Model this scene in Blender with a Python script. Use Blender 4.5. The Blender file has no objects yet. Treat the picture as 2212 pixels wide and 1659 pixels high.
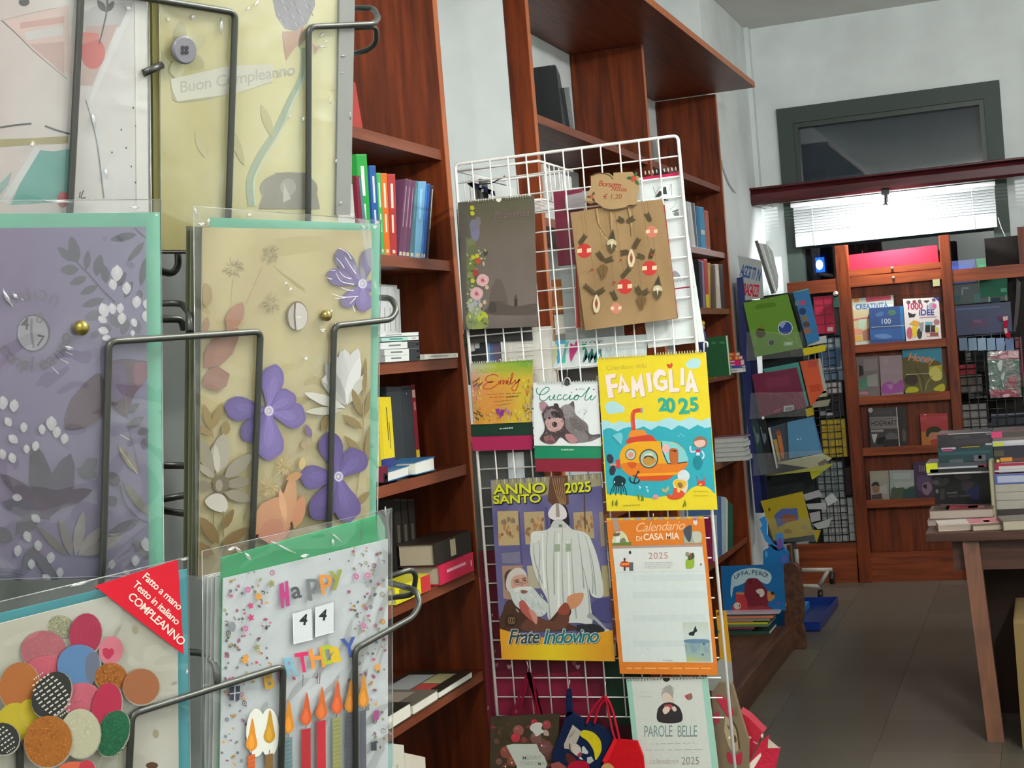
import bpy, math, random
from mathutils import Vector, Matrix, noise
C = bpy.context.scene.collection
SC = bpy.context.scene
random.seed(7)
V = Vector
# ------------------------------------------------------------------ camera
F_PX, CX, CY = 3190.0, 1106.0, 829.5
YAW, PITCH, ROLL, EYE = .34804, -.01752, -.07988, V((0, 0, 1.52))
_f = V((-math.sin(YAW)*math.cos(PITCH), math.cos(YAW)*math.cos(PITCH), math.sin(PITCH)))
_r0 = V((math.cos(YAW), math.sin(YAW), 0)); _u0 = _r0.cross(_f)
_r = _r0*math.cos(ROLL) + _u0*math.sin(ROLL); _u = -_r0*math.sin(ROLL) + _u0*math.cos(ROLL)
cam = bpy.data.cameras.new('camera'); cam.sensor_fit = 'HORIZONTAL'; cam.sensor_width = 36; cam.lens = F_PX/2212*36
cam.clip_start = .05; cam.clip_end = 60
co = bpy.data.objects.new('camera', cam); C.objects.link(co)
M4 = Matrix((_r, _u, -_f)).transposed().to_4x4(); M4.translation = EYE; co.matrix_world = M4
SC.camera = co
# ------------------------------------------------------------------ exposure, world, lights
SC.view_settings.view_transform = 'Standard'; SC.view_settings.look = 'None'
SC.view_settings.gamma = 1; SC.view_settings.use_curve_mapping = False
SC.view_settings.exposure = 0.0
W = bpy.data.worlds.new('night'); SC.world = W; W.use_nodes = True
W.node_tree.nodes['Background'].inputs[0].default_value = (.035, .06, .075, 1)
W.node_tree.nodes['Background'].inputs[1].default_value = .6
LAMP_NEAR, LAMP_FAR, BULB = 285, 52, 48
def lamp(name, loc, energy, r, c=(1, .995, .97)):
    l = bpy.data.lights.new(name, 'POINT'); l.energy = energy; l.shadow_soft_size = r; l.color = c
    o = bpy.data.objects.new(name, l); C.objects.link(o); o.location = loc
for y in (1.3, 1.9, 2.5): lamp('ceiling_tube_or_fill', (1.15, y, 3.10), LAMP_NEAR/3, .06)
for y in (6.0, 6.8): lamp('ceiling_tube_or_fill', (1.2, y, 3.10), LAMP_FAR/2, .06)
BULB_AT = V((-.832, 8.95, 2.215)); _l = bpy.data.lights.new('spot_bulb_light', 'SPOT'); _l.energy = BULB; _l.shadow_soft_size = .03; _l.color = (.97, 1, 1); _l.spot_size = math.radians(168); _l.spot_blend = .25
_o = bpy.data.objects.new('spot_bulb_light', _l); C.objects.link(_o); _o.location = BULB_AT-V((0, .02, .03)); _o.rotation_euler = (math.radians(48), 0, 0)
lamp('ceiling_tube_or_fill', (-.3, -.9, 3.10), 95, .08)  # added fill behind the camera to lift deep shade; no lamp known there
# ------------------------------------------------------------------ pixels to points on the real planes
def ray(px, py): return _f + _r*((px-CX)/F_PX) - _u*((py-CY)/F_PX)
class Pl:
    def __init__(s, p, n): s.p, s.n = V(p), V(n).normalized()
    def off(s, d): return Pl(s.p + s.n*d, s.n)
def XP(x): return Pl((x, 0, 0), (1, 0, 0))
def YP(y): return Pl((0, y, 0), (0, -1, 0))
def ZP(z): return Pl((0, 0, z), (0, 0, 1))
FR = {'N': (0, 0, 1), 'Z1': (0, 0, 3.456), 'Z2': (320, 0, 3.19), 'Z3': (0, 420, 3.95), 'Z4': (0, 800, 3.319), 'Z5': (400, 420, 4.148), 'Z6': (400, 780, 3.95), 'Z7': (0, 1180, 3.463), 'Z8': (400, 1080, 2.865),
      'A1': (740, 0, 3.456), 'A2': (740, 300, 5.183), 'A3': (780, 580, 5.925), 'A4': (780, 820, 5.53), 'A5': (780, 1080, 5.53), 'A6': (780, 1360, 5.55), 'A7': (1120, 0, 3.607), 'A8': (960, 280, 3.457),
      'B1': (980, 740, 5.185), 'B2': (1280, 740, 4.364), 'B3': (1020, 1000, 3.6875), 'B4': (1290, 1100, 4.364), 'B5': (1020, 1400, 6.406), 'B6': (1320, 1420, 5.53), 'B7': (1460, 400, 5.53), 'B8': (1480, 680, 5.185),
      'C1': (1500, 940, 4.879), 'C2': (1500, 1180, 4.365), 'C3': (1560, 500, 4.607), 'C4': (1580, 820, 4.607), 'C5': (1560, 100, 3.393), 'C6': (1680, 480, 3.949), 'C7': (1800, 820, 4.609), 'C8': (1640, 1140, 3.196),
      'D1': (1150, 330, 8.29), 'D2': (1150, 500, 5.53), 'D3': (1340, 340, 7.54), 'D4': (1400, 540, 6.9125), 'D5': (960, 340, 7.54), 'D6': (330, 480, 5.92), 'D7': (330, 760, 3.318), 'D8': (960, 700, 6.144),
      'E1': (2000, 560, 8.297), 'E2': (2000, 740, 8.297), 'E3': (1980, 900, 5.925), 'E4': (1980, 1120, 5.925), 'E5': (1740, 580, 8.294), 'E6': (1740, 760, 3.95), 'E7': (1560, 1060, 6.91), 'E8': (1490, 1260, 6.912)}
def px(fr, p): a, b, k = FR[fr]; return (a + p[0]/k, b + p[1]/k)
def hit(pl, p, fr='N'):
    d = ray(*px(fr, p)); return EYE + d*((pl.p - EYE).dot(pl.n)/d.dot(pl.n))
def wrect(pl, r, fr='N'):
    """world-aligned rectangle (tl, tr, br, bl) for a box of the picture on a wall-parallel plane"""
    x0, y0, x1, y1 = r; mx, my = (x0+x1)/2, (y0+y1)/2
    a, b, c, d = hit(pl, (x0, my), fr), hit(pl, (x1, my), fr), hit(pl, (mx, y0), fr), hit(pl, (mx, y1), fr)
    if abs(pl.n.x) > .5: return [V((pl.p.x, q.y, h.z)) for q, h in ((a, c), (b, c), (b, d), (a, d))]
    return [V((q.x, pl.p.y, h.z)) for q, h in ((a, c), (b, c), (b, d), (a, d))]
def quad(pl, q, fr='N'):
    return wrect(pl, q, fr) if len(q) == 4 and not hasattr(q[0], '__len__') else [hit(pl, p, fr) for p in q]
# ------------------------------------------------------------------ colours and materials
def lin(c): return c/12.92 if c <= .04045 else ((c+.055)/1.055)**2.4
def col(c):
    if isinstance(c, str): c = c.lstrip('#'); return tuple(lin(int(c[i:i+2], 16)/255) for i in (0, 2, 4)) + (1,)
    return tuple(c[:3]) + (1,)
def mixc(a, b, t):
    a, b = col(a), col(b); t = max(0, min(1, t)); return tuple(a[i]*(1-t)+b[i]*t for i in range(3)) + (1,)
def node(nt, t, **kw):
    n = nt.nodes.new(t)
    for k, v in kw.items(): setattr(n, k, v)
    return n
def new_mat(name):
    m = bpy.data.materials.new(name); m.use_nodes = True; nt = m.node_tree; return m, nt, nt.nodes['Principled BSDF']
def ink(name, rough, spec=.5, coat=0, bump=0, metal=0):
    m, nt, p = new_mat(name); L = nt.links
    a = node(nt, 'ShaderNodeAttribute', attribute_name='Col')
    n = node(nt, 'ShaderNodeTexNoise'); n.inputs['Scale'].default_value = 60; n.inputs['Detail'].default_value = 3
    tc = node(nt, 'ShaderNodeTexCoord'); L.new(tc.outputs['Object'], n.inputs['Vector'])
    mr = node(nt, 'ShaderNodeMapRange'); mr.inputs[3].default_value = .94; mr.inputs[4].default_value = 1.05; L.new(n.outputs['Fac'], mr.inputs[0])
    mx = node(nt, 'ShaderNodeVectorMath', operation='SCALE'); L.new(a.outputs['Color'], mx.inputs[0]); L.new(mr.outputs[0], mx.inputs['Scale'])
    L.new(mx.outputs[0], p.inputs['Base Color'])
    p.inputs['Roughness'].default_value = rough; p.inputs['Specular IOR Level'].default_value = spec; p.inputs['Metallic'].default_value = metal
    if coat: p.inputs['Coat Weight'].default_value = coat; p.inputs['Coat Roughness'].default_value = .12
    if bump:
        b = node(nt, 'ShaderNodeBump'); b.inputs['Strength'].default_value = bump; b.inputs['Distance'].default_value = .004; L.new(n.outputs['Fac'], b.inputs['Height']); L.new(b.outputs[0], p.inputs['Normal'])
    return m
def wood(name, axis, a, b, knots=True, rough=.42):
    m, nt, p = new_mat(name); L = nt.links
    tc = node(nt, 'ShaderNodeTexCoord'); mp = node(nt, 'ShaderNodeMapping'); L.new(tc.outputs['Object'], mp.inputs[0])
    s = [9, 9, 9]; s[axis] = .7; mp.inputs['Scale'].default_value = s
    n = node(nt, 'ShaderNodeTexNoise'); n.inputs['Scale'].default_value = 4; n.inputs['Detail'].default_value = 6; n.inputs['Distortion'].default_value = .4; L.new(mp.outputs[0], n.inputs['Vector'])
    r = node(nt, 'ShaderNodeValToRGB'); L.new(n.outputs['Fac'], r.inputs[0])
    r.color_ramp.elements[0].position = .32; r.color_ramp.elements[0].color = col(a); r.color_ramp.elements[1].position = .7; r.color_ramp.elements[1].color = col(b)
    last = r.outputs[0]
    if knots:
        mp2 = node(nt, 'ShaderNodeMapping'); L.new(tc.outputs['Object'], mp2.inputs[0]); s2 = [7, 7, 7]; s2[axis] = 3.4; mp2.inputs['Scale'].default_value = s2
        v = node(nt, 'ShaderNodeTexVoronoi'); v.inputs['Scale'].default_value = 1.0; L.new(mp2.outputs[0], v.inputs['Vector'])
        r2 = node(nt, 'ShaderNodeValToRGB'); L.new(v.outputs['Distance'], r2.inputs[0])
        r2.color_ramp.elements[0].position = .04; r2.color_ramp.elements[0].color = (.25, .2, .2, 1); r2.color_ramp.elements[1].position = .16; r2.color_ramp.elements[1].color = (1, 1, 1, 1)
        mm = node(nt, 'ShaderNodeMix', data_type='RGBA', blend_type='MULTIPLY'); mm.inputs[0].default_value = .55
        L.new(last, mm.inputs[6]); L.new(r2.outputs[0], mm.inputs[7]); last = mm.outputs[2]
    L.new(last, p.inputs['Base Color']); p.inputs['Roughness'].default_value = rough; p.inputs['Specular IOR Level'].default_value = .32
    b_ = node(nt, 'ShaderNodeBump'); b_.inputs['Strength'].default_value = .12; b_.inputs['Distance'].default_value = .002; L.new(n.outputs['Fac'], b_.inputs['Height']); L.new(b_.outputs[0], p.inputs['Normal'])
    return m
def plaster(name, c, s=3, amp=.06, bump=.12):
    m, nt, p = new_mat(name); L = nt.links
    tc = node(nt, 'ShaderNodeTexCoord'); n = node(nt, 'ShaderNodeTexNoise'); n.inputs['Scale'].default_value = s; n.inputs['Detail'].default_value = 6; L.new(tc.outputs['Object'], n.inputs['Vector'])
    r = node(nt, 'ShaderNodeValToRGB'); c0 = col(c); r.color_ramp.elements[0].color = tuple(x*(1-amp*2) for x in c0[:3])+(1,); r.color_ramp.elements[1].color = tuple(x*(1+amp) for x in c0[:3])+(1,)
    r.color_ramp.elements[0].position = .3; r.color_ramp.elements[1].position = .7
    L.new(n.outputs['Fac'], r.inputs[0]); L.new(r.outputs[0], p.inputs['Base Color']); p.inputs['Roughness'].default_value = .85
    b = node(nt, 'ShaderNodeBump'); b.inputs['Strength'].default_value = bump; b.inputs['Distance'].default_value = .004; L.new(n.outputs['Fac'], b.inputs['Height']); L.new(b.outputs[0], p.inputs['Normal'])
    return m
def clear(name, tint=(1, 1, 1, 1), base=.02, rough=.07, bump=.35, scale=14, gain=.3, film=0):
    """thin clear plastic or glass: see-through with a wrinkled gloss"""
    m = bpy.data.materials.new(name); m.use_nodes = True; nt = m.node_tree; nt.nodes.clear(); L = nt.links
    t = node(nt, 'ShaderNodeBsdfTransparent'); t.inputs[0].default_value = tint
    g = node(nt, 'ShaderNodeBsdfGlossy'); g.inputs['Roughness'].default_value = rough
    lw = node(nt, 'ShaderNodeLayerWeight'); lw.inputs[0].default_value = .25
    ma = node(nt, 'ShaderNodeMath', operation='MULTIPLY_ADD'); L.new(lw.outputs['Fresnel'], ma.inputs[0]); ma.inputs[1].default_value = gain; ma.inputs[2].default_value = base
    mx = node(nt, 'ShaderNodeMixShader'); L.new(ma.outputs[0], mx.inputs[0]); L.new(t.outputs[0], mx.inputs[1]); L.new(g.outputs[0], mx.inputs[2])
    out = node(nt, 'ShaderNodeOutputMaterial'); last = mx.outputs[0]
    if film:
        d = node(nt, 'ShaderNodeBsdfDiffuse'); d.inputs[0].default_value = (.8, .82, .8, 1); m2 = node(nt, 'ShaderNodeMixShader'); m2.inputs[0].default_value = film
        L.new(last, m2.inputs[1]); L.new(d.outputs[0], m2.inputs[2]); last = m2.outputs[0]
    L.new(last, out.inputs[0])
    if bump:
        tc = node(nt, 'ShaderNodeTexCoord'); n = node(nt, 'ShaderNodeTexNoise'); n.inputs['Scale'].default_value = scale; n.inputs['Detail'].default_value = 2; n.inputs['Distortion'].default_value = 1.2
        L.new(tc.outputs['Object'], n.inputs['Vector']); b = node(nt, 'ShaderNodeBump'); b.inputs['Strength'].default_value = bump; b.inputs['Distance'].default_value = .02
        L.new(n.outputs['Fac'], b.inputs['Height']); L.new(b.outputs[0], g.inputs['Normal']); L.new(b.outputs[0], lw.inputs['Normal'])
    return m
def glow(name, c, s):
    m = bpy.data.materials.new(name); m.use_nodes = True; nt = m.node_tree; nt.nodes.clear()
    e = node(nt, 'ShaderNodeEmission'); e.inputs[0].default_value = col(c); e.inputs[1].default_value = s
    nt.links.new(e.outputs[0], node(nt, 'ShaderNodeOutputMaterial').inputs[0]); return m
MT = {'paper': ink('paper_ink', .62, .3), 'gloss': ink('coated_cover', .34, .5), 'satin': ink('painted_metal', .38, .5), 'plastic': ink('moulded_plastic', .3, .5), 'felt': ink('felt_cloth', .95, .1, bump=.5),
      'foil': ink('metallic_foil', .25, .6, metal=.8), 'steel': ink('lacquered_steel', .34, .5, metal=.55), 'shine': ink('glossy_wrap', .12, .6, coat=.6, bump=.6), 'dull': ink('matt_paint', .75, .25),
      'wood_z': wood('stained_pine_upright', 2, '#4c1c08', '#7d3612'), 'wood_y': wood('stained_pine_shelf', 1, '#4c1e0a', '#793516'), 'wood_x': wood('stained_pine_rail', 0, '#642b13', '#8c421f'),
      'wood_edge': wood('pale_lit_edging', 2, '#a2552f', '#c07347', knots=False), 'wood_lip': wood('shelf_lip_wood', 1, '#6e3722', '#884c34', knots=False), 'cello_edge': clear('sleeve_edge', base=.22, rough=.12, bump=0, gain=.6, film=.12), 'wood_red': wood('dark_red_rail_wood', 0, '#3a1518', '#5c2629', knots=False, rough=.3), 'wood_old': wood('worn_bench_wood', 1, '#42281c', '#62402e'), 'wood_leg': wood('table_leg_wood', 2, '#5d3a26', '#7a4c32'), 'wood_top': wood('table_top_wood', 0, '#3a261d', '#54372b'),  # edging and lip: paler worn wood, lightened further for light on the fronts
      'wall': plaster('white_plaster', '#dfe5e4'), 'ceil': plaster('ceiling_paint', '#dcdcd6', 1.5), 'cello': clear('cellophane', base=.03, rough=.06, bump=.6, scale=9, gain=.4, film=.022), 'sleeve': clear('acrylic_pocket', base=.03, bump=.15, film=.05), 'glass': clear('window_glass', base=.03, rough=.02, bump=0, gain=.7)}
# ------------------------------------------------------------------ mesh builder
ORG = {}
class B:
    def __init__(s): s.v, s.f, s.c, s.sm = [], [], [], []
    def add(s, vs, fs, c, smooth=False):
        k = len(s.v); s.v += [V(p) for p in vs]
        cc = col(c)
        for f in fs: s.f.append([i+k for i in f]); s.c.append(cc); s.sm.append(smooth)
        return s
    def hexa(s, p, c):  # 8 corners: 0-3 one face, 4-7 the opposite
        return s.add(p, [(3, 2, 1, 0), (4, 5, 6, 7), (0, 1, 5, 4), (1, 2, 6, 5), (2, 3, 7, 6), (3, 0, 4, 7)], c)
    def box(s, a, b, c='#808080'):
        (x0, y0, z0), (x1, y1, z1) = a, b
        x0, x1 = sorted((x0, x1)); y0, y1 = sorted((y0, y1)); z0, z1 = sorted((z0, z1))
        return s.hexa([(x0, y0, z0), (x1, y0, z0), (x1, y1, z0), (x0, y1, z0), (x0, y0, z1), (x1, y0, z1), (x1, y1, z1), (x0, y1, z1)], c)
    def prism(s, poly, d, c):
        n = len(poly); d = V(d); poly = [V(p) for p in poly]
        return s.add(poly + [p + d for p in poly], [list(range(n)), list(range(2*n-1, n-1, -1))] + [(i, i+n, (i+1) % n+n, (i+1) % n) for i in range(n)], c)
    def tube(s, pts, r, c, n=8, closed=False, cap=True):
        pts = [V(p) for p in pts]; m = len(pts); rings = []; u = None
        for i in range(m):
            a = pts[(i-1) % m] if (i or closed) else pts[0]; b = pts[(i+1) % m] if (i < m-1 or closed) else pts[-1]
            t = (b-a).normalized()
            if u is None: u = t.orthogonal().normalized()
            u = (u - t*u.dot(t)).normalized(); w = t.cross(u)
            rr = r[i] if isinstance(r, (list, tuple)) else r
            rings.append([pts[i] + (u*math.cos(6.2832*k/n) + w*math.sin(6.2832*k/n))*rr for k in range(n)])
        fs = []
        for i in range(m if closed else m-1):
            j = (i+1) % m
            fs += [(i*n+k, i*n+(k+1) % n, j*n+(k+1) % n, j*n+k) for k in range(n)]
        s.add([p for q in rings for p in q], fs, c, True)
        if cap and not closed: k = len(s.v)-m*n; s.f += [list(range(k+n-1, k-1, -1)), list(range(k+(m-1)*n, k+m*n))]; s.c += [col(c)]*2; s.sm += [False]*2
        return s
    def ball(s, o, r, c, n=12, sq=(1, 1, 1)):
        o = V(o); vs = [o+V((0, 0, r*sq[2]))]; h = n//2
        for i in range(1, h):
            a = math.pi*i/h
            for k in range(n): b = 6.2832*k/n; vs.append(o+V((r*math.sin(a)*math.cos(b)*sq[0], r*math.sin(a)*math.sin(b)*sq[1], r*math.cos(a)*sq[2])))
        vs.append(o-V((0, 0, r*sq[2]))); fs = [(0, 1+k, 1+(k+1) % n) for k in range(n)]
        for i in range(h-2): fs += [(1+i*n+k, 1+(i+1)*n+k, 1+(i+1)*n+(k+1) % n, 1+i*n+(k+1) % n) for k in range(n)]
        e = len(vs)-1; fs += [(e, e-n+(k+1) % n, e-n+k) for k in range(n)]
        return s.add(vs, fs, c, True)
    def build(s, name, mat='paper', parent=None, org=None, bevel=0):
        if parent is not None: o0 = ORG[parent]
        elif org is not None: o0 = V(org)
        else:
            n = len(s.v); o0 = V((sum(p.x for p in s.v)/n, sum(p.y for p in s.v)/n, min(p.z for p in s.v)))
        me = bpy.data.meshes.new(name); me.from_pydata([p-o0 for p in s.v], [], s.f); me.update()
        a = me.color_attributes.new('Col', 'FLOAT_COLOR', 'CORNER'); buf = []
        for f, c in zip(s.f, s.c):
            if isinstance(c, list):
                for q in c: buf += q
            else: buf += list(c)*len(f)
        a.data.foreach_set('color', buf); me.polygons.foreach_set('use_smooth', s.sm)
        me.materials.append(MT[mat] if isinstance(mat, str) else mat)
        o = bpy.data.objects.new(name, me); C.objects.link(o); ORG[o] = o0
        if parent is not None: o.parent = parent
        else: o.location = o0
        if bevel:
            md = o.modifiers.new('edge', 'BEVEL'); md.width = bevel; md.segments = 2; md.limit_method = 'ANGLE'
        return o
def tag(o, label, cat, group=None):
    o['label'] = label; o['category'] = cat
    if group: o['group'] = group
    return o
def thing(name, label, cat, loc, group=None):
    o = bpy.data.objects.new(name, None); C.objects.link(o); o.location = V(loc); o.empty_display_size = .05; ORG[o] = V(loc); return tag(o, label, cat, group)
def struct(b, name, mat, parent=None, **k):
    o = b.build(name, mat, parent, **k)
    if parent is None: o['kind'] = 'structure'
    return o
def fillet(pts, r, n=5):
    pts = [V(p) for p in pts]; out = [pts[0]]
    for a, b, c in zip(pts, pts[1:], pts[2:]):
        d1, d2 = (a-b), (c-b); q = min(r, d1.length*.49, d2.length*.49); p0, p2 = b+d1.normalized()*q, b+d2.normalized()*q
        for i in range(n+1): t = i/n; out.append(p0*(1-t)**2 + b*2*t*(1-t) + p2*t*t)
    return out + [pts[-1]]
def crom(pts, n=6, closed=False):
    m = len(pts); out = []
    for i in range(m if closed else m-1):
        g = [pts[(i+k) % m] if closed else pts[max(0, min(m-1, i+k))] for k in (-1, 0, 1, 2)]
        for j in range(n):
            t = j/n
            out.append(tuple(.5*(2*g[1][a] + (g[2][a]-g[0][a])*t + (2*g[0][a]-5*g[1][a]+4*g[2][a]-g[3][a])*t*t + (3*g[1][a]-g[0][a]-3*g[2][a]+g[3][a])*t**3) for a in (0, 1)))
    if not closed: out.append(tuple(pts[-1][:2]))
    return out
# ------------------------------------------------------------------ flat print: ink shapes lying on a real surface
_txt = {}
def glyphs(s, off=0, shear=0, sp=1.0):
    k = (s, off, shear, sp)
    if k not in _txt:
        cu = bpy.data.curves.new('t', 'FONT'); cu.body = s; cu.size = 1; cu.offset = off; cu.shear = shear; cu.space_character = sp; cu.resolution_u = 3
        ob = bpy.data.objects.new('t', cu); C.objects.link(ob); dg = bpy.context.evaluated_depsgraph_get(); ev = ob.evaluated_get(dg); me = ev.to_mesh()
        _txt[k] = ([(v.co.x, v.co.y) for v in me.vertices], [list(p.vertices) for p in me.polygons]); ev.to_mesh_clear()
        bpy.data.objects.remove(ob); bpy.data.curves.remove(cu)
    return _txt[k]
class Art:
    def __init__(s, pl, fr='N', off=.0004, step=.000012): s.pl, s.fr, s.o, s.st, s.b = pl, fr, off, step, B()
    def f(s, fr): s.fr = fr; return s
    clip = None
    def setclip(s, q, fr):
        Q = [px(fr, p) for p in q]; n = len(Q); cr = [(Q[(i+1) % n][0]-Q[i][0])*(Q[(i+2) % n][1]-Q[(i+1) % n][1])-(Q[(i+1) % n][1]-Q[i][1])*(Q[(i+2) % n][0]-Q[(i+1) % n][0]) for i in range(n)]
        if all(c > 0 for c in cr): s.clip = Q
        return s
    def _cut(s, pts):
        P = [px(s.fr, p) for p in pts]
        if s.clip:
            for (ax, ay), (bx, by) in zip(s.clip, s.clip[1:]+s.clip[:1]):
                sd = lambda p: (bx-ax)*(p[1]-ay)-(by-ay)*(p[0]-ax)
                R = []
                for a, b in zip(P, P[1:]+P[:1]):
                    u, v = sd(a), sd(b)
                    if u >= 0: R.append(a)
                    if (u >= 0) != (v >= 0): t = u/(u-v); R.append((a[0]+(b[0]-a[0])*t, a[1]+(b[1]-a[1])*t))
                P = R
                if len(P) < 3: return None
        return P
    def _p(s, pts): s.o += s.st; q = s.pl.off(s.o); return [hit(q, p, s.fr) for p in pts]
    def poly(s, pts, c):
        P = s._cut(pts); s.o += s.st
        if P: q = s.pl.off(s.o); s.b.add([hit(q, p) for p in P], [list(range(len(P)))], c)
        return s
    def blob(s, pts, c, n=5): return s.poly(crom(pts, n, True), c)
    def ell(s, x, y, rx, ry, c, rot=0, n=20):
        a = math.radians(rot); return s.poly([(x+rx*math.cos(t)*math.cos(a)-ry*math.sin(t)*math.sin(a), y+rx*math.cos(t)*math.sin(a)+ry*math.sin(t)*math.cos(a)) for t in (6.2832*i/n for i in range(n))], c)
    def ring(s, x, y, rx, ry, w, c, n=24, a0=0, a1=360):
        return s.line([(x+rx*math.cos(math.radians(a0+(a1-a0)*i/n)), y+ry*math.sin(math.radians(a0+(a1-a0)*i/n))) for i in range(n+1)], w, c, False)
    def leaf(s, x, y, l, w, ang, c):
        a = math.radians(ang); ca, sa = math.cos(a), math.sin(a)
        return s.poly([(x+u*ca-v*sa, y+u*sa+v*ca) for u, v in ((0, 0), (l*.25, w*.42), (l*.55, w*.5), (l*.85, w*.28), (l, 0), (l*.85, -w*.28), (l*.55, -w*.5), (l*.25, -w*.42))], c)
    def petal(s, x, y, l, w, ang, c):
        a = math.radians(ang); ca, sa = math.cos(a), math.sin(a)
        return s.poly([(x+u*ca-v*sa, y+u*sa+v*ca) for u, v in crom([(0, w*.06), (l*.3, w*.3), (l*.62, w*.52), (l*.86, w*.44), (l, w*.14), (l*.97, -w*.1), (l*.84, -w*.45), (l*.6, -w*.5), (l*.3, -w*.28), (0, -w*.06)], 3, True)], c)
    def line(s, pts, w, c, smooth=True):
        q = crom(pts, 6) if smooth and len(pts) > 2 else pts; n = len(q); a, b = [], []
        for i in range(n):
            x0, y0 = q[max(0, i-1)]; x1, y1 = q[min(n-1, i+1)]; dx, dy = x1-x0, y1-y0; l = math.hypot(dx, dy) or 1
            ww = (w[0]+(w[1]-w[0])*i/(n-1) if isinstance(w, tuple) else w)/2
            a.append((q[i][0]-dy/l*ww, q[i][1]+dx/l*ww)); b.append((q[i][0]+dy/l*ww, q[i][1]-dx/l*ww))
        if s.clip is None: P = s._p(a+b); s.b.add(P, [(i, i+1, n+i+1, n+i) for i in range(n-1)], c); return s
        s.o += s.st; pl = s.pl.off(s.o)
        for i in range(n-1):
            P = s._cut([a[i], a[i+1], b[i+1], b[i]])
            if P: s.b.add([hit(pl, p) for p in P], [list(range(len(P)))], c)
        return s
    def rect(s, x0, y0, x1, y1, c, sl=0): return s.poly([(x0, y0), (x1, y0+sl), (x1, y1+sl), (x0, y1)], c)
    def text(s, t, x, y, size, c, rot=0, off=0, shear=0, sp=1.0, sx=1.0):
        vs, fs = glyphs(t, off, shear, sp); a = math.radians(rot); ca, sa = math.cos(a), math.sin(a)
        P = s._p([(x+(u*sx*ca+v*sa)*size, y+(u*sx*sa-v*ca)*size) for u, v in vs]); s.b.add(P, fs, c); return s
    def arc(s, t, x, y, r, a0, a1, size, c, off=0, inward=False):
        n = len(t)
        for i, ch in enumerate(t):
            a = a0+(a1-a0)*(i/(n-1) if n > 1 else 0); q = math.radians(a)
            if ch != ' ': s.text(ch, x+r*math.cos(q), y+r*math.sin(q), size, c, a-90 if inward else a+90, off)
        return s
    def field(s, q, nx, ny, fn):
        """a painted patch: colours worked out point by point over a four-cornered area"""
        pts = []; cs = []
        for j in range(ny+1):
            for i in range(nx+1):
                u, v = i/nx, j/ny
                pts.append(tuple((q[0][a]*(1-u)+q[1][a]*u)*(1-v)+(q[3][a]*(1-u)+q[2][a]*u)*v for a in (0, 1))); cs.append(col(fn(u, v)))
        P = s._p(pts); k = len(s.b.v); s.b.v += P
        for j in range(ny):
            for i in range(nx):
                f = [j*(nx+1)+i, j*(nx+1)+i+1, (j+1)*(nx+1)+i+1, (j+1)*(nx+1)+i]
                s.b.f.append([k+x for x in f]); s.b.c.append([cs[x] for x in f]); s.b.sm.append(False)
        return s
    def build(s, parent, mat='paper', name='cover_print'): return s.b.build(name, mat, parent)
def nz(u, v, s=6, k=0): return noise.noise(V((u*s, v*s, k)))
def tint(c, k): c = col(c); return tuple(min(1, x*k) for x in c[:3])+(1,)
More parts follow.
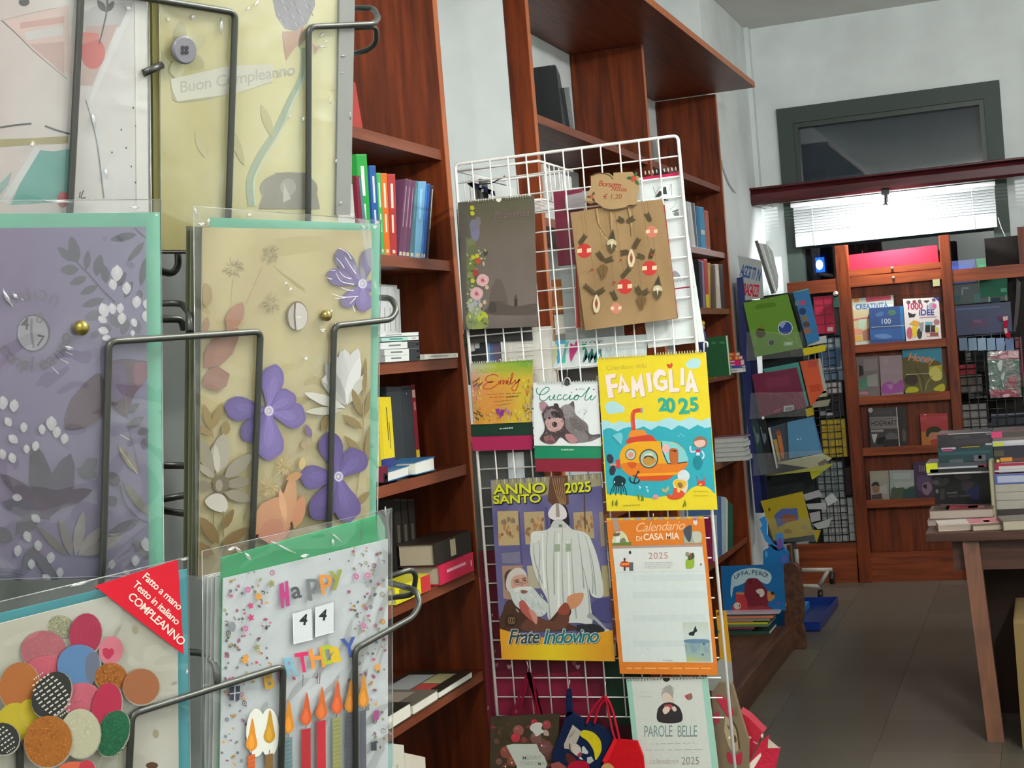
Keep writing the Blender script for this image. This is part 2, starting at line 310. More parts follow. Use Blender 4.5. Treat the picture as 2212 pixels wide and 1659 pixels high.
# ------------------------------------------------------------------ books and sheets
def qbox(b, q, a0, a1, b0, b1, d0, d1, dv, c):
    """box in the frame of a quad (tl,tr,br,bl): a across, b down, d along the depth vector"""
    tl, tr, br, bl = q
    def P(a, t, d): return (tl*(1-a)+tr*a)*(1-t) + (bl*(1-a)+br*a)*t + dv*d
    b.hexa([P(a0, b0, d0), P(a1, b0, d0), P(a1, b1, d0), P(a0, b1, d0), P(a0, b0, d1), P(a1, b0, d1), P(a1, b1, d1), P(a0, b1, d1)], c)
ZB = [None]
def book(label, pl, q, dv, c, ori='v', face='spine', pc='#d8d3c4', marks=(), fr='N', name='book', cat='book', group=None, mat='gloss', art=None, c2=None):
    """q: the face towards the viewer. ori v: boards at its two sides; h: boards above and below; f: the face is the front board"""
    Q = quad(pl, q, fr); dv = V(dv)
    if ZB[0] is not None:
        if ori == 'h':
            k = ZB[0]+.0005 - min(Q[2].z, Q[3].z)
            if k > 0: Q = [p+V((0, 0, k)) for p in Q]
        else: Q[2].z = Q[3].z = ZB[0]+.0003
    cen = (Q[2]+Q[3])/2 + dv*.5
    t = thing(name, label, cat, cen, group)
    w = ((Q[1]-Q[0]).length+(Q[2]-Q[3]).length)/2; h = ((Q[3]-Q[0]).length+(Q[2]-Q[1]).length)/2; d = dv.length
    b, g = B(), B(); e = min(.0022/w, .3) if ori == 'v' else min(.0022/h, .3)
    i1 = .004
    if ori == 'f':
        e = .0018/d; e = min(e, .25)
        qbox(b, Q, 0, 1, 0, 1, 0, e, dv, c); qbox(b, Q, 0, 1, 0, 1, 1-e, 1, dv, c2 or c); qbox(b, Q, 0, .002/w, 0, 1, e, 1-e, dv, c)
        qbox(g, Q, .0025/w, 1-.003/w, .003/h, 1-.003/h, e*1.02, 1-e*1.02, dv, pc)
    elif ori == 'v':
        qbox(b, Q, 0, e, 0, 1, 0, 1, dv, c); qbox(b, Q, 1-e, 1, 0, 1, 0, 1, dv, c)
        if face == 'spine': qbox(b, Q, e, 1-e, 0, 1, 0, .002/d, dv, c); qbox(g, Q, e*1.05, 1-e*1.05, i1/h, 1-i1/h, .0025/d, 1-i1/d, dv, pc)
        else: qbox(b, Q, e, 1-e, 0, 1, 1-.002/d, 1, dv, c); qbox(g, Q, e*1.05, 1-e*1.05, i1/h, 1-i1/h, i1/d, 1-.0025/d, dv, pc)
    else:
        qbox(b, Q, 0, 1, 0, e, 0, 1, dv, c); qbox(b, Q, 0, 1, 1-e, 1, 0, 1, dv, c)
        if face == 'spine': qbox(b, Q, 0, 1, e, 1-e, 0, .002/d, dv, c); qbox(g, Q, i1/w, 1-i1/w, e*1.05, 1-e*1.05, .0025/d, 1-i1/d, dv, pc)
        else: qbox(b, Q, 0, 1, e, 1-e, 1-.002/d, 1, dv, c); qbox(g, Q, i1/w, 1-i1/w, e*1.05, 1-e*1.05, i1/d*.6, 1-.0025/d, dv, pc)
    b.build('cover', mat, t); g.build('pages', 'paper', t)
    if marks:
        m = B(); qbox(m, Q, .02, .98, .02, .98, -.0003/d, -.0001/d, dv, c)
        for a0, b0, a1, b1, mc in marks: qbox(m, Q, a0, a1, b0, b1, -.0007/d, -.0001/d, dv, mc)
        m.build('spine_print', 'paper', t)
    if art: a = Art(pl, fr); (a.setclip(q, fr) if hasattr(q[0], '__len__') else 0); art(a); a.build(t)
    return t
def sheet(name, label, cat, pl, q, th, c, fr='N', mat='paper', group=None, part=None, art=None, parent=None):
    """a flat board or pad: polygon on the plane with real thickness behind it"""
    Q = [hit(pl, p, fr) for p in q] if hasattr(q[0], '__len__') else wrect(pl, q, fr)
    if parent is None: parent = thing(name, label, cat, V((sum(p.x for p in Q)/len(Q), sum(p.y for p in Q)/len(Q), min(p.z for p in Q))), group)
    B().prism(Q, -pl.n*th, c).build(part or 'sheet', mat, parent)
    if art: a = Art(pl, fr); (a.setclip(q, fr) if hasattr(q[0], '__len__') else 0); art(a); a.build(parent)
    return parent
def dashes(a, x0, y0, x1, y1, w, c, n=3):
    """unreadable small print as broken strokes"""
    rr = random.Random(int(x0*7+y0)); t = 0
    while t < 1:
        l = rr.uniform(.05, .16); u = min(1, t+l)
        a.line([(x0+(x1-x0)*t, y0+(y1-y0)*t), (x0+(x1-x0)*u, y0+(y1-y0)*u)], w, c, False); t = u+rr.uniform(.02, .05)
def spiral(parent, pl, p0, p1, n, fr='N', r=.0045, c='#e2e2dc', gap=None):
    a, b = hit(pl, p0, fr), hit(pl, p1, fr); m = B(); ax = (b-a).normalized(); up = ax.cross(pl.n)*-1
    if up.z < 0: up = -up
    for i in range(n):
        t = (i+.5)/n
        if gap and gap[0] < t < gap[1]: continue
        o = a.lerp(b, t); m.tube([o+(up*math.cos(q)+pl.n*math.sin(q))*r for q in (6.2832*k/8 for k in range(8))], .0008, c, 5, True)
    m.build('spiral_binding', 'steel', parent)['kind'] = 'stuff'
# ================================================================== SETTING
XL, YB, ZC, FRONT, BACKX = -1.94, 9.42, 3.48, -1.6, -1.935
fl = struct(B().box((-2.1, -1.6, -.08), (2.7, YB+.1, -.006), '#4a453c'), 'floor', 'dull')
_tb = B().box((-.2176, -.2176, -.005), (.2176, .2176, 0), '#8b8678'); tile_me = []
for k, c in enumerate(('#5a5449', '#5d574c', '#575147', '#615b50')):
    tile_me.append(ink('floor_tile_%d' % k, .32, .4))
    nt = tile_me[k].node_tree; at = [n for n in nt.nodes if n.type == 'ATTRIBUTE'][0]; vm = [n for n in nt.nodes if n.type == 'VECT_MATH'][0]
    nt.links.remove(vm.inputs[0].links[0]); vm.inputs[0].default_value = col(c)[:3]
protos = {}
for j in range(15):
    for i in range(6):
        k = (i*7+j*3+(i*j) % 5) % 4
        if k not in protos:
            o = _tb.build('tile', tile_me[k], None, (0, 0, 0)); o.parent = fl; protos[k] = o
        else: o = protos[k].copy(); C.objects.link(o)
        o.location = V((-1.337+.4365*i, 3.0+.4365*j, 0)) - ORG[fl]
struct(B().box((-2.1, -1.6, ZC), (2.7, YB+.1, ZC+.08)), 'ceiling', 'ceil')
struct(B().box((XL-.12, -1.6, 0), (XL, YB, ZC)), 'wall_left', 'wall')
struct(B().box((2.6, -1.6, 0), (2.7, YB, ZC)), 'wall_right', 'wall')
struct(B().box((XL, -1.6, 0), (2.6, -1.5, ZC)), 'wall_front', 'wall')
WX0, WX1, WZ1 = -1.495, -.155, 2.95
w = B().box((XL, YB, 0), (WX0, YB+.14, ZC)).box((WX1, YB, 0), (2.6, YB+.14, ZC)).box((WX0, YB, WZ1), (WX1, YB+.14, ZC))
struct(w, 'wall_back', 'wall')
struct(B().box((XL+.001, 8.06, 0), (-1.655, YB-.001, ZC-.001)), 'trim_1', 'wall')           # corner pilaster
struct(B().box((-1.654, 9.34, 0), (-1.625, YB-.001, ZC-.001)), 'trim_2', 'wall')
# window: dark green frame, top light, glass below
win = struct(B().box((WX0, YB-.03, WZ1-.10), (WX1, YB+.08, WZ1)).box((WX0, YB-.03, 0), (WX0+.095, YB+.08, WZ1-.1)).box((WX1-.095, YB-.03, 0), (WX1, YB+.08, WZ1-.1)).box((WX0+.095, YB-.03, 2.28), (WX1-.095, YB+.08, 2.40)), 'window_1', ink('dark_green_paint', .5, .4))
for v in win.data.color_attributes['Col'].data: v.color = col('#39453f')
B().box((WX0+.095, YB-.012, 2.40), (WX0+.125, YB+.06, 2.85), '#333d39').box((WX1-.125, YB-.012, 2.40), (WX1-.095, YB+.06, 2.85), '#333d39').box((WX0+.125, YB-.012, 2.82), (WX1-.125, YB+.06, 2.85), '#333d39').build('sash', 'satin', win)
B().box((WX0+.12, YB+.02, 2.39), (WX1-.12, YB+.026, 2.83)).build('pane', 'glass', win)
B().box((WX0+.09, YB+.03, .02), (WX1-.09, YB+.036, 2.29)).build('pane', 'glass', win)
B().box((WX0+.1, YB+.07, 2.36), (WX1-.1, YB+.10, 2.86), '#35414a').build('shutter', 'dull', win)
# night street behind the glass
struct(B().box((-6, 12.2, -.5), (5, 12.4, 5), '#2c4148'), 'trim_3', 'dull')
ls = thing('street_sign', 'blue lit sign shining in the street beyond the window glass', 'sign', hit(YP(11.9), (1770, 590)))
q = wrect(YP(11.9), (1757, 548, 1786, 592)); sx_ = B().prism(q, (0, .31, 0), '#0d2a66').build('sign_box', 'plastic', ls)
a = wrect(YP(11.88), (1762, 556, 1781, 588)); B().prism(a, (0, .01, 0), '#ffffff').build('lit_face', glow('sign_light', '#1a6ad0', 1.6), sx_); B().ball(hit(YP(11.87), (1770, 572)), .034, '#ffffff', 14, (.8, .4, 1.1)).build('lamp', glow('sign_lamp', '#c4f2ff', 30), sx_)
struct(B().box((-1.4, YB+.06, 0), (-.25, 9.95, 1.70), '#3a3d3c'), 'trim_6', 'dull')
# bands of the shop window seen through the glass on the other side
for lab, nm, r, c in (('dark blue box standing behind the window glass beside the display stand', 'display_box', (2052, 562, 2108, 598), '#27397a'), ('green printed box standing behind the window glass', 'display_box', (2110, 556, 2172, 600), '#1f7a4c')):
    t = thing(nm, lab, 'box', wrect(YP(9.6), r)[2]); q = wrect(YP(9.6), r); B().prism([p+V((0, 0, 1.702-p.z if i > 1 else 0)) for i, p in enumerate(q)], (0, .12, 0), c).build('carton', 'gloss', t)
    B().prism([q[3].lerp(q[0], .25)+V((.01, -.002, 0)), q[2].lerp(q[1], .25)+V((-.02, -.002, 0)), q[2].lerp(q[1], .7)+V((-.02, -.002, 0)), q[3].lerp(q[0], .7)+V((.01, -.002, 0))], (0, .001, 0), tint(c, 1.9)).build('label_print', 'paper', t)
# ------------------------------------------------------------------ rail, lamp, blind over the window
rl = thing('window_rail', 'dark red wooden rail fixed across the window above the blind', 'rail', (-.85, 9.2, 2.36))
zr = 2.392
for n_, p in (('rail_board', [(9.235, zr-.05), (9.165, zr-.05), (9.15, zr-.035), (9.15, zr+.018), (9.175, zr+.045), (9.235, zr+.05)]), ('rail_moulding', [(9.165, zr+.04), (9.135, zr+.045), (9.135, zr+.058), (9.235, zr+.062), (9.235, zr+.05)])):
    B().prism([V((-1.692, y, z)) for y, z in p], (1.72, 0, 0), '#5a2a2a').build(n_, 'wood_red', rl, bevel=.003)
B().box((-1.70, 9.15, zr-.045), (-1.69, 9.22, zr+.04), '#2c2524').build('end_cap', 'plastic', rl)
B().box((-1.60, 9.2, zr-.06), (-1.57, YB-.001, zr-.052), '#d6d6d2').build('bracket', 'satin', rl); B().box((0.0, 9.2, zr-.06), (.03, YB-.001, zr-.052), '#d6d6d2').build('bracket', 'satin', rl)
cb = B(); xa = XP(-1.648); pts = [hit(xa, p, 'A7') for p in ((1585, 1250), (1600, 1330), (1640, 1430), (1680, 1490))] + [V((-1.705, 9.16, zr-.005))]
cb.tube(fillet(pts, .03), .006, '#b9c0be', 6); tag(cb.build('cable', 'plastic'), 'pale grey cable running down the white pilaster to the window rail', 'cable')
lp = thing('clamp_lamp', 'small black clamp lamp hanging from the middle of the window rail', 'lamp', (-.84, 9.14, 2.24))
B().box((-.865, 9.125, zr-.075), (-.82, 9.165, zr-.045), '#191613').box((-.85, 9.13, zr-.12), (-.83, 9.15, zr-.07), '#191613').build('clamp', 'plastic', lp)
B().tube([V((-.842, 9.14, zr-.11)), V((-.838, 9.06, zr-.10)), BULB_AT+V((0, .05, .03))], .006, '#2b2622').build('arm', 'plastic', lp)
lh_ = B().tube([BULB_AT+V((0, .05, .035)), BULB_AT+V((0, .02, .022)), BULB_AT+V((0, .004, .012))], [.012, .016, .019], '#8e8a80').build('lamp_holder', 'satin', lp)
B().ball(BULB_AT, .017, '#ffffff').build('bulb', glow('bulb_light', '#ffffff', 60), lh_)
bl = thing('venetian_blind', 'white half-drawn venetian blind under the dark red rail', 'blind', (-.83, 9.3, 2.06))
yb = 9.30; tl, tr, br, blq = [hit(YP(yb), p) for p in ((1711, 440), (2149, 392), (2153, 492), (1722, 533))]
x0, x1, z1, z0 = (tl.x+blq.x)/2, (tr.x+br.x)/2, (tl.z+tr.z)/2, (br.z+blq.z)/2
B().box((x0-.012, yb-.03, z1-.026), (x1+.006, yb+.02, z1), '#e8eaea').build('headrail', 'satin', bl, bevel=.002)
B().box((x0, yb-.018, z0), (x1, yb+.012, z0+.072), '#e4e8e8').build('bottom_rail', 'satin', bl, bevel=.003)
src = None; n = 10
for i in range(n):
    z = z0+.082+(z1-.036-z0-.082)*i/(n-1)
    if src is None:
        b = B(); b.prism([V((x0, yb-.02, z-.009)), V((x0, yb-.005, z-.001)), V((x0, yb+.012, z+.007)), V((x0, yb+.012, z+.0085)), V((x0, yb-.005, z+.0005)), V((x0, yb-.02, z-.0075))], (x1-x0, 0, 0), '#e6e9ea'); src = b.build('slat', 'satin', bl); zs = z
    else: o = src.copy(); C.objects.link(o); o.location = (0, 0, z-zs)
for pxx in (1757, 2104): x = hit(YP(yb), (pxx, 480)).x; B().tube([(x, yb-.023, z1-.02), (x, yb-.023, z0+.02), (x+.004, yb-.02, z0-.004)], .0016, '#f2f3f3', 5).build('ladder_cord', 'paper', bl)
pc_ = B().tube([hit(YP(yb-.02), p) for p in ((2156, 470), (2163, 492), (2190, 552))], .0022, '#d8dcda', 6).build('pull_cord', 'plastic', bl)
B().box(hit(YP(yb), (2190, 552)), hit(YP(yb-.02), (2204, 573)), '#e8e9e4').build('cord_weight', 'plastic', pc_)
# ================================================================== WALL BOOKCASES
SH1 = [.30, .617, .914, 1.222, 1.534, 1.817, 2.14]
bc = thing('bookcase', 'brown stained pine bookcase nearest the card rack, beside the white wire panel', 'bookcase', (-1.77, 3.3, 0))
def upright(parent, y0, y1, z1, x0=BACKX, x1=FRONT): B().box((x0, y0, 0), (x1-.0025, y1, z1)).build('side_panel', 'wood_z', parent); B().box((x1-.0024, y0, 0), (x1, y1, z1)).build('front_edging', 'wood_edge', parent)  # edging strip carries some of the front light in its paler colour
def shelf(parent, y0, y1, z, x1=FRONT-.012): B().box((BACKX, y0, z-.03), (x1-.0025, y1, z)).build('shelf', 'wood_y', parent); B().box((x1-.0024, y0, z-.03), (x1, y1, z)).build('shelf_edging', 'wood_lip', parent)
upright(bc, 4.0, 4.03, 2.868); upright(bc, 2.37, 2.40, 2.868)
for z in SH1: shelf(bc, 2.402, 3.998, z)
B().box((BACKX, 2.402, 0), (FRONT-.03, 3.998, .08)).build('plinth', 'wood_y', bc)
bk = thing('bookcase', 'long brown pine bookcase behind the wire panel running to the window end', 'bookcase', (-1.77, 6.4, 0))
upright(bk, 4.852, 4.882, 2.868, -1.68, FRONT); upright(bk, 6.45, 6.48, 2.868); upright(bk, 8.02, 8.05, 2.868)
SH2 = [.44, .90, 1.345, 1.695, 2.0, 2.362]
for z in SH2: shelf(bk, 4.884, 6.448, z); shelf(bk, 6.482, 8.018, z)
struct(B().box((XL+.001, 4.853, 0), (-1.684, 4.883, 2.867)), 'trim_4', 'wall')               # white pier between the bookcases
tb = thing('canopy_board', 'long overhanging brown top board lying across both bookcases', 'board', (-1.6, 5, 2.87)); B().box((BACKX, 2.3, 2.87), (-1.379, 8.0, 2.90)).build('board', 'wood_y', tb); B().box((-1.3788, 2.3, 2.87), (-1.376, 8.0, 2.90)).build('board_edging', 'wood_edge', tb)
# ================================================================== BOOKS OF THE NEAR BOOKCASE
S1 = XP(-1.618)
G = 'upright books on the second shelf down'
dep = (-.15, 0, 0)
def L(y0, y1, x0, x1, x2, x3): return [(x0, y0), (x1, y0), (x2, y1), (x3, y1)]
ZB[0] = 2.14
book('red paperback leaning at the end of the top shelf', S1, [(60, 615), (95, 615), (150, 945), (75, 950)], dep, '#a52a22', fr='A1')
ZB[0] = 1.817
ROWB = [('thin white booklet at the card-rack end of the upright row', L(505, 1250, 108, 128, 165, 145), '#d9d8d0', '#3b3b38'),
        ('tall bright green hardback, tallest of the upright row', L(170, 1250, 152, 268, 330, 215), '#2f9c43', '#e0e0d8'),
        ('slim royal blue book beside the tall green one', L(298, 1250, 300, 368, 425, 350), '#2c5a9e', '#d8d8d0'),
        ('thin light green book touching the orange one', L(380, 1245, 376, 424, 466, 428), '#3fae5b', '#dcdcd0'),
        ('orange paperback between the light green and the red one', L(384, 1243, 426, 494, 530, 468), '#d9702a', '#e6dcc6'),
        ('red paperback upright at the end of the orange one', L(392, 1246, 500, 588, 606, 534), '#b03a3a', '#e6dcc6')]
for lab, q, c, m in ROWB: book(lab, S1, q, dep, c, fr='A2', group=G, marks=[(.35, .12, .65, .42, m), (.35, .5, .6, .72, m), (.3, .93, .7, .97, '#d8d0b8')])
book('burgundy and teal booklet leaning in front of the tall green book', XP(-1.606), [(148, 410), (200, 415), (265, 830), (175, 830)], (-.01, 0, 0), '#7a2038', fr='A2', group=G, marks=[(.55, .02, 1, .6, '#3f7f80')])
for i, lab in enumerate(('first purple volume of a leaning set of three', 'middle purple volume of a leaning set of three', 'purple volume nearest the teal book in a leaning set')):
    book(lab, S1, L(446+10*i, 1248+5*i, 702+38*i, 738+38*i, 659+40*i, 620+40*i), dep, ('#6b4560', '#744a66', '#6a435e')[i], fr='A2', group=G, marks=[(.4, .1, .6, .62, '#b592a6'), (.15, .94, .85, .985, '#d0c4a8')])
for lab, q, c in (('slim teal grey book leaning beside the purple set', L(470, 1262, 818, 848, 793, 744), '#567f8c'), ('pale sky blue book leaning in the upright row', L(474, 1270, 850, 934, 868, 796), '#7cb4d8'),
                  ('cornflower blue book leaning after the pale blue one', L(498, 1276, 934, 954, 892, 870), '#3f76bd'), ('deep blue book leaning near the end of the row', L(500, 1278, 955, 984, 918, 893), '#2556a6'),
                  ('black spined book with a white line, last of the leaning row', L(520, 1282, 986, 1020, 955, 930), '#33363a')):
    book(lab, S1, q, dep, c, fr='A2', group=G, marks=[(.3, .1, .6, .5, tint(c, 1.5)), (.2, .94, .8, .985, '#d8ccb0')] if 'black' not in lab else [(.55, .05, .8, .6, '#cfcabb')])
ZB[0] = 1.534
# white set and stack, third shelf
for i, lab in enumerate(('white paperback at the card-rack end of the white upright set', 'second white spine of the upright white set', 'third white spine of the upright white set', 'fourth white spine of the upright white set', 'lower white spine ending the upright white set')):
    a0, a1 = [(200, 268, 268, 205), (270, 330, 362, 270), (332, 392, 432, 364), (394, 460, 490, 434), (462, 490, 530, 492)][i][:2], [(200, 268, 268, 205), (270, 330, 362, 270), (332, 392, 432, 364), (394, 460, 490, 434), (462, 490, 530, 492)][i][2:]
    book(lab, XP(-1.70), [(a0[0], 198+(64 if i == 4 else 4*i)), (a0[1], 200+(64 if i == 4 else 4*i)), (a1[0], 1212), (a1[1], 1214)], (-.12, 0, 0), '#cfd1d0', fr='A3', group='white paperbacks on the third shelf', marks=[(.35, .3, .5, .6, '#9a9c9c')])
ST = [('white paperback on top of the flat white stack', [(238, 840), (735, 812), (735, 856), (238, 878)], '#dfe3df', [(.15, .35, .55, .6, '#8d9492')]),
      ('pale teal and white paperback second from the top of the flat stack', [(262, 886), (733, 866), (733, 914), (268, 936)], '#a9d3cc', [(.7, .04, 1, .96, '#e2e6e2'), (.2, .3, .55, .65, '#4f8c86'), (.8, .35, .93, .6, '#777c7a')]),
      ('white and black paperback in the middle of the flat stack', [(246, 952), (742, 928), (745, 1010), (252, 1036)], '#dde1de', [(.68, .02, 1, .98, '#34373a'), (.2, .35, .5, .6, '#777c7a'), (.92, .4, .98, .6, '#d8d8d0')]),
      ('white and black paperback second from the bottom of the flat stack', [(240, 1042), (744, 1018), (748, 1096), (244, 1126)], '#dde1de', [(.0, .02, .1, .98, '#8b8f8e'), (.72, .02, 1, .98, '#34373a'), (.26, .35, .55, .6, '#777c7a'), (.93, .4, .98, .6, '#d8d8d0')]),
      ('white and black paperback at the bottom of the flat stack', [(236, 1132), (750, 1104), (754, 1184), (236, 1218)], '#dde1de', [(.0, .02, .13, .98, '#85898a'), (.72, .02, 1, .98, '#34373a'), (.28, .35, .52, .6, '#777c7a'), (.93, .4, .98, .6, '#d8d8d0')])]
for lab, q, c, m in ST: book(lab, XP(-1.605), q, (-.09, 0, 0), c, 'h', fr='A3', group='flat stack of white paperbacks', marks=m)
book('single white paperback lying flat beside the stack', XP(-1.605), [(768, 1100), (1238, 1083), (1240, 1138), (768, 1170)], (-.12, 0, 0), '#e4e1d6', 'h', fr='A3', marks=[(.0, .0, .08, 1, '#a9a9a2'), (.25, .35, .7, .6, '#b0aca0'), (.88, .35, .95, .6, '#b0aca0')])
ZB[0] = 1.222
# fourth shelf
YEL = ('yellow and navy paperback nearest the card rack on the fourth shelf', 'yellow and navy paperback with black spine print')
book(YEL[0], XP(-1.65), L(215, 940, 190, 216, 270, 232), (-.13, 0, 0), '#d3bd28', fr='A4', marks=[(.0, .73, 1, 1, '#27306e')])
book(YEL[1], XP(-1.65), L(208, 940, 218, 354, 402, 272), (-.13, 0, 0), '#dcc62c', fr='A4', marks=[(.0, .73, 1, 1, '#353d7a'), (.5, .12, .56, .52, '#4a431a'), (.66, .3, .7, .62, '#4a431a'), (.6, .8, .7, .97, '#9ea3b8')])
book('thick charcoal hardback behind the yellow paperbacks', XP(-1.70), L(85, 930, 300, 484, 520, 330), (-.16, 0, 0), '#33393d', fr='A4')
book('thick charcoal hardback next to the narrow red book', XP(-1.70), L(75, 920, 486, 594, 654, 522), (-.16, 0, 0), '#363b40', fr='A4', marks=[(.4, .08, .48, .1, '#9aa0a2')])
book('narrow dark red book with a yellow spine label', XP(-1.70), L(60, 925, 596, 640, 702, 656), (-.16, 0, 0), '#8a2230', fr='A4', marks=[(.1, .06, .9, .15, '#d8b0a8'), (.3, .2, .8, .3, '#c87c78'), (.1, .76, .95, .95, '#dfc92c')])
book('open-edged hardback with white pages and blue cover lying flat', XP(-1.603), [(650, 985), (880, 916), (892, 1080), (655, 1140)], (-.2, 0, 0), '#2d6ea3', 'h', 'pages', '#dfe0d6', fr='A4')
book('white paged hardback lying flat beside the blue covered one', XP(-1.603), [(322, 1098), (575, 1020), (578, 1146), (326, 1222)], (-.2, 0, 0), '#2d6ea3', 'h', 'pages', '#dcdcd6', fr='A4')
book('burgundy and black book lying flat by the card rack', XP(-1.603), [(215, 1040), (318, 1030), (322, 1228), (215, 1232)], (-.2, 0, 0), '#6d2238', 'h', fr='A4', marks=[(.5, .45, .95, .98, '#17161a'), (.62, .6, .85, .8, '#c9c6bc')])
ZB[0] = .914
# fifth shelf
for i in range(3): book(('black encyclopedia volume deepest behind the card sleeve', 'black encyclopedia volume with gilt spine print', 'black encyclopedia volume nearest the wire panel')[i], XP(-1.72), L(-10, 440, 385+85*i, 462+85*i, 480+85*i, 400+85*i), (-.14, 0, 0), '#1d1712', fr='A5', group='black encyclopedia volumes', marks=[(.3, .3, .7, .5, '#4c463a'), (.3, .62, .7, .68, '#8f7f58')])
def flat_book(label, y0, y1, x0, x1, z0, z1, c, pc, marks=(), rot=0):
    t = thing('book', label, 'book', ((x0+x1)/2, (y0+y1)/2, z0)); b, g, e = B(), B(), .003
    b.box((x0, y0, z0), (x1, y1, z0+e), c).box((x0, y0, z1-e), (x1, y1, z1), c).box((x1-e, y0, z0+e), (x1, y1, z1-e), c).build('cover', 'gloss', t)
    g.box((x0+.004, y0+.004, z0+e*1.1), (x1-e*1.1, y1-.004, z1-e*1.1), pc).build('pages', 'paper', t)
    if marks:
        m = B().box((x1+.0001, y0+.002, z0+.002), (x1+.0004, y1-.002, z1-.002), c)
        for a0, b0, a1, b1, mc in marks: m.box((x1+.0005, y0+(y1-y0)*a0, z1-(z1-z0)*b0), (x1+.0008, y0+(y1-y0)*a1, z1-(z1-z0)*b1), mc)
        m.build('spine_print', 'paper', t)
    return t
zf = .914; y = [hit(XP(-1.60), p, 'A5').y for p in ((940, 900), (1350, 800), (890, 600), (1335, 500))]
flat_book('hot pink book with pale pages lying flat under the thick black one', y[0], min(y[1], 3.997), -1.715, -1.60, zf+.001, zf+.055, '#c9254a', '#b5a68e', [(.2, .35, .75, .5, '#e6a8b4'), (.9, .4, .93, .7, '#e6c8cc')])
flat_book('thick black book with gilt scroll spine lying on the pink one', y[2], min(y[3], 3.997), -1.715, -1.605, zf+.056, zf+.118, '#2a231c', '#a89c88', [(.42, .1, .56, .85, '#b9ad8c')])
flat_book('yellow and red paperback lying flat at the card-rack end', 3.42, hit(XP(-1.60), (855, 1000), 'A5').y-.012, -1.715, -1.602, zf+.001, zf+.045, '#d8d024', '#d6cfae', [(.72, .02, 1, .98, '#c5383a'), (.1, .2, .4, .7, '#8a8428')])
ZB[0] = .30
# sixth shelf
for lab, q, c in (('white edged black cover book farthest along the lowest shelf', [(925, 742), (1328, 470), (1332, 545), (932, 838)], '#26251f'), ('white edged book with photo cover in the middle of the lowest shelf', [(620, 930), (910, 728), (925, 850), (628, 1045)], '#6a6458'), ('thick white edged book lying by the birthday card', [(338, 1082), (592, 938), (604, 1100), (340, 1275)], '#2a2a26')):
    Q = [hit(XP(-1.606), p, 'A6') for p in q]; ya, yb_ = (Q[0].y+Q[3].y)/2, (Q[1].y+Q[2].y)/2; th = ((Q[0]-Q[3]).length+(Q[1]-Q[2]).length)/2
    z = .6172; t = thing('book', lab, 'book', (-1.7, (ya+yb_)/2, z), 'white edged books on the lowest shelf')
    B().box((-1.80, ya, z), (-1.604, yb_, z+.002), c).box((-1.80, ya, z+th-.002), (-1.604, yb_, z+th), c).box((-1.80, ya, z+.002), (-1.797, yb_, z+th-.002), c).build('cover', 'gloss', t)
    B().box((-1.796, ya+.002, z+.0022), (-1.606, yb_-.002, z+th-.0022), '#e2e0d2').build('pages', 'paper', t)
    p = B()
    if 'black' in lab: p.box((-1.78, ya+.02, z+th+.0002), (-1.70, yb_-.05, z+th+.0006), '#8f9290').box((-1.695, ya+.01, z+th+.0002), (-1.64, ya+.09, z+th+.0006), '#a33a36').box((-1.695, ya+.095, z+th+.0002), (-1.64, yb_-.04, z+th+.0006), '#9a9468')
    else: p.box((-1.78, ya+.02, z+th+.0002), (-1.66, yb_-.03, z+th+.0006), '#8a7e72')
    p.build('cover_print', 'paper', t)
for i, (q, lab) in enumerate((([(310, 1362), (372, 1366), (372, 1700), (300, 1700)], 'white and teal magazine standing at the foot of the bookcase'), ([(374, 1366), (512, 1384), (512, 1700), (374, 1700)], 'cream magazine standing at the foot of the bookcase'), ([(514, 1475), (768, 1530), (750, 1700), (514, 1700)], 'lower cream magazine standing nearest the wire panel'))):
    book(lab, XP(-1.63), q, (-.18, 0, 0), ('#9cc4c0', '#d6d4c4', '#d8cfbf')[i], fr='A6', marks=[(.2, .2, .4, 1, '#b9b9a8'), (.6, .3, .8, 1, '#bcc6c6')])
# ================================================================== GREETING CARD RACK
ZB[0] = None
AL = math.radians(24.18); ES = V((math.sin(AL), math.cos(AL), 0)); EN = V((math.cos(AL), -math.sin(AL), 0)); LEAN = .2
P2 = EYE + ray(560, 717)*1.1
def rowpl(i): return Pl(P2 + V((0, 0, (.2438, 0, -.2438)[i])), EN - V((0, 0, LEAN)))
RP = [rowpl(i) for i in range(3)]
rack = thing('card_rack', 'grey steel wire rack holding large greeting cards in plastic sleeves', 'rack', P2 - EN*.1 - V((0, 0, P2.z)))
GREY = '#464742'
def wire(i, pts, r=.0025, par=None, name='wire_frame', rad=.006, fr='N'):
    P = [hit(RP[i].off(p[2] if len(p) > 2 else 0), p, fr) for p in pts]
    return B().tube(fillet(P, rad), r, GREY, 10).build(name, 'steel', par or rack)
wire(0, [(146, 560, -.004), (152, 440), (176, -27), (508, 27), (494, 445), (490, 545, -.004)])
wire(1, [(214, 1290, -.004), (222, 1230), (235, 738), (563, 716), (545, 1160), (541, 1270, -.004)])
wire(2, [(262, 2000), (285, 1542), (612, 1439), (600, 2000)])
wire(2, [(-120, 1625), (42, 1603), (48, 2000)])
wire(0, [(664, 545), (666, 440), (667, 58), (805, 52, 0), (818, 40, -.012), (806, 17, -.03), (755, 18, -.05)])
wire(0, [(755, 60, -.012), (812, 57, -.012), (813, 92, -.02), (796, 108, -.03), (755, 118, -.05)], .0023)
wire(1, [(708, 1240), (712, 1110), (722, 704), (846, 690), (858, 668, -.004), (846, 645, -.014), (800, 641, -.05)])
wire(2, [(770, 2000), (767, 1402), (893, 1332), (908, 1302, -.004), (898, 1274, -.012), (842, 1259, -.05)])
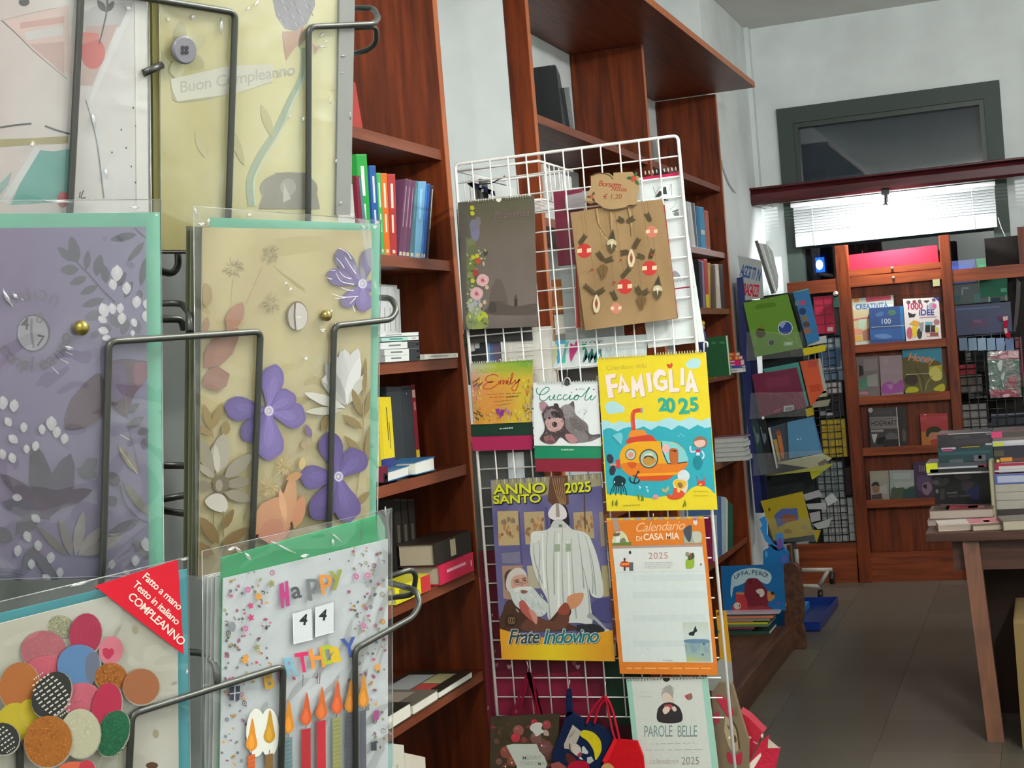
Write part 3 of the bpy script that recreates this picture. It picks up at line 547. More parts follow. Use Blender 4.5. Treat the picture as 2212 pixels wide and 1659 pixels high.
wire(2, [(838, 1247, -.02), (888, 1229, -.02), (899, 1243, -.022), (892, 1285, -.03), (838, 1292, -.05)], .0023)
wire(1, [(330, 655, -.05), (392, 655, -.035), (409, 676, -.012), (411, 716, -.003)])
wire(1, [(330, 689, -.06), (392, 689, -.06), (398, 712, -.06)], .003)
wire(2, [(390, 1408, -.03), (440, 1410, -.02), (466, 1436, -.008), (470, 1482, -.001)])
for q in ([(300, 575, -.075), (372, 592, -.075), (386, 575, -.078), (384, 548, -.08)], [(300, 1005, -.075), (420, 1006, -.075)], [(300, 1088, -.07), (420, 1066, -.07)], [(300, 1096, -.075), (420, 1112, -.075)], [(300, 540, -.07), (430, 541, -.07)], [(310, 158, -.05), (350, 140, -.05)]): wire(1, q, .0028, name='rear_wire')
# rear frame: two uprights and a grey inner plate
for s_ in (-.20, -.064, .11): o = P2 + ES*s_ - EN*.105; B().tube([o+V((0, 0, .6)), o-V((0, 0, 1.2))], .005, '#4c504a', 8).build('frame_post', 'steel', rack)
o = P2 - EN*.16; B().hexa([o-ES*.36+V((0, 0, .55)), o+ES*.12+V((0, 0, .55)), o+ES*.12-V((0, 0, .9)), o-ES*.36-V((0, 0, .9))] + [p-EN*.004 for p in (o-ES*.36+V((0, 0, .55)), o+ES*.12+V((0, 0, .55)), o+ES*.12-V((0, 0, .9)), o-ES*.36-V((0, 0, .9)))], '#6b6e6b').build('inner_plate', 'dull', rack)
for s_, h in ((-.36, 1.2), (.118, 1.2)):
    q = P2 + ES*s_ - EN*.15; B().tube([V((q.x, q.y, 2.1)), V((q.x, q.y, .0))], .009, '#4c504a', 8).build('rack_post', 'steel', rack)
def card(i, label, q, env=None, envc='#5fa087', cello=None, th=.0012, depth=-.004, c='#ffffff', fr='N', group=None, art=None, mat='gloss', extra=0, extras=(), creases=None):
    pl = RP[i].off(depth); Q = [hit(pl, p, fr) for p in q]
    t = thing('greeting_card', label, 'card', (Q[2]+Q[3])/2, group)
    B().prism(Q, -pl.n*th, c).build('card_front', mat, t)
    if env: B().prism([hit(pl.off(-.0022), p, fr) for p in env], -pl.n*.0008, envc).build('envelope', 'paper', t)
    for k in range(extra): B().prism([p - pl.n*(.0042+.0028*k) - ES*(.0035+.0016*k) for p in Q], -pl.n*.0011, extras[k % len(extras)]).build('card_behind', 'paper', t)
    if art: a = Art(pl, fr, .0002, .000008).setclip(q, fr); art(a); a.build(t)
    if cello: B().prism([hit(pl.off(.0019), p, fr) for p in cello], -pl.n*.0001, '#ffffff').build('plastic_sleeve', 'cello', t)
    if cello:
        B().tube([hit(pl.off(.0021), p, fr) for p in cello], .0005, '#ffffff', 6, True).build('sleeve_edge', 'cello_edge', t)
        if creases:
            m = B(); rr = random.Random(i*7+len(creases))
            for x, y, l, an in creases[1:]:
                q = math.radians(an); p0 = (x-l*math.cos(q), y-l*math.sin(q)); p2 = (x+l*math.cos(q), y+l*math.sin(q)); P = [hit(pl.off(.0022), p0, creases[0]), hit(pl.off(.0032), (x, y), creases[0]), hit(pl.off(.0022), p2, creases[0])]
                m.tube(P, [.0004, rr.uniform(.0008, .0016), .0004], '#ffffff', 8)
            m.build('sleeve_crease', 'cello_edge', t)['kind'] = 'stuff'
    return t
# ---- upper row, by the frame edge: cocktail card
def art_a(a):
    a.field([(-140, -140), (316, -140), (320, 560), (-140, 560)], 30, 40, lambda u, v: mixc('#b5a7a2', '#c3c1be', u*1.3-.35+nz(u, v, 4)*.2))
    a.f('Z1').poly([(-40, 160), (100, 120), (510, 40), (530, 560), (300, 420), (20, 160)], '#bda49c')
    a.poly([(150, 170), (480, 120), (480, 170), (150, 215)], '#b48b84').poly([(180, 240), (470, 190), (470, 260), (200, 300)], '#b7b3b0').poly([(220, 330), (480, 310), (480, 560)], '#b0948c')
    a.line([(10, 150), (140, 270), (260, 390), (500, 590)], (9, 4), '#55504e').line([(0, 155), (250, 95), (420, 60)], 7, '#9a928e')
    a.poly([(620, 90), (760, 20), (1000, 20), (900, 200), (620, 260)], '#a8a4a3').poly([(640, 200), (880, 180), (690, 640), (600, 640)], '#ad948c').ell(693, 395, 92, 120, '#b25550').poly([(620, 240), (740, 250), (740, 290), (620, 330)], '#bb6a62')
    a.leaf(790, 90, 110, 50, -125, '#3e3735').leaf(795, 90, 100, 45, -55, '#3e3735').line([(800, 0), (795, 100), (740, 330)], 12, '#45403e')
    a.line([(980, 60), (860, 330), (690, 720), (690, 790)], (46, 26), '#c3c2c1').line([(650, 745), (740, 1050), (800, 1480)], (18, 58), '#bebdbc').line([(640, 745), (720, 1050), (775, 1480)], (8, 12), '#77736f')
    a.line([(0, 952), (110, 935), (235, 922)], 14, '#3c3937', False).line([(335, 940), (420, 972), (520, 1000)], 14, '#3c3937', False)
    a.poly([(0, 1040), (250, 1030), (510, 1015), (510, 1070), (250, 1080), (0, 1098)], '#8f8458').ell(245, 1072, 14, 20, '#d9cfae')
    a.poly([(290, 1120), (400, 1130), (520, 1110), (520, 1500), (80, 1530), (180, 1300), (240, 1220)], '#5a9088').poly([(260, 1090), (300, 1120), (60, 1520), (0, 1500)], '#bcbab8').poly([(0, 1370), (90, 1280), (60, 1380), (0, 1450)], '#7f9a94')
    a.ell(470, 1490, 45, 60, '#b0525a').line([(600, 1430), (590, 1480)], 8, '#4a4543').line([(625, 1420), (605, 1475), (640, 1475)], 9, '#4a4543').ell(180, 15, 40, 30, '#3c3937')
    for x, y in ((995, 805), (1015, 942), (905, 968), (942, 1104), (836, 1138), (980, 1243), (1012, 1362)): a.ell(x, y, 6, 8, '#4a4543')
    a.poly([(1005, -20), (1085, -20), (1112, 1580), (1020, 1580)], '#cdc8c3')
card(0, 'pale pink cocktail card with red cherry in the upper pocket', [(-140, -140), (314, -140), (322, 540), (-140, 545)], cello=[(-140, -140), (320, -140), (328, 545), (-140, 550)], c='#c6c2be', art=art_a, creases=['Z1', (960, 62, 24, 20), (700, 900, 60, 78), (790, 1290, 40, 80), (240, 1080, 16, 80)])
# ---- upper row: mustard craft card with button flower
def art_b(a):
    a.field([(345, -150), (733, -150), (730, 540), (350, 540)], 40, 60, lambda u, v: mixc(mixc('#a99e62', '#c9c394', u*1.5-.1), '#d0caa6', nz(u, v, 3, 2)*.6+.1-max(0, v-.6)*.4))
    a.f('Z2').poly([(840, -80), (1145, -80), (1150, 40), (1095, 165), (1010, 215), (940, 200), (880, 110)], '#8b878d')
    for k in range(26): x = 880+(k*37) % 250; y = -60+(k*53) % 230; a.line([(x, y), (x+18, y+30)], 6, '#a7a4a8' if k % 2 else '#7a767d', False)
    a.poly([(1320, -80), (1425, -80), (1385, 1480), (1295, 1480)], '#787873')
    a.leaf(210, 330, 190, 95, -85, '#8f8a55').leaf(290, 320, 130, 110, -30, '#aaa370').leaf(270, 390, 140, 110, 35, '#a39c68').leaf(175, 350, 110, 100, 190, '#b0a874').leaf(215, 400, 150, 100, 100, '#b9b48a').line([(165, 420), (140, 490), (190, 545)], 10, '#857f50')
    a.poly([(155, 545), (560, 455), (870, 440), (860, 560), (600, 645), (200, 700), (165, 620)], '#c2bfae').line([(155, 545), (165, 620), (200, 700), (450, 675)], 6, '#9c9a86')
    a.text('Buon Compleanno', 215, 640, 112, '#aaa79a', -9, .01, .15, .95)
    a.line([(1075, 330), (1060, 520), (980, 690), (880, 900), (760, 1090), (700, 1250), (710, 1420)], (38, 44), '#98a58c').line([(1090, 330), (1075, 530), (1000, 700), (900, 930), (790, 1110), (730, 1250), (740, 1420)], 14, '#b9c3ac')
    a.poly([(925, 215), (1010, 215), (1070, 180), (1060, 300), (1010, 330), (950, 420), (935, 300)], '#b28f7a').poly([(1130, 300), (1175, 330), (1150, 380)], '#c09a86')
    a.ell(970, 1300, 200, 115, '#8e897b').poly([(880, 1190), (1080, 1190), (1150, 1270), (1185, 1440), (760, 1440), (810, 1290)], '#8a8576').ell(965, 1290, 55, 60, '#a09c92').poly([(935, 1260), (985, 1370), (930, 1395)], '#bab6aa')
    for q in ((560, 860, 300), (780, 720, 240), (330, 900, 200)): a.leaf(q[0], q[1], q[2], 60, 70, '#b0a878')
b_ = card(0, 'mustard craft card with a grey button flower in the upper pocket', [(345, -150), (733, -150), (730, 538), (350, 540)], cello=[(343, -152), (765, -152), (757, 538), (347, 544)], c='#b7ae78', art=art_b, creases=['Z2', (140, 135, 18, 60), (310, 115, 20, 110), (750, 20, 24, 120), (690, 60, 14, 130), (505, 180, 60, 88), (1200, 240, 22, 130), (1225, 285, 14, 20), (1200, 320, 28, 5), (1255, 690, 26, 80), (1068, 820, 20, 95), (975, 800, 10, 80), (1340, 385, 26, 5), (1335, 500, 10, 60), (1392, 800, 40, 88), (1325, 1400, 18, 120), (1295, 1110, 14, 100)], extra=2, extras=('#a39a66', '#8e875c'))
bt = hit(RP[0].off(.001), (235, 345), 'Z2'); nn = RP[0].n
bn_ = B().tube([bt, bt+nn*.003, bt+nn*.0045], [.0098, .0102, .009], '#6c6a70', 20).build('button', 'plastic', b_)
for dx, dy in ((-14, -14), (14, -14), (-14, 14), (14, 14)): p = hit(RP[0].off(.0056), (252+dx, 345+dy*1.1), 'Z2'); B().tube([p, p+nn*.0004], .0016, '#37353b', 8).build('button_hole', 'dull', bn_)
B().prism([hit(RP[0].off(-.001), p, 'Z2') for p in ((1322, -160), (1428, -160), (1395, 1480), (1297, 1480))], -nn*.006, '#7d7d79').build('sleeve_fold', 'plastic', b_)
# ---- middle row, purple floral card
def drop(a, x, y, r, ang=90, c='#b9b6bb'): a.leaf(x, y, r*2.4, r*1.7, ang, c); a.leaf(x+1, y+2, r*1.4, r*.7, ang, tint(c, 1.14))
def art_c(a):
    a.field([(-170, 494), (315, 490), (322, 1250), (-170, 1250)], 44, 66, lambda u, v: mixc(mixc('#706280', '#7e7a92', u*1.6-.75+v*.1), '#5e566c', v*1.1-.45+nz(u, v, 5)*.25))  # darkening down the card is shade painted into the print
    a.f('Z3'); g = '#55535e'
    for x, y, l, w_, an in ((660, 595, 250, 100, -103), (630, 575, 190, 75, -138), (675, 640, 165, 90, 178), (735, 650, 175, 62, -84), (745, 705, 165, 72, 158), (820, 700, 195, 90, -78), (835, 780, 170, 68, 155), (895, 890, 210, 72, 162), (905, 760, 160, 75, -95), (1000, 790, 150, 60, -60), (1060, 890, 170, 62, -65), (1190, 900, 90, 62, -90), (1170, 340, 240, 70, 168), (1235, 400, 230, 60, 130), (1260, 520, 270, 70, 103), (860, 1010, 150, 90, 160), (850, 1190, 80, 60, 170), (1040, 1020, 130, 80, 110), (950, 1020, 110, 80, 70), (1090, 1060, 150, 78, 110), (1160, 1060, 140, 70, 80), (960, 1150, 120, 70, 190)): a.leaf(x, y, l, w_, an, g if y < 900 else '#605d68')
    a.line([(620, 545), (760, 680), (860, 800), (980, 920)], (10, 16), g).line([(1150, 285), (1245, 375)], 10, g)
    for x, y, r, an in ((1000, 600, 60, 92), (950, 720, 42, 75), (1082, 745, 46, 92), (1172, 862, 46, 96), (865, 925, 54, 70), (950, 925, 42, 80), (1030, 925, 38, 95), (1045, 1005, 44, 95), (1248, 985, 44, 90), (1250, 890, 38, 90), (835, 1045, 38, 30), (835, 1150, 40, 15), (1130, 1055, 34, 70), (1132, 1155, 24, 90), (870, 1230, 32, -10)): drop(a, x, y, r, an, '#bdbabf')
    a.arc('buon', 285, 1180, 282, -132, -66, 200, '#6a5d70', .004).arc('compleanno', 285, 1180, 320, 158, 18, 170, '#5f5364', .002, True)
    for p in (((25, 800), (110, 960)), ((110, 845), (150, 885)), ((180, 885), (200, 905)), ((550, 1290), (625, 1310)), ((555, 1340), (620, 1370)), ((510, 1400), (585, 1440)), ((440, 1470), (500, 1530))): a.line([p[0], p[1]], (5, 9), '#c3bcc0', False)
    a.ell(288, 1180, 142, 158, '#4f4852').ell(280, 1184, 132, 148, '#8c8890').line([(270, 1060), (268, 1180), (288, 1310)], 22, '#6d6670')
    a.text('4', 175, 1150, 150, '#463f42', 3, .01).text('7', 300, 1290, 140, '#463f42', 10, .01).text('8', 300, 1090, 130, '#6a6063', 10, 0)
    # lower flowers
    a.f('Z4')
    for q in ([(780, 190), (790, -60), (1070, -60), (1075, 30), (960, 180), (905, 330)], [(520, 200), (720, 20), (735, 330), (480, 420)]): a.blob(q, '#584553')
    a.blob([(800, -20), (880, -40), (910, 100), (880, 200), (800, 210)], '#5d4a6a').blob([(960, -40), (1065, -50), (1060, 40), (980, 120)], '#77505f')
    for x, y, l, w_, an, c in ((350, 1080, 560, 170, -100, '#3f3644'), (360, 1050, 480, 190, -72, '#43384a'), (330, 1000, 420, 110, -142, '#43334a'), (340, 1030, 340, 120, 195, '#403a4e'), (380, 960, 300, 110, -20, '#47394a'), (350, 1070, 200, 100, -120, '#4a3b4c')): a.leaf(x, y, l, w_, an, c)
    for x, y, l, w_, an, c in ((540, 1330, 330, 80, -80, '#7d7876'), (520, 1340, 300, 70, -108, '#6d6765'), (560, 1330, 280, 80, -50, '#807b78'), (580, 1330, 340, 90, -25, '#77716f'), (480, 1330, 300, 60, -135, '#5d5652'), (990, 740, 250, 60, -125, '#7b7268'), (1070, 1040, 300, 70, -128, '#6b665f'), (1080, 1360, 200, 70, -130, '#57545a'), (780, 1180, 130, 40, -20, '#8b8680')): a.leaf(x, y, l, w_, an, c)
    for x, y, l, w_, an in ((850, 830, 120, 80, -120), (780, 900, 90, 90, 60), (1000, 1070, 240, 70, 155), (920, 400, 130, 60, -30), (910, 300, 110, 50, -35), (990, 430, 100, 60, 10), (1030, 560, 110, 80, -60), (420, 1540, 330, 80, -125), (160, 1450, 260, 90, -60), (90, 1220, 160, 110, -150), (120, 1180, 240, 120, -45), (700, 640, 120, 90, 150), (700, 760, 160, 90, 200)): a.leaf(x, y, l, w_, an, '#4e4a55')
    a.line([(860, 830), (890, 940), (980, 1050), (1080, 1100)], 12, '#4e4a55').line([(900, 180), (930, 430), (1010, 740)], 7, '#6a5a5c').line([(860, 560), (985, 740)], 4, '#c9b795', False).line([(860, 460), (930, 500)], 4, '#d8cfc0', False)
    for x, y, r, an in ((20, 180, 44, 90), (105, 205, 40, 95), (40, 335, 32, 60), (170, 370, 32, 90), (298, 385, 32, 85), (370, 325, 46, 92), (415, 400, 36, 100), (470, 450, 34, 100), (62, 465, 36, 40), (262, 505, 32, 100), (188, 530, 28, 85), (75, 590, 34, 70), (10, 560, 34, 80), (85, 905, 32, 10), (225, 1035, 34, 40), (182, 1150, 36, 70), (270, 1215, 34, 85), (135, 1250, 36, 100), (372, 1300, 36, 100), (225, 1350, 32, 90), (430, 1410, 32, 90), (1040, 1195, 44, 80), (975, 1325, 34, 95), (805, 1355, 30, 95), (885, 1435, 22, 30), (305, 1465, 32, 40), (1075, 1285, 30, 60)): drop(a, x, y, r, an, '#a8a5a8' if y < 700 else '#98969a')  # lower drops toned darker to follow the painted shade
    for k in range(7): a.line([(-20, 1430+22*k), (70, 1425+22*k), (165, 1450+20*k)], 12, '#363650' if k % 2 else '#44445c')
c_ = card(1, 'purple floral birthday card with a number window and brass stud', [(-170, 496), (315, 490), (322, 1250), (-170, 1256)], env=[(-170, 463), (345, 459), (352, 1240), (-170, 1250)], cello=[(-170, 434), (347, 431), (354, 1242), (-170, 1256)], c='#8a8096', art=art_c, creases=['Z3', (1335, 175, 14, 20), (60, 880, 70, 62), (130, 865, 24, 45), (590, 1310, 40, 20), (1150, 110, 40, 5), (500, 60, 120, 3)])
o = hit(RP[1].off(.0), (695, 1140), 'Z3'); B().ball(o, .0052, '#8f7f3c', 14, (1, 1, 1)).build('brass_stud', 'foil', c_)
# ---- middle row, golden floral card
def violet(a, x, y, pet, c0, cc='#9a94ad'):
    for l, w_, an, k in pet:
        a.petal(x, y, l, w_, an, tint(c0, k)); a.petal(x, y, l*.93, w_*.8, an, tint(c0, k*1.12)); a.petal(x, y, l*.75, w_*.36, an+3, tint(c0, k*1.28)); q = math.radians(an)
        for d in (-.18, 0, .2): a.line([(x+50*math.cos(q+d), y+50*math.sin(q+d)), (x+l*.7*math.cos(q+d), y+l*.7*math.sin(q+d))], (6, 2), tint(c0, k*1.6))
    a.ell(x, y, 42, 46, cc); a.ring(x, y, 30, 34, 7, '#c3bec8'); a.ell(x-4, y, 14, 16, '#b5ad9e')
def puff(a, x, y, r, c='#8d7d58'):
    rr = random.Random(int(x+y))
    for k in range(60): t = rr.uniform(0, 6.28); q = r*rr.uniform(.25, 1); a.line([(x+q*.55*math.cos(t), y+q*.55*math.sin(t)), (x+q*math.cos(t+.15), y+q*math.sin(t+.15))], 5, c if k % 3 else '#b3a67c', False)
def art_d(a):
    a.field([(438, 491), (803, 498), (797, 1250), (430, 1250)], 44, 66, lambda u, v: mixc(mixc('#b09e72', '#c6ba8c', .5+nz(u, v, 3, 5)*.8), '#a08a5e', max(0, v-.55)*.9+max(0, .15-u)*3))
    a.f('Z5').poly([(800, 400), (1050, 370), (1330, 380), (1240, 500), (830, 560)], '#b4a678').poly([(800, 660), (960, 760), (1090, 860), (1010, 840), (840, 700)], '#a89866')
    for p in (((690, 650), (540, 990)), ((425, 760), (400, 1080)), ((790, 640), (1080, 880))): a.line([p[0], p[1]], 9, '#a6936a', False)
    puff(a, 430, 660, 105); puff(a, 765, 540, 100, '#94865c'); puff(a, 765, 970, 105, '#94855e'); a.blob([(165, 800), (230, 830), (240, 950), (190, 1000), (160, 960)], '#9c8658')
    a.leaf(380, 1220, 290, 150, -62, '#a6775e').leaf(170, 1560, 480, 220, -50, '#93644f').leaf(280, 1560, 400, 130, -72, '#9a6c56').leaf(400, 1610, 260, 220, 160, '#8e6149').leaf(170, 1250, 160, 70, -80, '#9a7a5a')
    violet(a, 1590, 800, ((330, 130, -78, 1.0), (380, 150, -128, .9), (330, 150, 195, .85), (270, 130, 130, .95), (250, 150, 85, 1.05), (120, 110, 15, 1.0)), '#6a5f82')
    for q in ([(1355, 570), (1400, 620), (1425, 660)], [(1430, 560), (1480, 640), (1530, 710)], [(1350, 700), (1400, 780), (1510, 805)], [(1380, 690), (1430, 740), (1490, 755)], [(1395, 830), (1450, 855), (1510, 860)], [(1310, 890), (1420, 920), (1550, 912)], [(1340, 935), (1430, 925)], [(1475, 980), (1530, 925)], [(1265, 745), (1315, 760)], [(1375, 480), (1450, 520), (1490, 580)], [(1300, 680), (1345, 680)], [(1500, 990), (1520, 1050)]): a.line(q, (4, 9), '#d4cbd6')
    a.ell(1005, 1088, 95, 132, '#6f6350').ell(1010, 1092, 86, 122, '#a9a39c').poly([(925, 1100), (945, 1010), (985, 968), (975, 1210), (940, 1180)], '#97918c').line([(985, 968), (980, 1090), (990, 1212)], 16, '#655b52').line([(1003, 1098), (1038, 1098)], 5, '#e8e4e0', False)
    for l, w_, an in ((240, 90, -95), (260, 80, -70), (230, 90, -125), (200, 90, 180)): a.leaf(1450, 1660, l*1.15, w_*1.6, an, '#b0aeac')
    a.f('Z6')
    for x, y, l, w_, an, c in ((1370, 380, 480, 110, -95, '#a9a8a6'), (1370, 390, 420, 110, -115, '#8f8e8a'), (1380, 380, 430, 110, -75, '#bab9b7'), (1370, 400, 380, 90, 200, '#b1afa6'), (1350, 420, 330, 70, 178, '#a8a598'), (1370, 380, 300, 60, -135, '#9a9890'), (1385, 370, 340, 80, -58, '#a5a39b')): a.leaf(x, y, l, w_, an, c)
    for x, y, l, w_, an in ((1510, 470, 250, 70, -110), (1515, 580, 210, 70, 215), (1530, 300, 330, 36, -88), (1530, 480, 300, 50, -75), (1215, 460, 150, 60, 110), (1520, 800, 230, 60, -135), (1540, 830, 330, 60, -80), (1440, 1250, 200, 60, -45), (1520, 900, 160, 60, -70), (220, 590, 230, 70, -105), (225, 590, 260, 70, -68), (230, 640, 170, 60, 215), (330, 640, 130, 80, -75), (130, 640, 200, 70, -115)): a.leaf(x, y, l, w_, an, '#7b6b49')
    a.line([(1515, 160), (1520, 560), (1480, 1000), (1440, 1260)], 9, '#85754e').line([(225, 580), (240, 660)], 9, '#7d6b49')
    violet(a, 715, 425, ((400, 190, -84, .98), (380, 200, -176, .78), (330, 200, 128, .72), (320, 210, 10, .95), (420, 230, 88, 1.02), (260, 180, -35, .95)), '#665a86')
    violet(a, 1310, 985, ((390, 200, -105, .8), (330, 200, 178, .85), (300, 220, -45, .8), (420, 220, 118, .72), (400, 220, 74, .85)), '#5f5280', '#8680a0')
    a.leaf(1075, 660, 130, 56, -110, '#6c5a78').line([(1070, 650), (1100, 760), (1130, 830)], 7, '#8c7c58').ell(1020, 715, 32, 30, '#93806a')
    for x, y, l, w_, an, c in ((270, 960, 350, 170, -80, '#8b8578'), (250, 980, 420, 120, -115, '#7a7464'), (330, 1000, 330, 120, -40, '#7d776a'), (330, 1060, 260, 90, -10, '#746d5e'), (330, 1120, 260, 100, 15, '#7a7363'), (230, 1060, 200, 100, 175, '#6d6656'), (280, 960, 250, 60, -95, '#a09a8e'), (250, 1000, 200, 60, -140, '#857e70')): a.leaf(x, y, l, w_, an, c)
    a.ell(305, 1050, 70, 80, '#5f5848').ell(290, 1060, 30, 50, '#82796a').blob([(170, 1190), (250, 1130), (330, 1150), (365, 1230), (330, 1290), (220, 1260)], '#a39d93')
    for x, y, l, w_, an in ((290, 1560, 280, 110, -125), (320, 1440, 200, 70, -62), (310, 1580, 280, 90, -35), (250, 1650, 240, 120, 200), (330, 1640, 200, 110, -20)): a.leaf(x, y, l, w_, an, '#6b5637')
    a.line([(240, 1290), (240, 1560)], 10, '#6b5a3a').line([(325, 1280), (325, 1500)], 10, '#6b5a3a'); puff(a, 840, 900, 95, '#a98f63'); puff(a, 715, 1080, 90, '#a18558')
    for x, y, l, w_, an, c in ((600, 1480, 420, 260, -50, '#a67a5e'), (620, 1500, 300, 220, -20, '#a2705c'), (850, 1460, 500, 130, -82, '#a97f60'), (930, 1430, 300, 110, -75, '#a8765a'), (860, 1380, 300, 60, -100, '#b98d6c'), (1000, 960, 150, 70, 160, '#a27a55'), (990, 930, 110, 60, -80, '#ab976a')): a.leaf(x, y, l, w_, an, c)
d_ = card(1, 'golden floral birthday card with violet blooms in plastic sleeve', [(438, 491), (803, 498), (797, 1245), (430, 1245)], env=[(455, 470), (821, 484), (812, 1130), (806, 1240), (450, 1240)], cello=[(418, 445), (823, 476), (814, 1250), (424, 1250)], c='#b3a476', art=art_d, creases=['Z5', (575, 185, 22, 70), (1495, 188, 34, 30), (1600, 290, 20, 35), (1700, 290, 26, 10), (1722, 250, 26, 20), (1310, 1050, 22, 100), (905, 800, 22, 60), (945, 845, 18, 30), (1235, 1215, 30, 10), (95, 160, 50, 75), (210, 240, 24, 90), (150, 265, 40, 5), (1350, 1165, 22, 60), (1080, 1470, 18, 10)], extra=3, extras=('#5c5e4b', '#66664f', '#51543f'))
o = hit(RP[1].off(.0), (1265, 1085), 'Z5'); B().ball(o, .0045, '#8f7f4c', 14).build('brass_stud', 'foil', d_)
# ---- lower row, balloon card with red corner label
def art_e(a):
    a.field([(-170, 1390), (383, 1251), (388, 1900), (-170, 1900)], 30, 30, lambda u, v: mixc('#c9c5ba', '#bdb8a6', nz(u, v, 4, 9)+.4))
    a.f('Z7')
    def bal(x, y, rx, ry, c, rot=0, pat=None):
        a.ell(x+4, y+5, rx+5, ry+5, '#8d877a', rot).ell(x, y, rx, ry, c, rot); rr = random.Random(int(x))
        if pat == 'dash':
            for k in range(110):
                t = rr.uniform(0, 6.28); q = rr.uniform(0, .9)**.5; u, w_ = x+rx*q*math.cos(t), y+ry*q*math.sin(t); a.line([(u, w_), (u+rr.uniform(-14, 14), w_+rr.uniform(-14, 14))], 4, tint(c, 1.35 if k % 2 else .85), False)
        if pat == 'dot':
            for k in range(150): t = rr.uniform(0, 6.28); q = rr.uniform(0, .92)**.5; a.ell(x+rx*q*math.cos(t), y+ry*q*math.sin(t), 6, 5, tint(c, 1.5 if k % 2 else .7), 0, 6)
        if pat == 'stripe':
            for k in range(-9, 10):
                d = k*34; h = ry*math.sqrt(max(0, 1-(d/ry)**2))*.66 if abs(d) < ry else 0
                if h > 10:
                    for j in range(5): u0 = -h+2*h*j/5; ca, sa = math.cos(-.62), math.sin(-.62); p = lambda u: (x+u*ca-d*sa, y+u*sa+d*ca); a.line([p(u0+6), p(u0+2*h/5*.8)], 11, '#b9b5a9', False)
        if pat == 'vein':
            for k in range(9): u = x-rx*.7+k*rx*.17; a.line([(u, y-ry*.6), (u+14, y+ry*.5)], 5, tint(c, 1.2), False)
    bal(455, 600, 100, 82, '#a8a382', 20, 'dot'); bal(325, 780, 170, 150, '#b05864', 0, 'dash'); bal(640, 660, 122, 160, '#8e2b42', 8, 'vein'); bal(830, 780, 90, 108, '#b0636f', 12)
    a.blob([(770, 770), (800, 760), (815, 772), (835, 762), (855, 785), (840, 820), (805, 845), (772, 815)], '#a02c44')
    bal(350, 930, 160, 110, '#a8505c', 0, 'dash'); bal(590, 890, 162, 155, '#4f6f93'); a.blob([(650, 820), (730, 800), (735, 950), (680, 1030), (640, 960)], '#5a6070')
    bal(830, 980, 122, 110, '#8f5624', 0, 'dot'); bal(1055, 1050, 138, 135, '#8a5639', -10); bal(145, 1050, 150, 185, '#94582c', 10); bal(120, 1310, 140, 140, '#a29126'); bal(235, 1260, 80, 120, '#a89628', -20)
    bal(615, 1150, 150, 130, '#a85462', 0, 'dash'); bal(800, 1190, 110, 170, '#9c2740', 10); bal(845, 1400, 115, 180, '#1f5538', 22, 'dot'); bal(385, 1110, 135, 185, '#2b2a28', 32, 'stripe'); bal(20, 1440, 125, 120, '#2b2a28', 20, 'stripe')
    bal(600, 1400, 150, 185, '#a19d84', 0, 'dash'); bal(360, 1460, 180, 195, '#8f5620', 14, 'dot'); bal(560, 1680, 130, 70, '#b5563c'); bal(650, 1660, 60, 60, '#a5303c')
    for x, y in ((1012, 625), (1165, 1403)): a.ell(x, y, 24, 34, '#857d68')
    a.ell(1137, 1640, 46, 26, '#4a3420').line([(770, 1560), (690, 1720)], 6, '#7f7a6a', False)
e_ = card(2, 'cream balloon card with a red corner label in the lower pocket', [(-170, 1390), (383, 1251), (388, 1900), (-170, 1900)], env=[(-170, 1366), (404, 1229), (412, 1900), (-170, 1900)], envc='#2c8792', cello=[(-170, 1340), (406, 1203), (414, 1900), (-170, 1900)], c='#c6c2b6', art=art_e, creases=['Z7', (1380, 98, 30, -10), (600, 280, 80, -16), (1400, 940, 20, 90)])
pl = RP[2].off(-.0015); B().prism([hit(pl, p, 'Z7') for p in ((708, 298), (1330, 98), (1376, 812))], -pl.n*.0002, '#c4142a').build('corner_label', 'gloss', e_)
a = Art(pl, 'Z7', .0002, .00001)
for s_, x, y, z in (('Fatto a mano', 1060, 232, 78), ('Testo in italiano', 988, 292, 78), ('COMPLEANNO', 950, 382, 86)): a.text(s_, x, y, z, '#e3cfc0', 42, .012, 0, .92, .98)
a.build(e_, name='label_print')
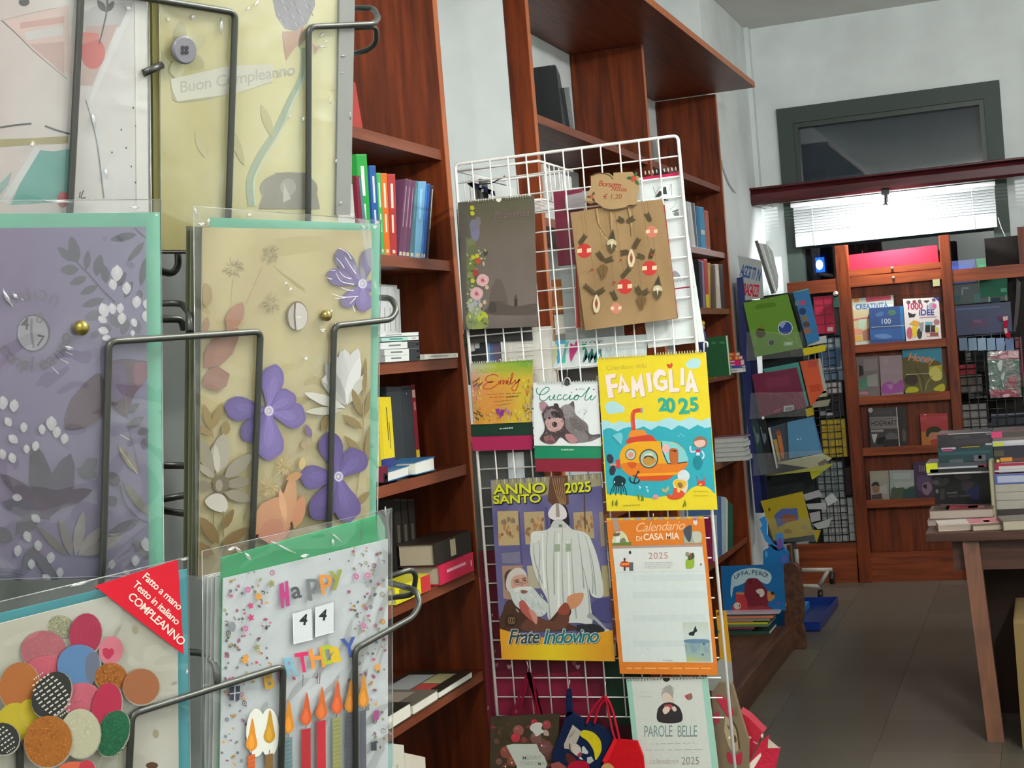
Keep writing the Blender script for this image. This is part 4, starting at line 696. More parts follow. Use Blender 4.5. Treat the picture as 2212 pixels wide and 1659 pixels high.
# ---- lower row, confetti birthday card
def art_f(a):
    a.field([(483, 1249), (838, 1165), (838, 1900), (470, 1900)], 20, 20, lambda u, v: mixc('#d3d7da', '#cfd3d6', nz(u, v, 4)+.5)); a.f('Z8'); rr = random.Random(3)
    cols = ['#9c5572', '#55585c', '#b0577c', '#7c7f80', '#c08a3c', '#8a8c62', '#6a6c70', '#b04a6a']
    def bit(x, y):
        c = rr.choice(cols); k = rr.random(); r = rr.uniform(7, 17)
        if k < .25: a.leaf(x, y, r*2, r*1.2, rr.uniform(0, 360), c)
        elif k < .55: a.poly([(x+(r if j % 2 else r*.45)*math.cos(j*.6283+.3), y+(r if j % 2 else r*.45)*math.sin(j*.6283+.3)) for j in range(10)], c)
        elif k < .7: a.ring(x, y, r*.8, r*.9, 5, c, 10); a.ell(x, y, 4, 5, c, 0, 6)
        elif k < .85: a.line([(x-r*.6, y-r*.6), (x+r*.5, y-r*.2), (x+r*.3, y+r*.7)], 7, c)
        else: a.ell(x, y, 4, 5, c, 0, 6)
    for k in range(330):
        u = rr.random(); v = rr.random(); side = rr.random()
        u = u*.28 if side < .42 else (.76+u*.23 if side < .84 else u)
        x, y = 235+u*1010, 480-u*230+v*1300
        if (560 < x < 1010 and 400 < y < 1080) or (380 < x < 1100 and y > 1130): continue
        bit(x, y)
    for x, y, r, c in ((455, 598, 28, '#c98a3a'), (372, 988, 30, '#c98a3a'), (1192, 1035, 26, '#cc8f40'), (405, 655, 22, '#b0446c'), (408, 728, 24, '#b0446c'), (535, 520, 24, '#83855a'), (445, 912, 22, '#83855a')): a.poly([(x+(r if j % 2 else r*.5)*math.cos(j*.6283), y+(r if j % 2 else r*.5)*1.1*math.sin(j*.6283)) for j in range(10)], c)
    for x, y in ((388, 556), (374, 797), (1060, 475), (1130, 466), (1104, 778)): a.ell(x, y, 19, 22, '#b98aa0'); a.ring(x, y, 11, 13, 5, '#8f4d70', 10)
    a.ell(293, 785, 20, 32, '#7c8082').rect(1150, 1500, 1185, 1552, '#3a3c40').blob([(1170, 1310), (1200, 1305), (1195, 1360), (1165, 1360)], '#8e4a72').poly([(1168, 460), (1195, 385), (1197, 458)], '#8a8c8e').poly([(275, 1160), (340, 1150), (335, 1240), (278, 1240)], '#3a3d48').line([(308, 1150), (306, 1240)], 8, '#a8acb4', False).line([(275, 1200), (338, 1192)], 8, '#a8acb4', False)
    # HaPPy
    a.poly([(582, 520), (610, 512), (615, 570), (622, 568), (618, 505), (637, 500), (648, 655), (625, 660), (622, 610), (608, 612), (612, 668), (594, 672)], '#a83c74')
    a.text('a', 662, 612, 150, '#4e5054', -10, .015).text('p', 752, 580, 190, '#6b6e70', -8, .015).text('p', 832, 545, 170, '#c9823a', -8, .015).text('y', 905, 520, 170, '#8a8c42', -8, .02)
    for q in ([(668, 700), (785, 668), (790, 862), (672, 892)], [(808, 660), (922, 628), (922, 815), (806, 848)]):
        a.poly(q, '#c3c7c9').line([q[0], q[1], q[2]], 7, '#8f9294', False).line([q[2], q[3], q[0]], 4, '#e6e9ea', False)
    a.text('4', 706, 772, 92, '#26262a', 0, .03, .15).text('4', 826, 744, 92, '#26262a', 0, .03, .15)
    for s_, x, y, c, z in (('B', 490, 1170, '#b0862e', 150), ('i', 575, 1130, '#8a5570', 140), ('R', 622, 1092, '#74a0b4', 160), ('T', 697, 1068, '#c22f5c', 168), ('H', 778, 1042, '#d4883a', 168), ('D', 852, 1018, '#a3ab2e', 160), ('a', 905, 1003, '#c9a72c', 190), ('Y', 985, 975, '#3f4f8a', 165)): a.text(s_, x, y, z, c, -9, .03, 0, 1, .8)
    for x, y in ((730, 1080), (820, 1070), (835, 1070)): a.line([(x, y), (x-4, y+70)], 5, '#5a5c60', False)
    # candles and flames
    for x in (440, 520, 640, 760, 850, 940, 1030, 1100): a.ell(x, 1440, 62, 150, '#d5d4ca', 0, 24) if x in (440, 520) else None
    for x, yt, w_, c, fy, fc in ((410, 1575, 44, '#b5582e', 1470, '#c9822c'), (520, 1570, 46, '#7a5a30', 1420, '#b5862a'), (637, 1470, 50, '#5f7478', 1360, '#c9802c'), (747, 1415, 58, '#a02a30', 1310, '#b8542e'), (842, 1365, 54, '#b02a34', 1275, '#bb6030'), (938, 1345, 50, '#7f8050', 1240, '#bb5630'), (1020, 1320, 44, '#4a4a50', 1230, '#b5742c'), (1100, 1300, 38, '#55565c', 1200, '#b87a2e')):
        a.poly([(x-w_/2, yt+8), (x+w_/2, yt-4), (x+w_/2+4, 2000), (x-w_/2+2, 2000)], c); a.line([(x, yt), (x+2, yt-24)], 4, '#4a4540', False)
        a.blob([(x+6, fy-120), (x+26, fy-20), (x+36, fy+50), (x, fy+85), (x-34, fy+50), (x-16, fy-20)], fc).blob([(x+2, fy-20), (x+18, fy+40), (x, fy+72), (x-18, fy+40)], tint(fc, 1.3))
        if w_ in (50, 44): [a.line([(x-w_/2, yt+k), (x+w_/2, yt+k-14)], 6, tint(c, 1.35), False) for k in range(20, 340, 26)]
f_ = card(2, 'white confetti birthday card with candles in the lower pocket', [(483, 1250), (838, 1165), (838, 1900), (472, 1900)], env=[(478, 1205), (818, 1112), (832, 1140), (832, 1900), (470, 1900)], envc='#2f9a63', cello=[(436, 1190), (846, 1098), (850, 1900), (444, 1900)], c='#d5d9dc', art=art_f, creases=['Z8', (330, 310, 34, 40), (390, 350, 30, 50), (555, 268, 26, 25), (740, 345, 30, -10), (940, 235, 40, 40), (915, 262, 22, 80), (620, 300, 70, 25), (290, 300, 30, -20), (1240, 70, 30, 85)], extra=4, extras=('#b9bcb8', '#a7aba8', '#b4b8b4', '#9a9e9a'))
# ================================================================== WHITE WIRE PANEL WITH CALENDARS
YG = 3.684; GP = YP(YG); GX0, GX1, GT, GB = -1.450, -.838, 2.048, .562
grid = thing('grid_rack', 'white wire grid panel with hooks standing against the near bookcase', 'rack', ((GX0+GX1)/2, YG, 0))
WH = '#e4e2de'
B().tube(fillet([(GX0-.004, YG, GB), (GX0+.002, YG, GT), (GX1, YG, GT), (GX1+.026, YG, .02)], .014, 6), .0042, WH, 10).build('frame', 'satin', grid)
B().tube([(GX1+.026, YG-.16, .012), (GX1+.026, YG+.16, .012)], .012, WH, 10).build('foot', 'satin', grid)
src = None
for i in range(1, 12):
    x = GX0+(GX1-GX0)*i/12
    if src is None: src = B().tube([(x, YG-.003, GB), (x, YG-.003, GT)], .0022, WH, 6).build('upright_wire', 'satin', grid); xs = x
    else: o = src.copy(); C.objects.link(o); o.location = (x-xs, 0, 0)
src = None; n = 29
for i in range(1, n+1):
    z = GT-.0512*i
    if z < GB-.004: break
    if src is None: src = B().tube([(GX0, YG+.001, z), (GX1+.002, YG+.001, z)], .002, WH, 6).build('cross_wire', 'satin', grid); zs = z
    else: o = src.copy(); C.objects.link(o); o.location = (0, 0, z-zs)
BK = YP(YG+.010)
# --- things hung or held on the rear of the panel
bs = thing('wire_basket', 'white wire basket hooked behind the top corner of the wire panel', 'basket', hit(YP(YG+.1), (1065, 440)))
m = B(); A_ = hit(YP(YG+.004), (982, 366)); B1_ = hit(YP(YG+.30), (1130, 402)); C1_ = hit(YP(YG+.004), (1140, 402)); dz = V((0, 0, -.065))
rim = [V((GX0+.005, YG+.006, 2.03)), V((GX0+.005, YG+.30, 2.03)), V((GX0+.235, YG+.30, 2.03)), V((GX0+.235, YG+.006, 2.03))]
m.tube(rim, .0035, WH, 8, True).build('rim', 'satin', bs)
src = None
low = B().tube([p+V((0, 0, -.10)) for p in rim], .0025, WH, 6, True).build('lower_rim', 'satin', bs)
for i, (a0, a1) in enumerate(((0, 1), (1, 2), (2, 3))):
    for k in range(1, 7): p = rim[a0].lerp(rim[a1], k/7); B().tube([p, p+V((0, 0, -.10))], .0017, WH, 5).build('basket_wire', 'satin', bs)
for k in range(1, 8): p = rim[0].lerp(rim[1], k/8)+V((0, 0, -.10)); B().tube([p, p+V((.23, 0, 0))], .0017, WH, 5).build('basket_wire', 'satin', bs)
ZB[0] = None
for i, (lab, xx, c) in enumerate((('white magazine standing in the wire basket behind a grey one', -1.425, '#d6d6d2'), ('dark grey magazine standing in the wire basket', -1.40, '#4b4b4a'), ('white magazine standing in the wire basket beside the strap', -1.375, '#d2d4d2'))):
    t = thing('magazine', lab, 'magazine', (xx, YG+.15, 1.934)); B().box((xx-.004, YG+.05, 1.934), (xx-.003, YG+.25, 2.02-.012*i), c).box((xx+.003, YG+.05, 1.934), (xx+.004, YG+.25, 2.02-.012*i), c).box((xx-.003, YG+.05, 1.934), (xx+.003, YG+.052, 2.02-.012*i), c).build('cover', 'gloss', t)
    B().box((xx-.0028, YG+.053, 1.936), (xx+.0028, YG+.248, 2.018-.012*i), '#dcdad2').build('pages', 'paper', t)
stp = thing('strap', 'dark navy cloth strap with black cord lying over the wire basket', 'strap', hit(YP(YG+.05), (1040, 400)))
B().prism([hit(YP(YG+.05), p, 'D5') for p in ((370, 430), (395, 385), (560, 440), (690, 500), (800, 545), (815, 625), (730, 600), (600, 545), (450, 490))], (0, .008, 0), '#1f2438').build('band', 'felt', stp)
B().tube(fillet([hit(YP(YG+.049), p, 'D5') for p in ((540, 440), (680, 430), (790, 415), (870, 365), (950, 335), (985, 300))], .01), .0016, '#15161a', 6).build('cord', 'plastic', stp)
for p in ((620, 540), (590, 470), (770, 580)): B().box(*(lambda q: (q-V((.003, .001, .004)), q+V((.003, 0, .004))))(hit(YP(YG+.049), p, 'D5')), '#b9bcc4').build('buckle', 'steel', stp)
sheet('backing_card', 'dark grey card hung behind the flower calendar on the wire panel', 'card', YP(YG+.016), [(986, 452), (1130, 440), (1150, 735), (1003, 742)], .003, '#3a3b38')
sheet('paper_pad', 'white lined paper pad hung behind the wire panel under the flower calendar', 'pad', YP(YG+.022), [(1083, 712), (1190, 704), (1204, 860), (1090, 866)], .012, '#d6d3ca', art=lambda a: [a.line([(1118, 716+k*9), (1152, 714+k*9)], 1.2, '#aaa79c', False) for k in range(8)])
for i, (q, c, lab) in enumerate((([(1000, 722), (1047, 718), (1056, 830), (1012, 832)], '#2b2c2e', 'black magazine held behind the wire panel above the orange calendar'), ([(1048, 718), (1078, 715), (1086, 828), (1057, 830)], '#4c6a94', 'blue magazine held behind the wire panel above the orange calendar'))):
    book(lab, YP(YG+.03), q, (0, .006, 0), c, 'f', name='magazine', cat='magazine', art=(lambda a: a.poly([(1001, 723), (1046, 719), (1055, 829), (1013, 831)], '#2b2c2e').poly([(1010, 724), (1020, 723), (1026, 758), (1016, 760)], '#c9c9c6').poly([(1023, 722), (1035, 721), (1036, 752), (1026, 753)], '#c2c4c4')) if i == 0 else (lambda a: a.poly([(1049, 719), (1077, 716), (1085, 827), (1058, 828)], '#4c6a94').poly([(1062, 717), (1076, 716), (1084, 780), (1070, 800)], '#6b5a72').poly([(1050, 720), (1056, 719), (1062, 828), (1058, 829)], '#7d9cc0')))
sheet('backing_card', 'charcoal card hung behind the wire panel below the orange calendar', 'card', YP(YG+.016), [(1018, 955), (1170, 948), (1192, 1240), (1034, 1248)], .003, '#4b4c4a')
sheet('paper_sheet', 'white folded sheet hung behind the wire panel above the holy-year calendar', 'paper', YP(YG+.014), [(1096, 978), (1131, 976), (1137, 1100), (1102, 1102)], .001, '#c6ccce')
# white calendar with pencil sketches on the rear
def art_w(a):
    a.poly([(1353, 389), (1465, 373), (1521, 737), (1401, 751)], '#d3dad9'); a.f('D3').poly([(365, 290), (370, 215), (960, 150), (960, 300), (370, 380)], '#b3174a')
    a.line([(530, 480), (560, 560), (600, 620)], 10, '#8d918f').poly([(560, 655), (640, 540), (690, 570), (700, 480), (745, 480), (760, 600), (690, 600), (640, 640)], '#3a3c3a').line([(790, 560), (830, 430), (835, 620)], 8, '#7d8180').line([(660, 470), (600, 540), (560, 640)], 6, '#6d706e')
    a.poly([(640, 690), (720, 680), (790, 690), (770, 705), (690, 705)], '#2e302f').line([(800, 850), (870, 800), (905, 720), (890, 690)], 7, '#9a9e9c').poly([(860, 920), (900, 880), (950, 890), (955, 950), (880, 955)], '#76797a').poly([(840, 880), (950, 840), (945, 870), (850, 895)], '#5a5d5e').line([(930, 1040), (955, 1075)], 5, '#9fa5a4')
    a.f('D4').blob([(370, 330), (400, 310), (450, 340), (480, 395), (420, 400), (375, 395)], '#8e9193').line([(400, 445), (430, 450), (435, 480)], 6, '#8c9092').line([(440, 445), (480, 450), (490, 490)], 6, '#8c9092').line([(530, 440), (540, 475)], 6, '#8c9092')
    a.poly([(395, 572), (580, 545), (680, 540), (678, 562), (585, 566), (398, 588)], '#8a2140')
    for k in range(4): a.line([(440, 740+70*k), (580, 730+70*k)], 3, '#c2c9ca', False)
wc = sheet('calendar', 'white sketch calendar with a magenta top strip hung behind the wire panel', 'calendar', BK, [(1352, 388), (1466, 372), (1522, 738), (1400, 752)], .004, '#d3dad9', art=art_w)
spiral(wc, BK, (1390, 374), (1464, 364), 9)
# things on the long bookcase shelves seen through the wires
S2 = XP(-1.612)
ZB[0] = 2.362
book('black box file on the top shelf of the long bookcase', XP(-1.70), [(1548, 488), (1586, 482), (1632, 890), (1600, 870)], (-.1, 0, 0), '#26282a', fr='A1')
book('glossy black folder with a rounded top on the top shelf', XP(-1.66), [(1592, 490), (1622, 560), (1686, 905), (1644, 890)], (-.12, 0, 0), '#2f3133', fr='A1')
book('short charcoal folder beside the taller black ones', XP(-1.65), [(1652, 655), (1690, 650), (1726, 905), (1696, 895)], (-.1, 0, 0), '#3b3d40', fr='A1', mat='shine')
book('grey book leaning in the far bay on the top shelf', XP(-1.68), [(1408, 296), (1414, 294), (1428, 348), (1416, 348)], (-.14, 0, 0), '#8d8f8a')
ZB[0] = 2.0
for i, (x0, x1, y0, y1, c, lab) in enumerate(((1174, 1181, 354, 500, '#d2d2cc', 'tall white ring binder behind the wires at the bookcase edge'), (1182, 1190, 362, 502, '#c9cbc6', 'second tall white binder behind the wires'), (1191, 1201, 372, 504, '#d3d5d2', 'white binder with black spine marks behind the wires'))):
    book(lab, S2, [(x0, y0), (x1, y0+5), (x1+8, y1), (x0+8, y1)], (-.2, 0, 0), c, marks=[(.3, .6, .7, .95, '#3a3b3c')] if i == 2 else [(.4, .1, .6, .5, '#a9aba8')], cat='binder', name='ring_binder')
for i, (x0, x1) in enumerate(((1204, 1212), (1213, 1222), (1223, 1234))):
    book('white booklet on the shelf above the maroon folder, %s in its row' % ('first', 'middle', 'last')[i], S2, [(x0, 373+3*i), (x1, 376+3*i), (x1+2, 411), (x0+2, 411)], (-.16, 0, 0), ('#d5d9d5', '#ccd0cc', '#d9ddd9')[i], marks=[(.2, .1, .6, .3, '#4c4f4e'), (.3, .45, .7, .8, '#2e302f')] if i == 0 else ())
ZB[0] = None
book('maroon folder standing behind the wires by the paper bags', YP(YG+.05), [(1195, 415), (1258, 408), (1268, 568), (1206, 574)], (0, .02, 0), '#7a1836', 'f')
book('pale lilac folder leaning across the maroon one behind the wires', YP(YG+.038), [(1220, 423), (1272, 412), (1262, 450), (1222, 455)], (0, .008, 0), '#9d9698', 'f')
book('brown wooden box file behind the wires below the maroon folder', YP(YG+.04), [(1190, 604), (1212, 603), (1219, 675), (1193, 678)], (0, .05, 0), '#9a5a2c', 'h', marks=[(0, .22, 1, .27, '#c9a46a'), (0, .80, 1, .84, '#c9a46a')], cat='box', name='box_file')
book('cream pile of papers below the brown box file', YP(YG+.04), [(1193, 680), (1219, 678), (1223, 722), (1197, 724)], (0, .05, 0), '#b7b2a2', 'h', 'pages', cat='papers', name='paper_stack')
sheet('board', 'pale grey board standing behind the wires beside the kraft bags', 'board', YP(YG+.03), [(1210, 575), (1330, 565), (1350, 745), (1224, 760)], .006, '#a3a8a6')
ml = sheet('lettered_sign', 'white sign with painted letters and a pink heart behind the wire panel', 'sign', YP(YG+.02), [(1192, 738), (1300, 728), (1398, 722), (1396, 788), (1290, 792), (1196, 798)], .003, '#d3dcdd')
a = Art(YP(YG+.02), 'D2', .0004, .00002)
a.poly([(275, 1300), (395, 1300), (395, 1340), (330, 1345), (300, 1400), (320, 1420), (330, 1560), (300, 1590), (290, 1500), (270, 1400)], '#4d9cc0').poly([(240, 1380), (290, 1340), (300, 1480), (250, 1600)], '#c9cf9a').poly([(395, 1310), (440, 1310), (400, 1440), (395, 1560), (340, 1570), (370, 1450)], '#5fb0a8').poly([(350, 1550), (400, 1530), (390, 1570), (350, 1575)], '#46c0a0')
a.poly([(455, 1330), (500, 1360), (520, 1310), (560, 1305), (545, 1400), (500, 1480), (460, 1565), (445, 1500), (440, 1400)], '#c83f7c')
a.poly([(590, 1345), (640, 1340), (640, 1400), (600, 1420)], '#3aa070')
for x in (590, 660, 735): a.text('M' if x < 700 else 'A', x, 1560, 235, '#3f7d78', 4, .01, .22, 1, .62)
a.text('MA', 850, 1510, 190, '#b6c9cc', 2, 0, .2, 1, .6)
for x in (600, 640, 690, 750, 800): a.ell(x, 1325, 9, 10, '#4d8a84')
a.text('MAMMA', 700, 1330, 40, '#6a7a7a', -2)
a.build(ml, name='lettering')
book('dark photo book behind the wires under the lettered sign', YP(YG+.05), [(1206, 800), (1300, 792), (1302, 848), (1212, 852)], (0, .01, 0), '#2f2d2c', 'f', art=lambda a: a.poly([(1250, 797), (1298, 793), (1300, 846), (1256, 848)], '#5a5453').poly([(1288, 812), (1298, 811), (1298, 845), (1286, 845)], '#8d8a88'))
# maroon gift paper with hearts and dark green paper on the rear
def art_h(a):
    for k, (x, y) in enumerate(((1052, 1254), (1066, 1408), (1072, 1436), (1100, 1440), (1105, 1468), (1140, 1506), (1200, 1492), (1180, 1495), (1240, 1432), (1248, 1440), (1088, 1500), (1168, 1508), (1060, 1330), (1080, 1290), (1052, 1530), (1236, 1525))):
        a.blob([(x, y-2), (x+3, y-5), (x+5, y-1), (x, y+6), (x-5, y-1), (x-3, y-5)], '#8e5562' if k % 3 else '#a9898c', 3)
sheet('gift_paper', 'maroon gift wrapping paper with pale hearts hung behind the wire panel', 'paper', YP(YG+.012), [(1034, 1190), (1290, 1180), (1318, 1690), (1062, 1700)], .004, '#5c1024', art=art_h)
sheet('gift_paper', 'crimson gift paper pack hung low behind the wire panel', 'paper', YP(YG+.010), [(1062, 1464), (1250, 1450), (1292, 1530), (1290, 1560), (1066, 1545)], .0015, '#74132e')
sheet('gift_paper', 'dark green gift paper hung behind the wire panel beside the orange calendar', 'paper', YP(YG+.018), [(1292, 1420), (1400, 1410), (1420, 1560), (1306, 1570)], .004, '#16301f')
sheet('gift_paper', 'dark plum gift paper hung behind the wire panel at the bottom', 'paper', YP(YG+.022), [(1250, 1500), (1420, 1490), (1450, 1720), (1270, 1720)], .004, '#3c0f1c')
# ------------------------------------------------------------------ calendars on the front
C1 = YP(YG-.022)
def cal(label, q, fr, c, art=None, th=.004, pl=C1, **k): return sheet('calendar', label, 'calendar', pl, q, th, c, fr, 'gloss', part='page', art=art, **k)
def art_1(a):
    q = [(100, 545), (668, 490), (695, 1470), (140, 1495)]
    a.field(q, 36, 48, lambda u, v: mixc(mixc(mixc('#55533f', '#655a50', v*3), '#736863', v*1.2-.2), '#4d4a45', max(0, (.22-u)*4)+nz(u, v, 5)*.25+max(0, v-.86)*3))
    a.blob([(340, 1330), (350, 1190), (400, 1110), (450, 1180), (470, 1330)], '#625750').blob([(320, 1330), (400, 1280), (520, 1320), (690, 1300), (690, 1380), (330, 1380)], '#554c46').rect(522, 1262, 545, 1320, '#37302d').poly([(520, 1260), (533, 1225), (547, 1258)], '#4d443f').blob([(330, 1360), (340, 1290), (380, 1290), (385, 1360)], '#453f38')
    a.poly([(160, 800), (172, 1492), (305, 1480), (250, 1260), (225, 860)], '#64674e')
    for x, y, rx, ry, c in ((230, 760, 34, 75, '#727188'), (215, 720, 26, 50, '#6c6d80'), (250, 690, 22, 40, '#716a70'), (200, 850, 30, 40, '#6f7350'), (215, 890, 36, 32, '#5f6845'), (205, 1010, 38, 45, '#66703f'), (195, 1090, 26, 32, '#7c8250'), (240, 1420, 80, 80, '#84914e'), (235, 1340, 50, 40, '#8c967e'), (230, 1280, 40, 36, '#9a9cab'), (195, 1310, 24, 50, '#a2a498'), (285, 1400, 40, 42, '#a7b03c'), (300, 1440, 30, 40, '#7f8c4a'), (190, 1440, 26, 50, '#77825c')): a.ell(x, y, rx, ry, c)
    for k in range(70): rr = random.Random(k); x, y = rr.uniform(175, 300), rr.uniform(880, 1470); a.leaf(x, y, rr.uniform(14, 40), 14, rr.uniform(0, 360), rr.choice(['#5c6a3c', '#8f9a5a', '#71805a', '#b3b688', '#4c5636', '#a9ac9a']))
    for x, y in ((208, 585), (210, 626), (245, 945), (215, 955), (212, 1130)): a.poly([(x-16, y-16), (x+6, y-18), (x+18, y+2), (x+4, y+17), (x-15, y+12)], '#b3b02c')
    a.ell(250, 980, 24, 24, '#a5503a').ell(232, 1070, 20, 28, '#9a3a34')
    for x, y, r in ((285, 1125, 46), (240, 1225, 48)): a.blob([(x-r, y), (x-r*.6, y-r*.8), (x+r*.2, y-r), (x+r, y-r*.4), (x+r*.8, y+r*.6), (x, y+r), (x-r*.8, y+r*.6)], '#c9a3a2'); a.ell(x+4, y+2, r*.6, r*.55, '#d3aeac'); a.ring(x+4, y, r*.4, r*.36, 7, '#b97880', 14, 0, 300); a.ell(x+2, y, r*.24, r*.24, '#a8475a')
    for x, y in ((318, 1178), (300, 1290), (270, 1310)): a.ell(x, y, 14, 16, '#c0a58f')
    a.poly([(285, 900), (305, 915), (328, 905), (320, 935), (300, 945)], '#453d37')
    for x0, y0, x1, w_ in ((370, 665, 590, 6), (440, 700, 600, 3)): dashes(a, x0, y0, x1, y0-12, w_, '#75605a')
    a.text('Provenza', 375, 660, 70, '#77635d', -4, 0, .1)
c1 = cal('dark taupe calendar with roses down its edge, topmost on the wire panel', [(100, 545), (668, 490), (695, 1470), (140, 1495)], 'A8', '#5d544c', art_1)
spiral(c1, C1.off(.001), (175, 538), (655, 493), 26, 'A8', .0045, '#d8d8cc', (.44, .58))
p = hit(C1.off(.0008), (405, 515), 'A8'); B().prism([p+V((.008*math.cos(t), 0, -.009*abs(math.sin(t)) if math.sin(t) > 0 else .001)) for t in (6.2832*k/16 for k in range(16))], (0, .0006, 0), '#d9d9c8').build('hanger_notch', 'paper', c1)
def grad_e(u, v):
    g = mixc(mixc('#a7aa9c', '#a3b233', u*2.2), '#4a8f2c', u*1.4-.45) if v < .5 else '#c27a30'
    c = mixc(g, mixc('#c98636', '#c4ac34', u*1.25-.1+nz(u, v, 4)*.25), (v-.06)*4.2)
    c = mixc(c, '#b98a8a', max(0, .3-u)*2.6*max(0, 1-abs(v-.4)*2.6)); c = mixc(c, '#c9803a', max(0, 1-math.hypot((u-.4)*2.2, (v-.62)*2.6)))
    return mixc(c, '#b4a070', max(0, nz(u*2, v*2, 6, 3))*.5)
def art_2(a):
    a.field([(190, 236), (885, 195), (870, 890), (225, 918)], 40, 44, grad_e)
    a.text('CALENDARIO 2025', 245, 345, 68, '#8a9c3c', -3.5, 0, 0, .9, .92)
    for q in ([(500, 380), (455, 358), (390, 372), (358, 410), (385, 442), (445, 438), (385, 450), (335, 490), (350, 518), (420, 514), (490, 470), (505, 440)], [(500, 445), (525, 425), (515, 468), (545, 425), (560, 428), (552, 466), (580, 425), (592, 430), (585, 466), (612, 425), (605, 460), (625, 462), (665, 370), (655, 345), (636, 440), (650, 464), (690, 418), (690, 450), (712, 448), (735, 408), (718, 480), (690, 538), (655, 528), (662, 490), (745, 415)]): a.line(q, 11, '#b5462c')
    a.ell(615, 400, 7, 7, '#b5462c')
    for y, x0, x1 in ((575, 370, 770), (608, 400, 725), (655, 450, 670), (695, 490, 640)): dashes(a, x0, y+8, x1, y-12, 8, '#8a6a2a')
    dashes(a, 590, 612, 725, 600, 11, '#5c4a24')
    rr = random.Random(5)
    for k in range(150):
        x = rr.choice([rr.uniform(215, 300), rr.uniform(215, 870), rr.uniform(780, 870)]); y = rr.uniform(600, 880) if 300 < x < 780 and (y0 := 1) else rr.uniform(420, 900)
        if 300 < x < 780 and y < 780: y = rr.uniform(790, 895)
        a.leaf(x, y, rr.uniform(16, 60), rr.uniform(8, 16), rr.uniform(-120, -60), rr.choice(['#c9a32c', '#cf7a34', '#d8c440', '#b9867c', '#7a7a2c', '#c4604a', '#d6a05a', '#a8a05a', '#d8b8a0']))
    for x, y in ((490, 760), (520, 790), (545, 770)): a.poly([(x-22, y-22), (x+26, y-18), (x+14, y+30), (x+6, y+60), (x-10, y+20)], '#7a2f86')
    for x, y in ((590, 760), (620, 790), (650, 805)): a.leaf(x, y+20, 60, 14, -95, '#8a62b0')
    for x, y in ((262, 420), (250, 470), (300, 465)): a.line([(x-30, y+20), (x, y), (x+20, y-20)], 12, '#6e3a3a')
    for x, y in ((240, 790), (262, 850), (300, 815), (280, 780)): a.line([(x-20, y-16), (x, y), (x+24, y+12)], 11, '#3c3a18')
    for x, y in ((830, 720), (850, 760), (800, 740)): a.leaf(x, y, 60, 18, -70, '#b9988a'); a.line([(x-10, y+20), (x+26, y+18)], 8, '#6a5a42')
c2 = cal('orange and green garden calendar with script title over a crimson pad', [(190, 236), (885, 195), (870, 890), (225, 918)], 'B1', '#c29a3c', art_2)
B().prism([hit(C1.off(-.002), p, 'B1') for p in ((190, 918), (875, 885), (882, 1035), (195, 1055))], (0, .006, 0), '#0f3325').build('green_band', 'gloss', c2)
B().prism([hit(C1.off(-.003), p, 'B1') for p in ((205, 1050), (882, 1034), (872, 1198), (262, 1212), (212, 1210))], (0, .012, 0), '#9c1f4e').build('tear_off_pad', 'paper', c2)
a = Art(C1.off(-.002), 'B1'); dashes(a, 515, 965, 665, 955, 15, '#b9c4bb'); a.build(c2, name='band_print')
spiral(c2, C1.off(.001), (200, 228), (875, 190), 26, 'B1', .003, '#d4d6cc', (.43, .52))
wire_hook = lambda par, pts, fr, pl=C1: B().tube(fillet([hit(pl.off(.004), p, fr) for p in pts], .004), .0012, '#cfd0cc', 6).build('hook', 'steel', par)
wire_hook(c2, [(485, 215), (520, 185), (528, 200), (528, 240)], 'B1')
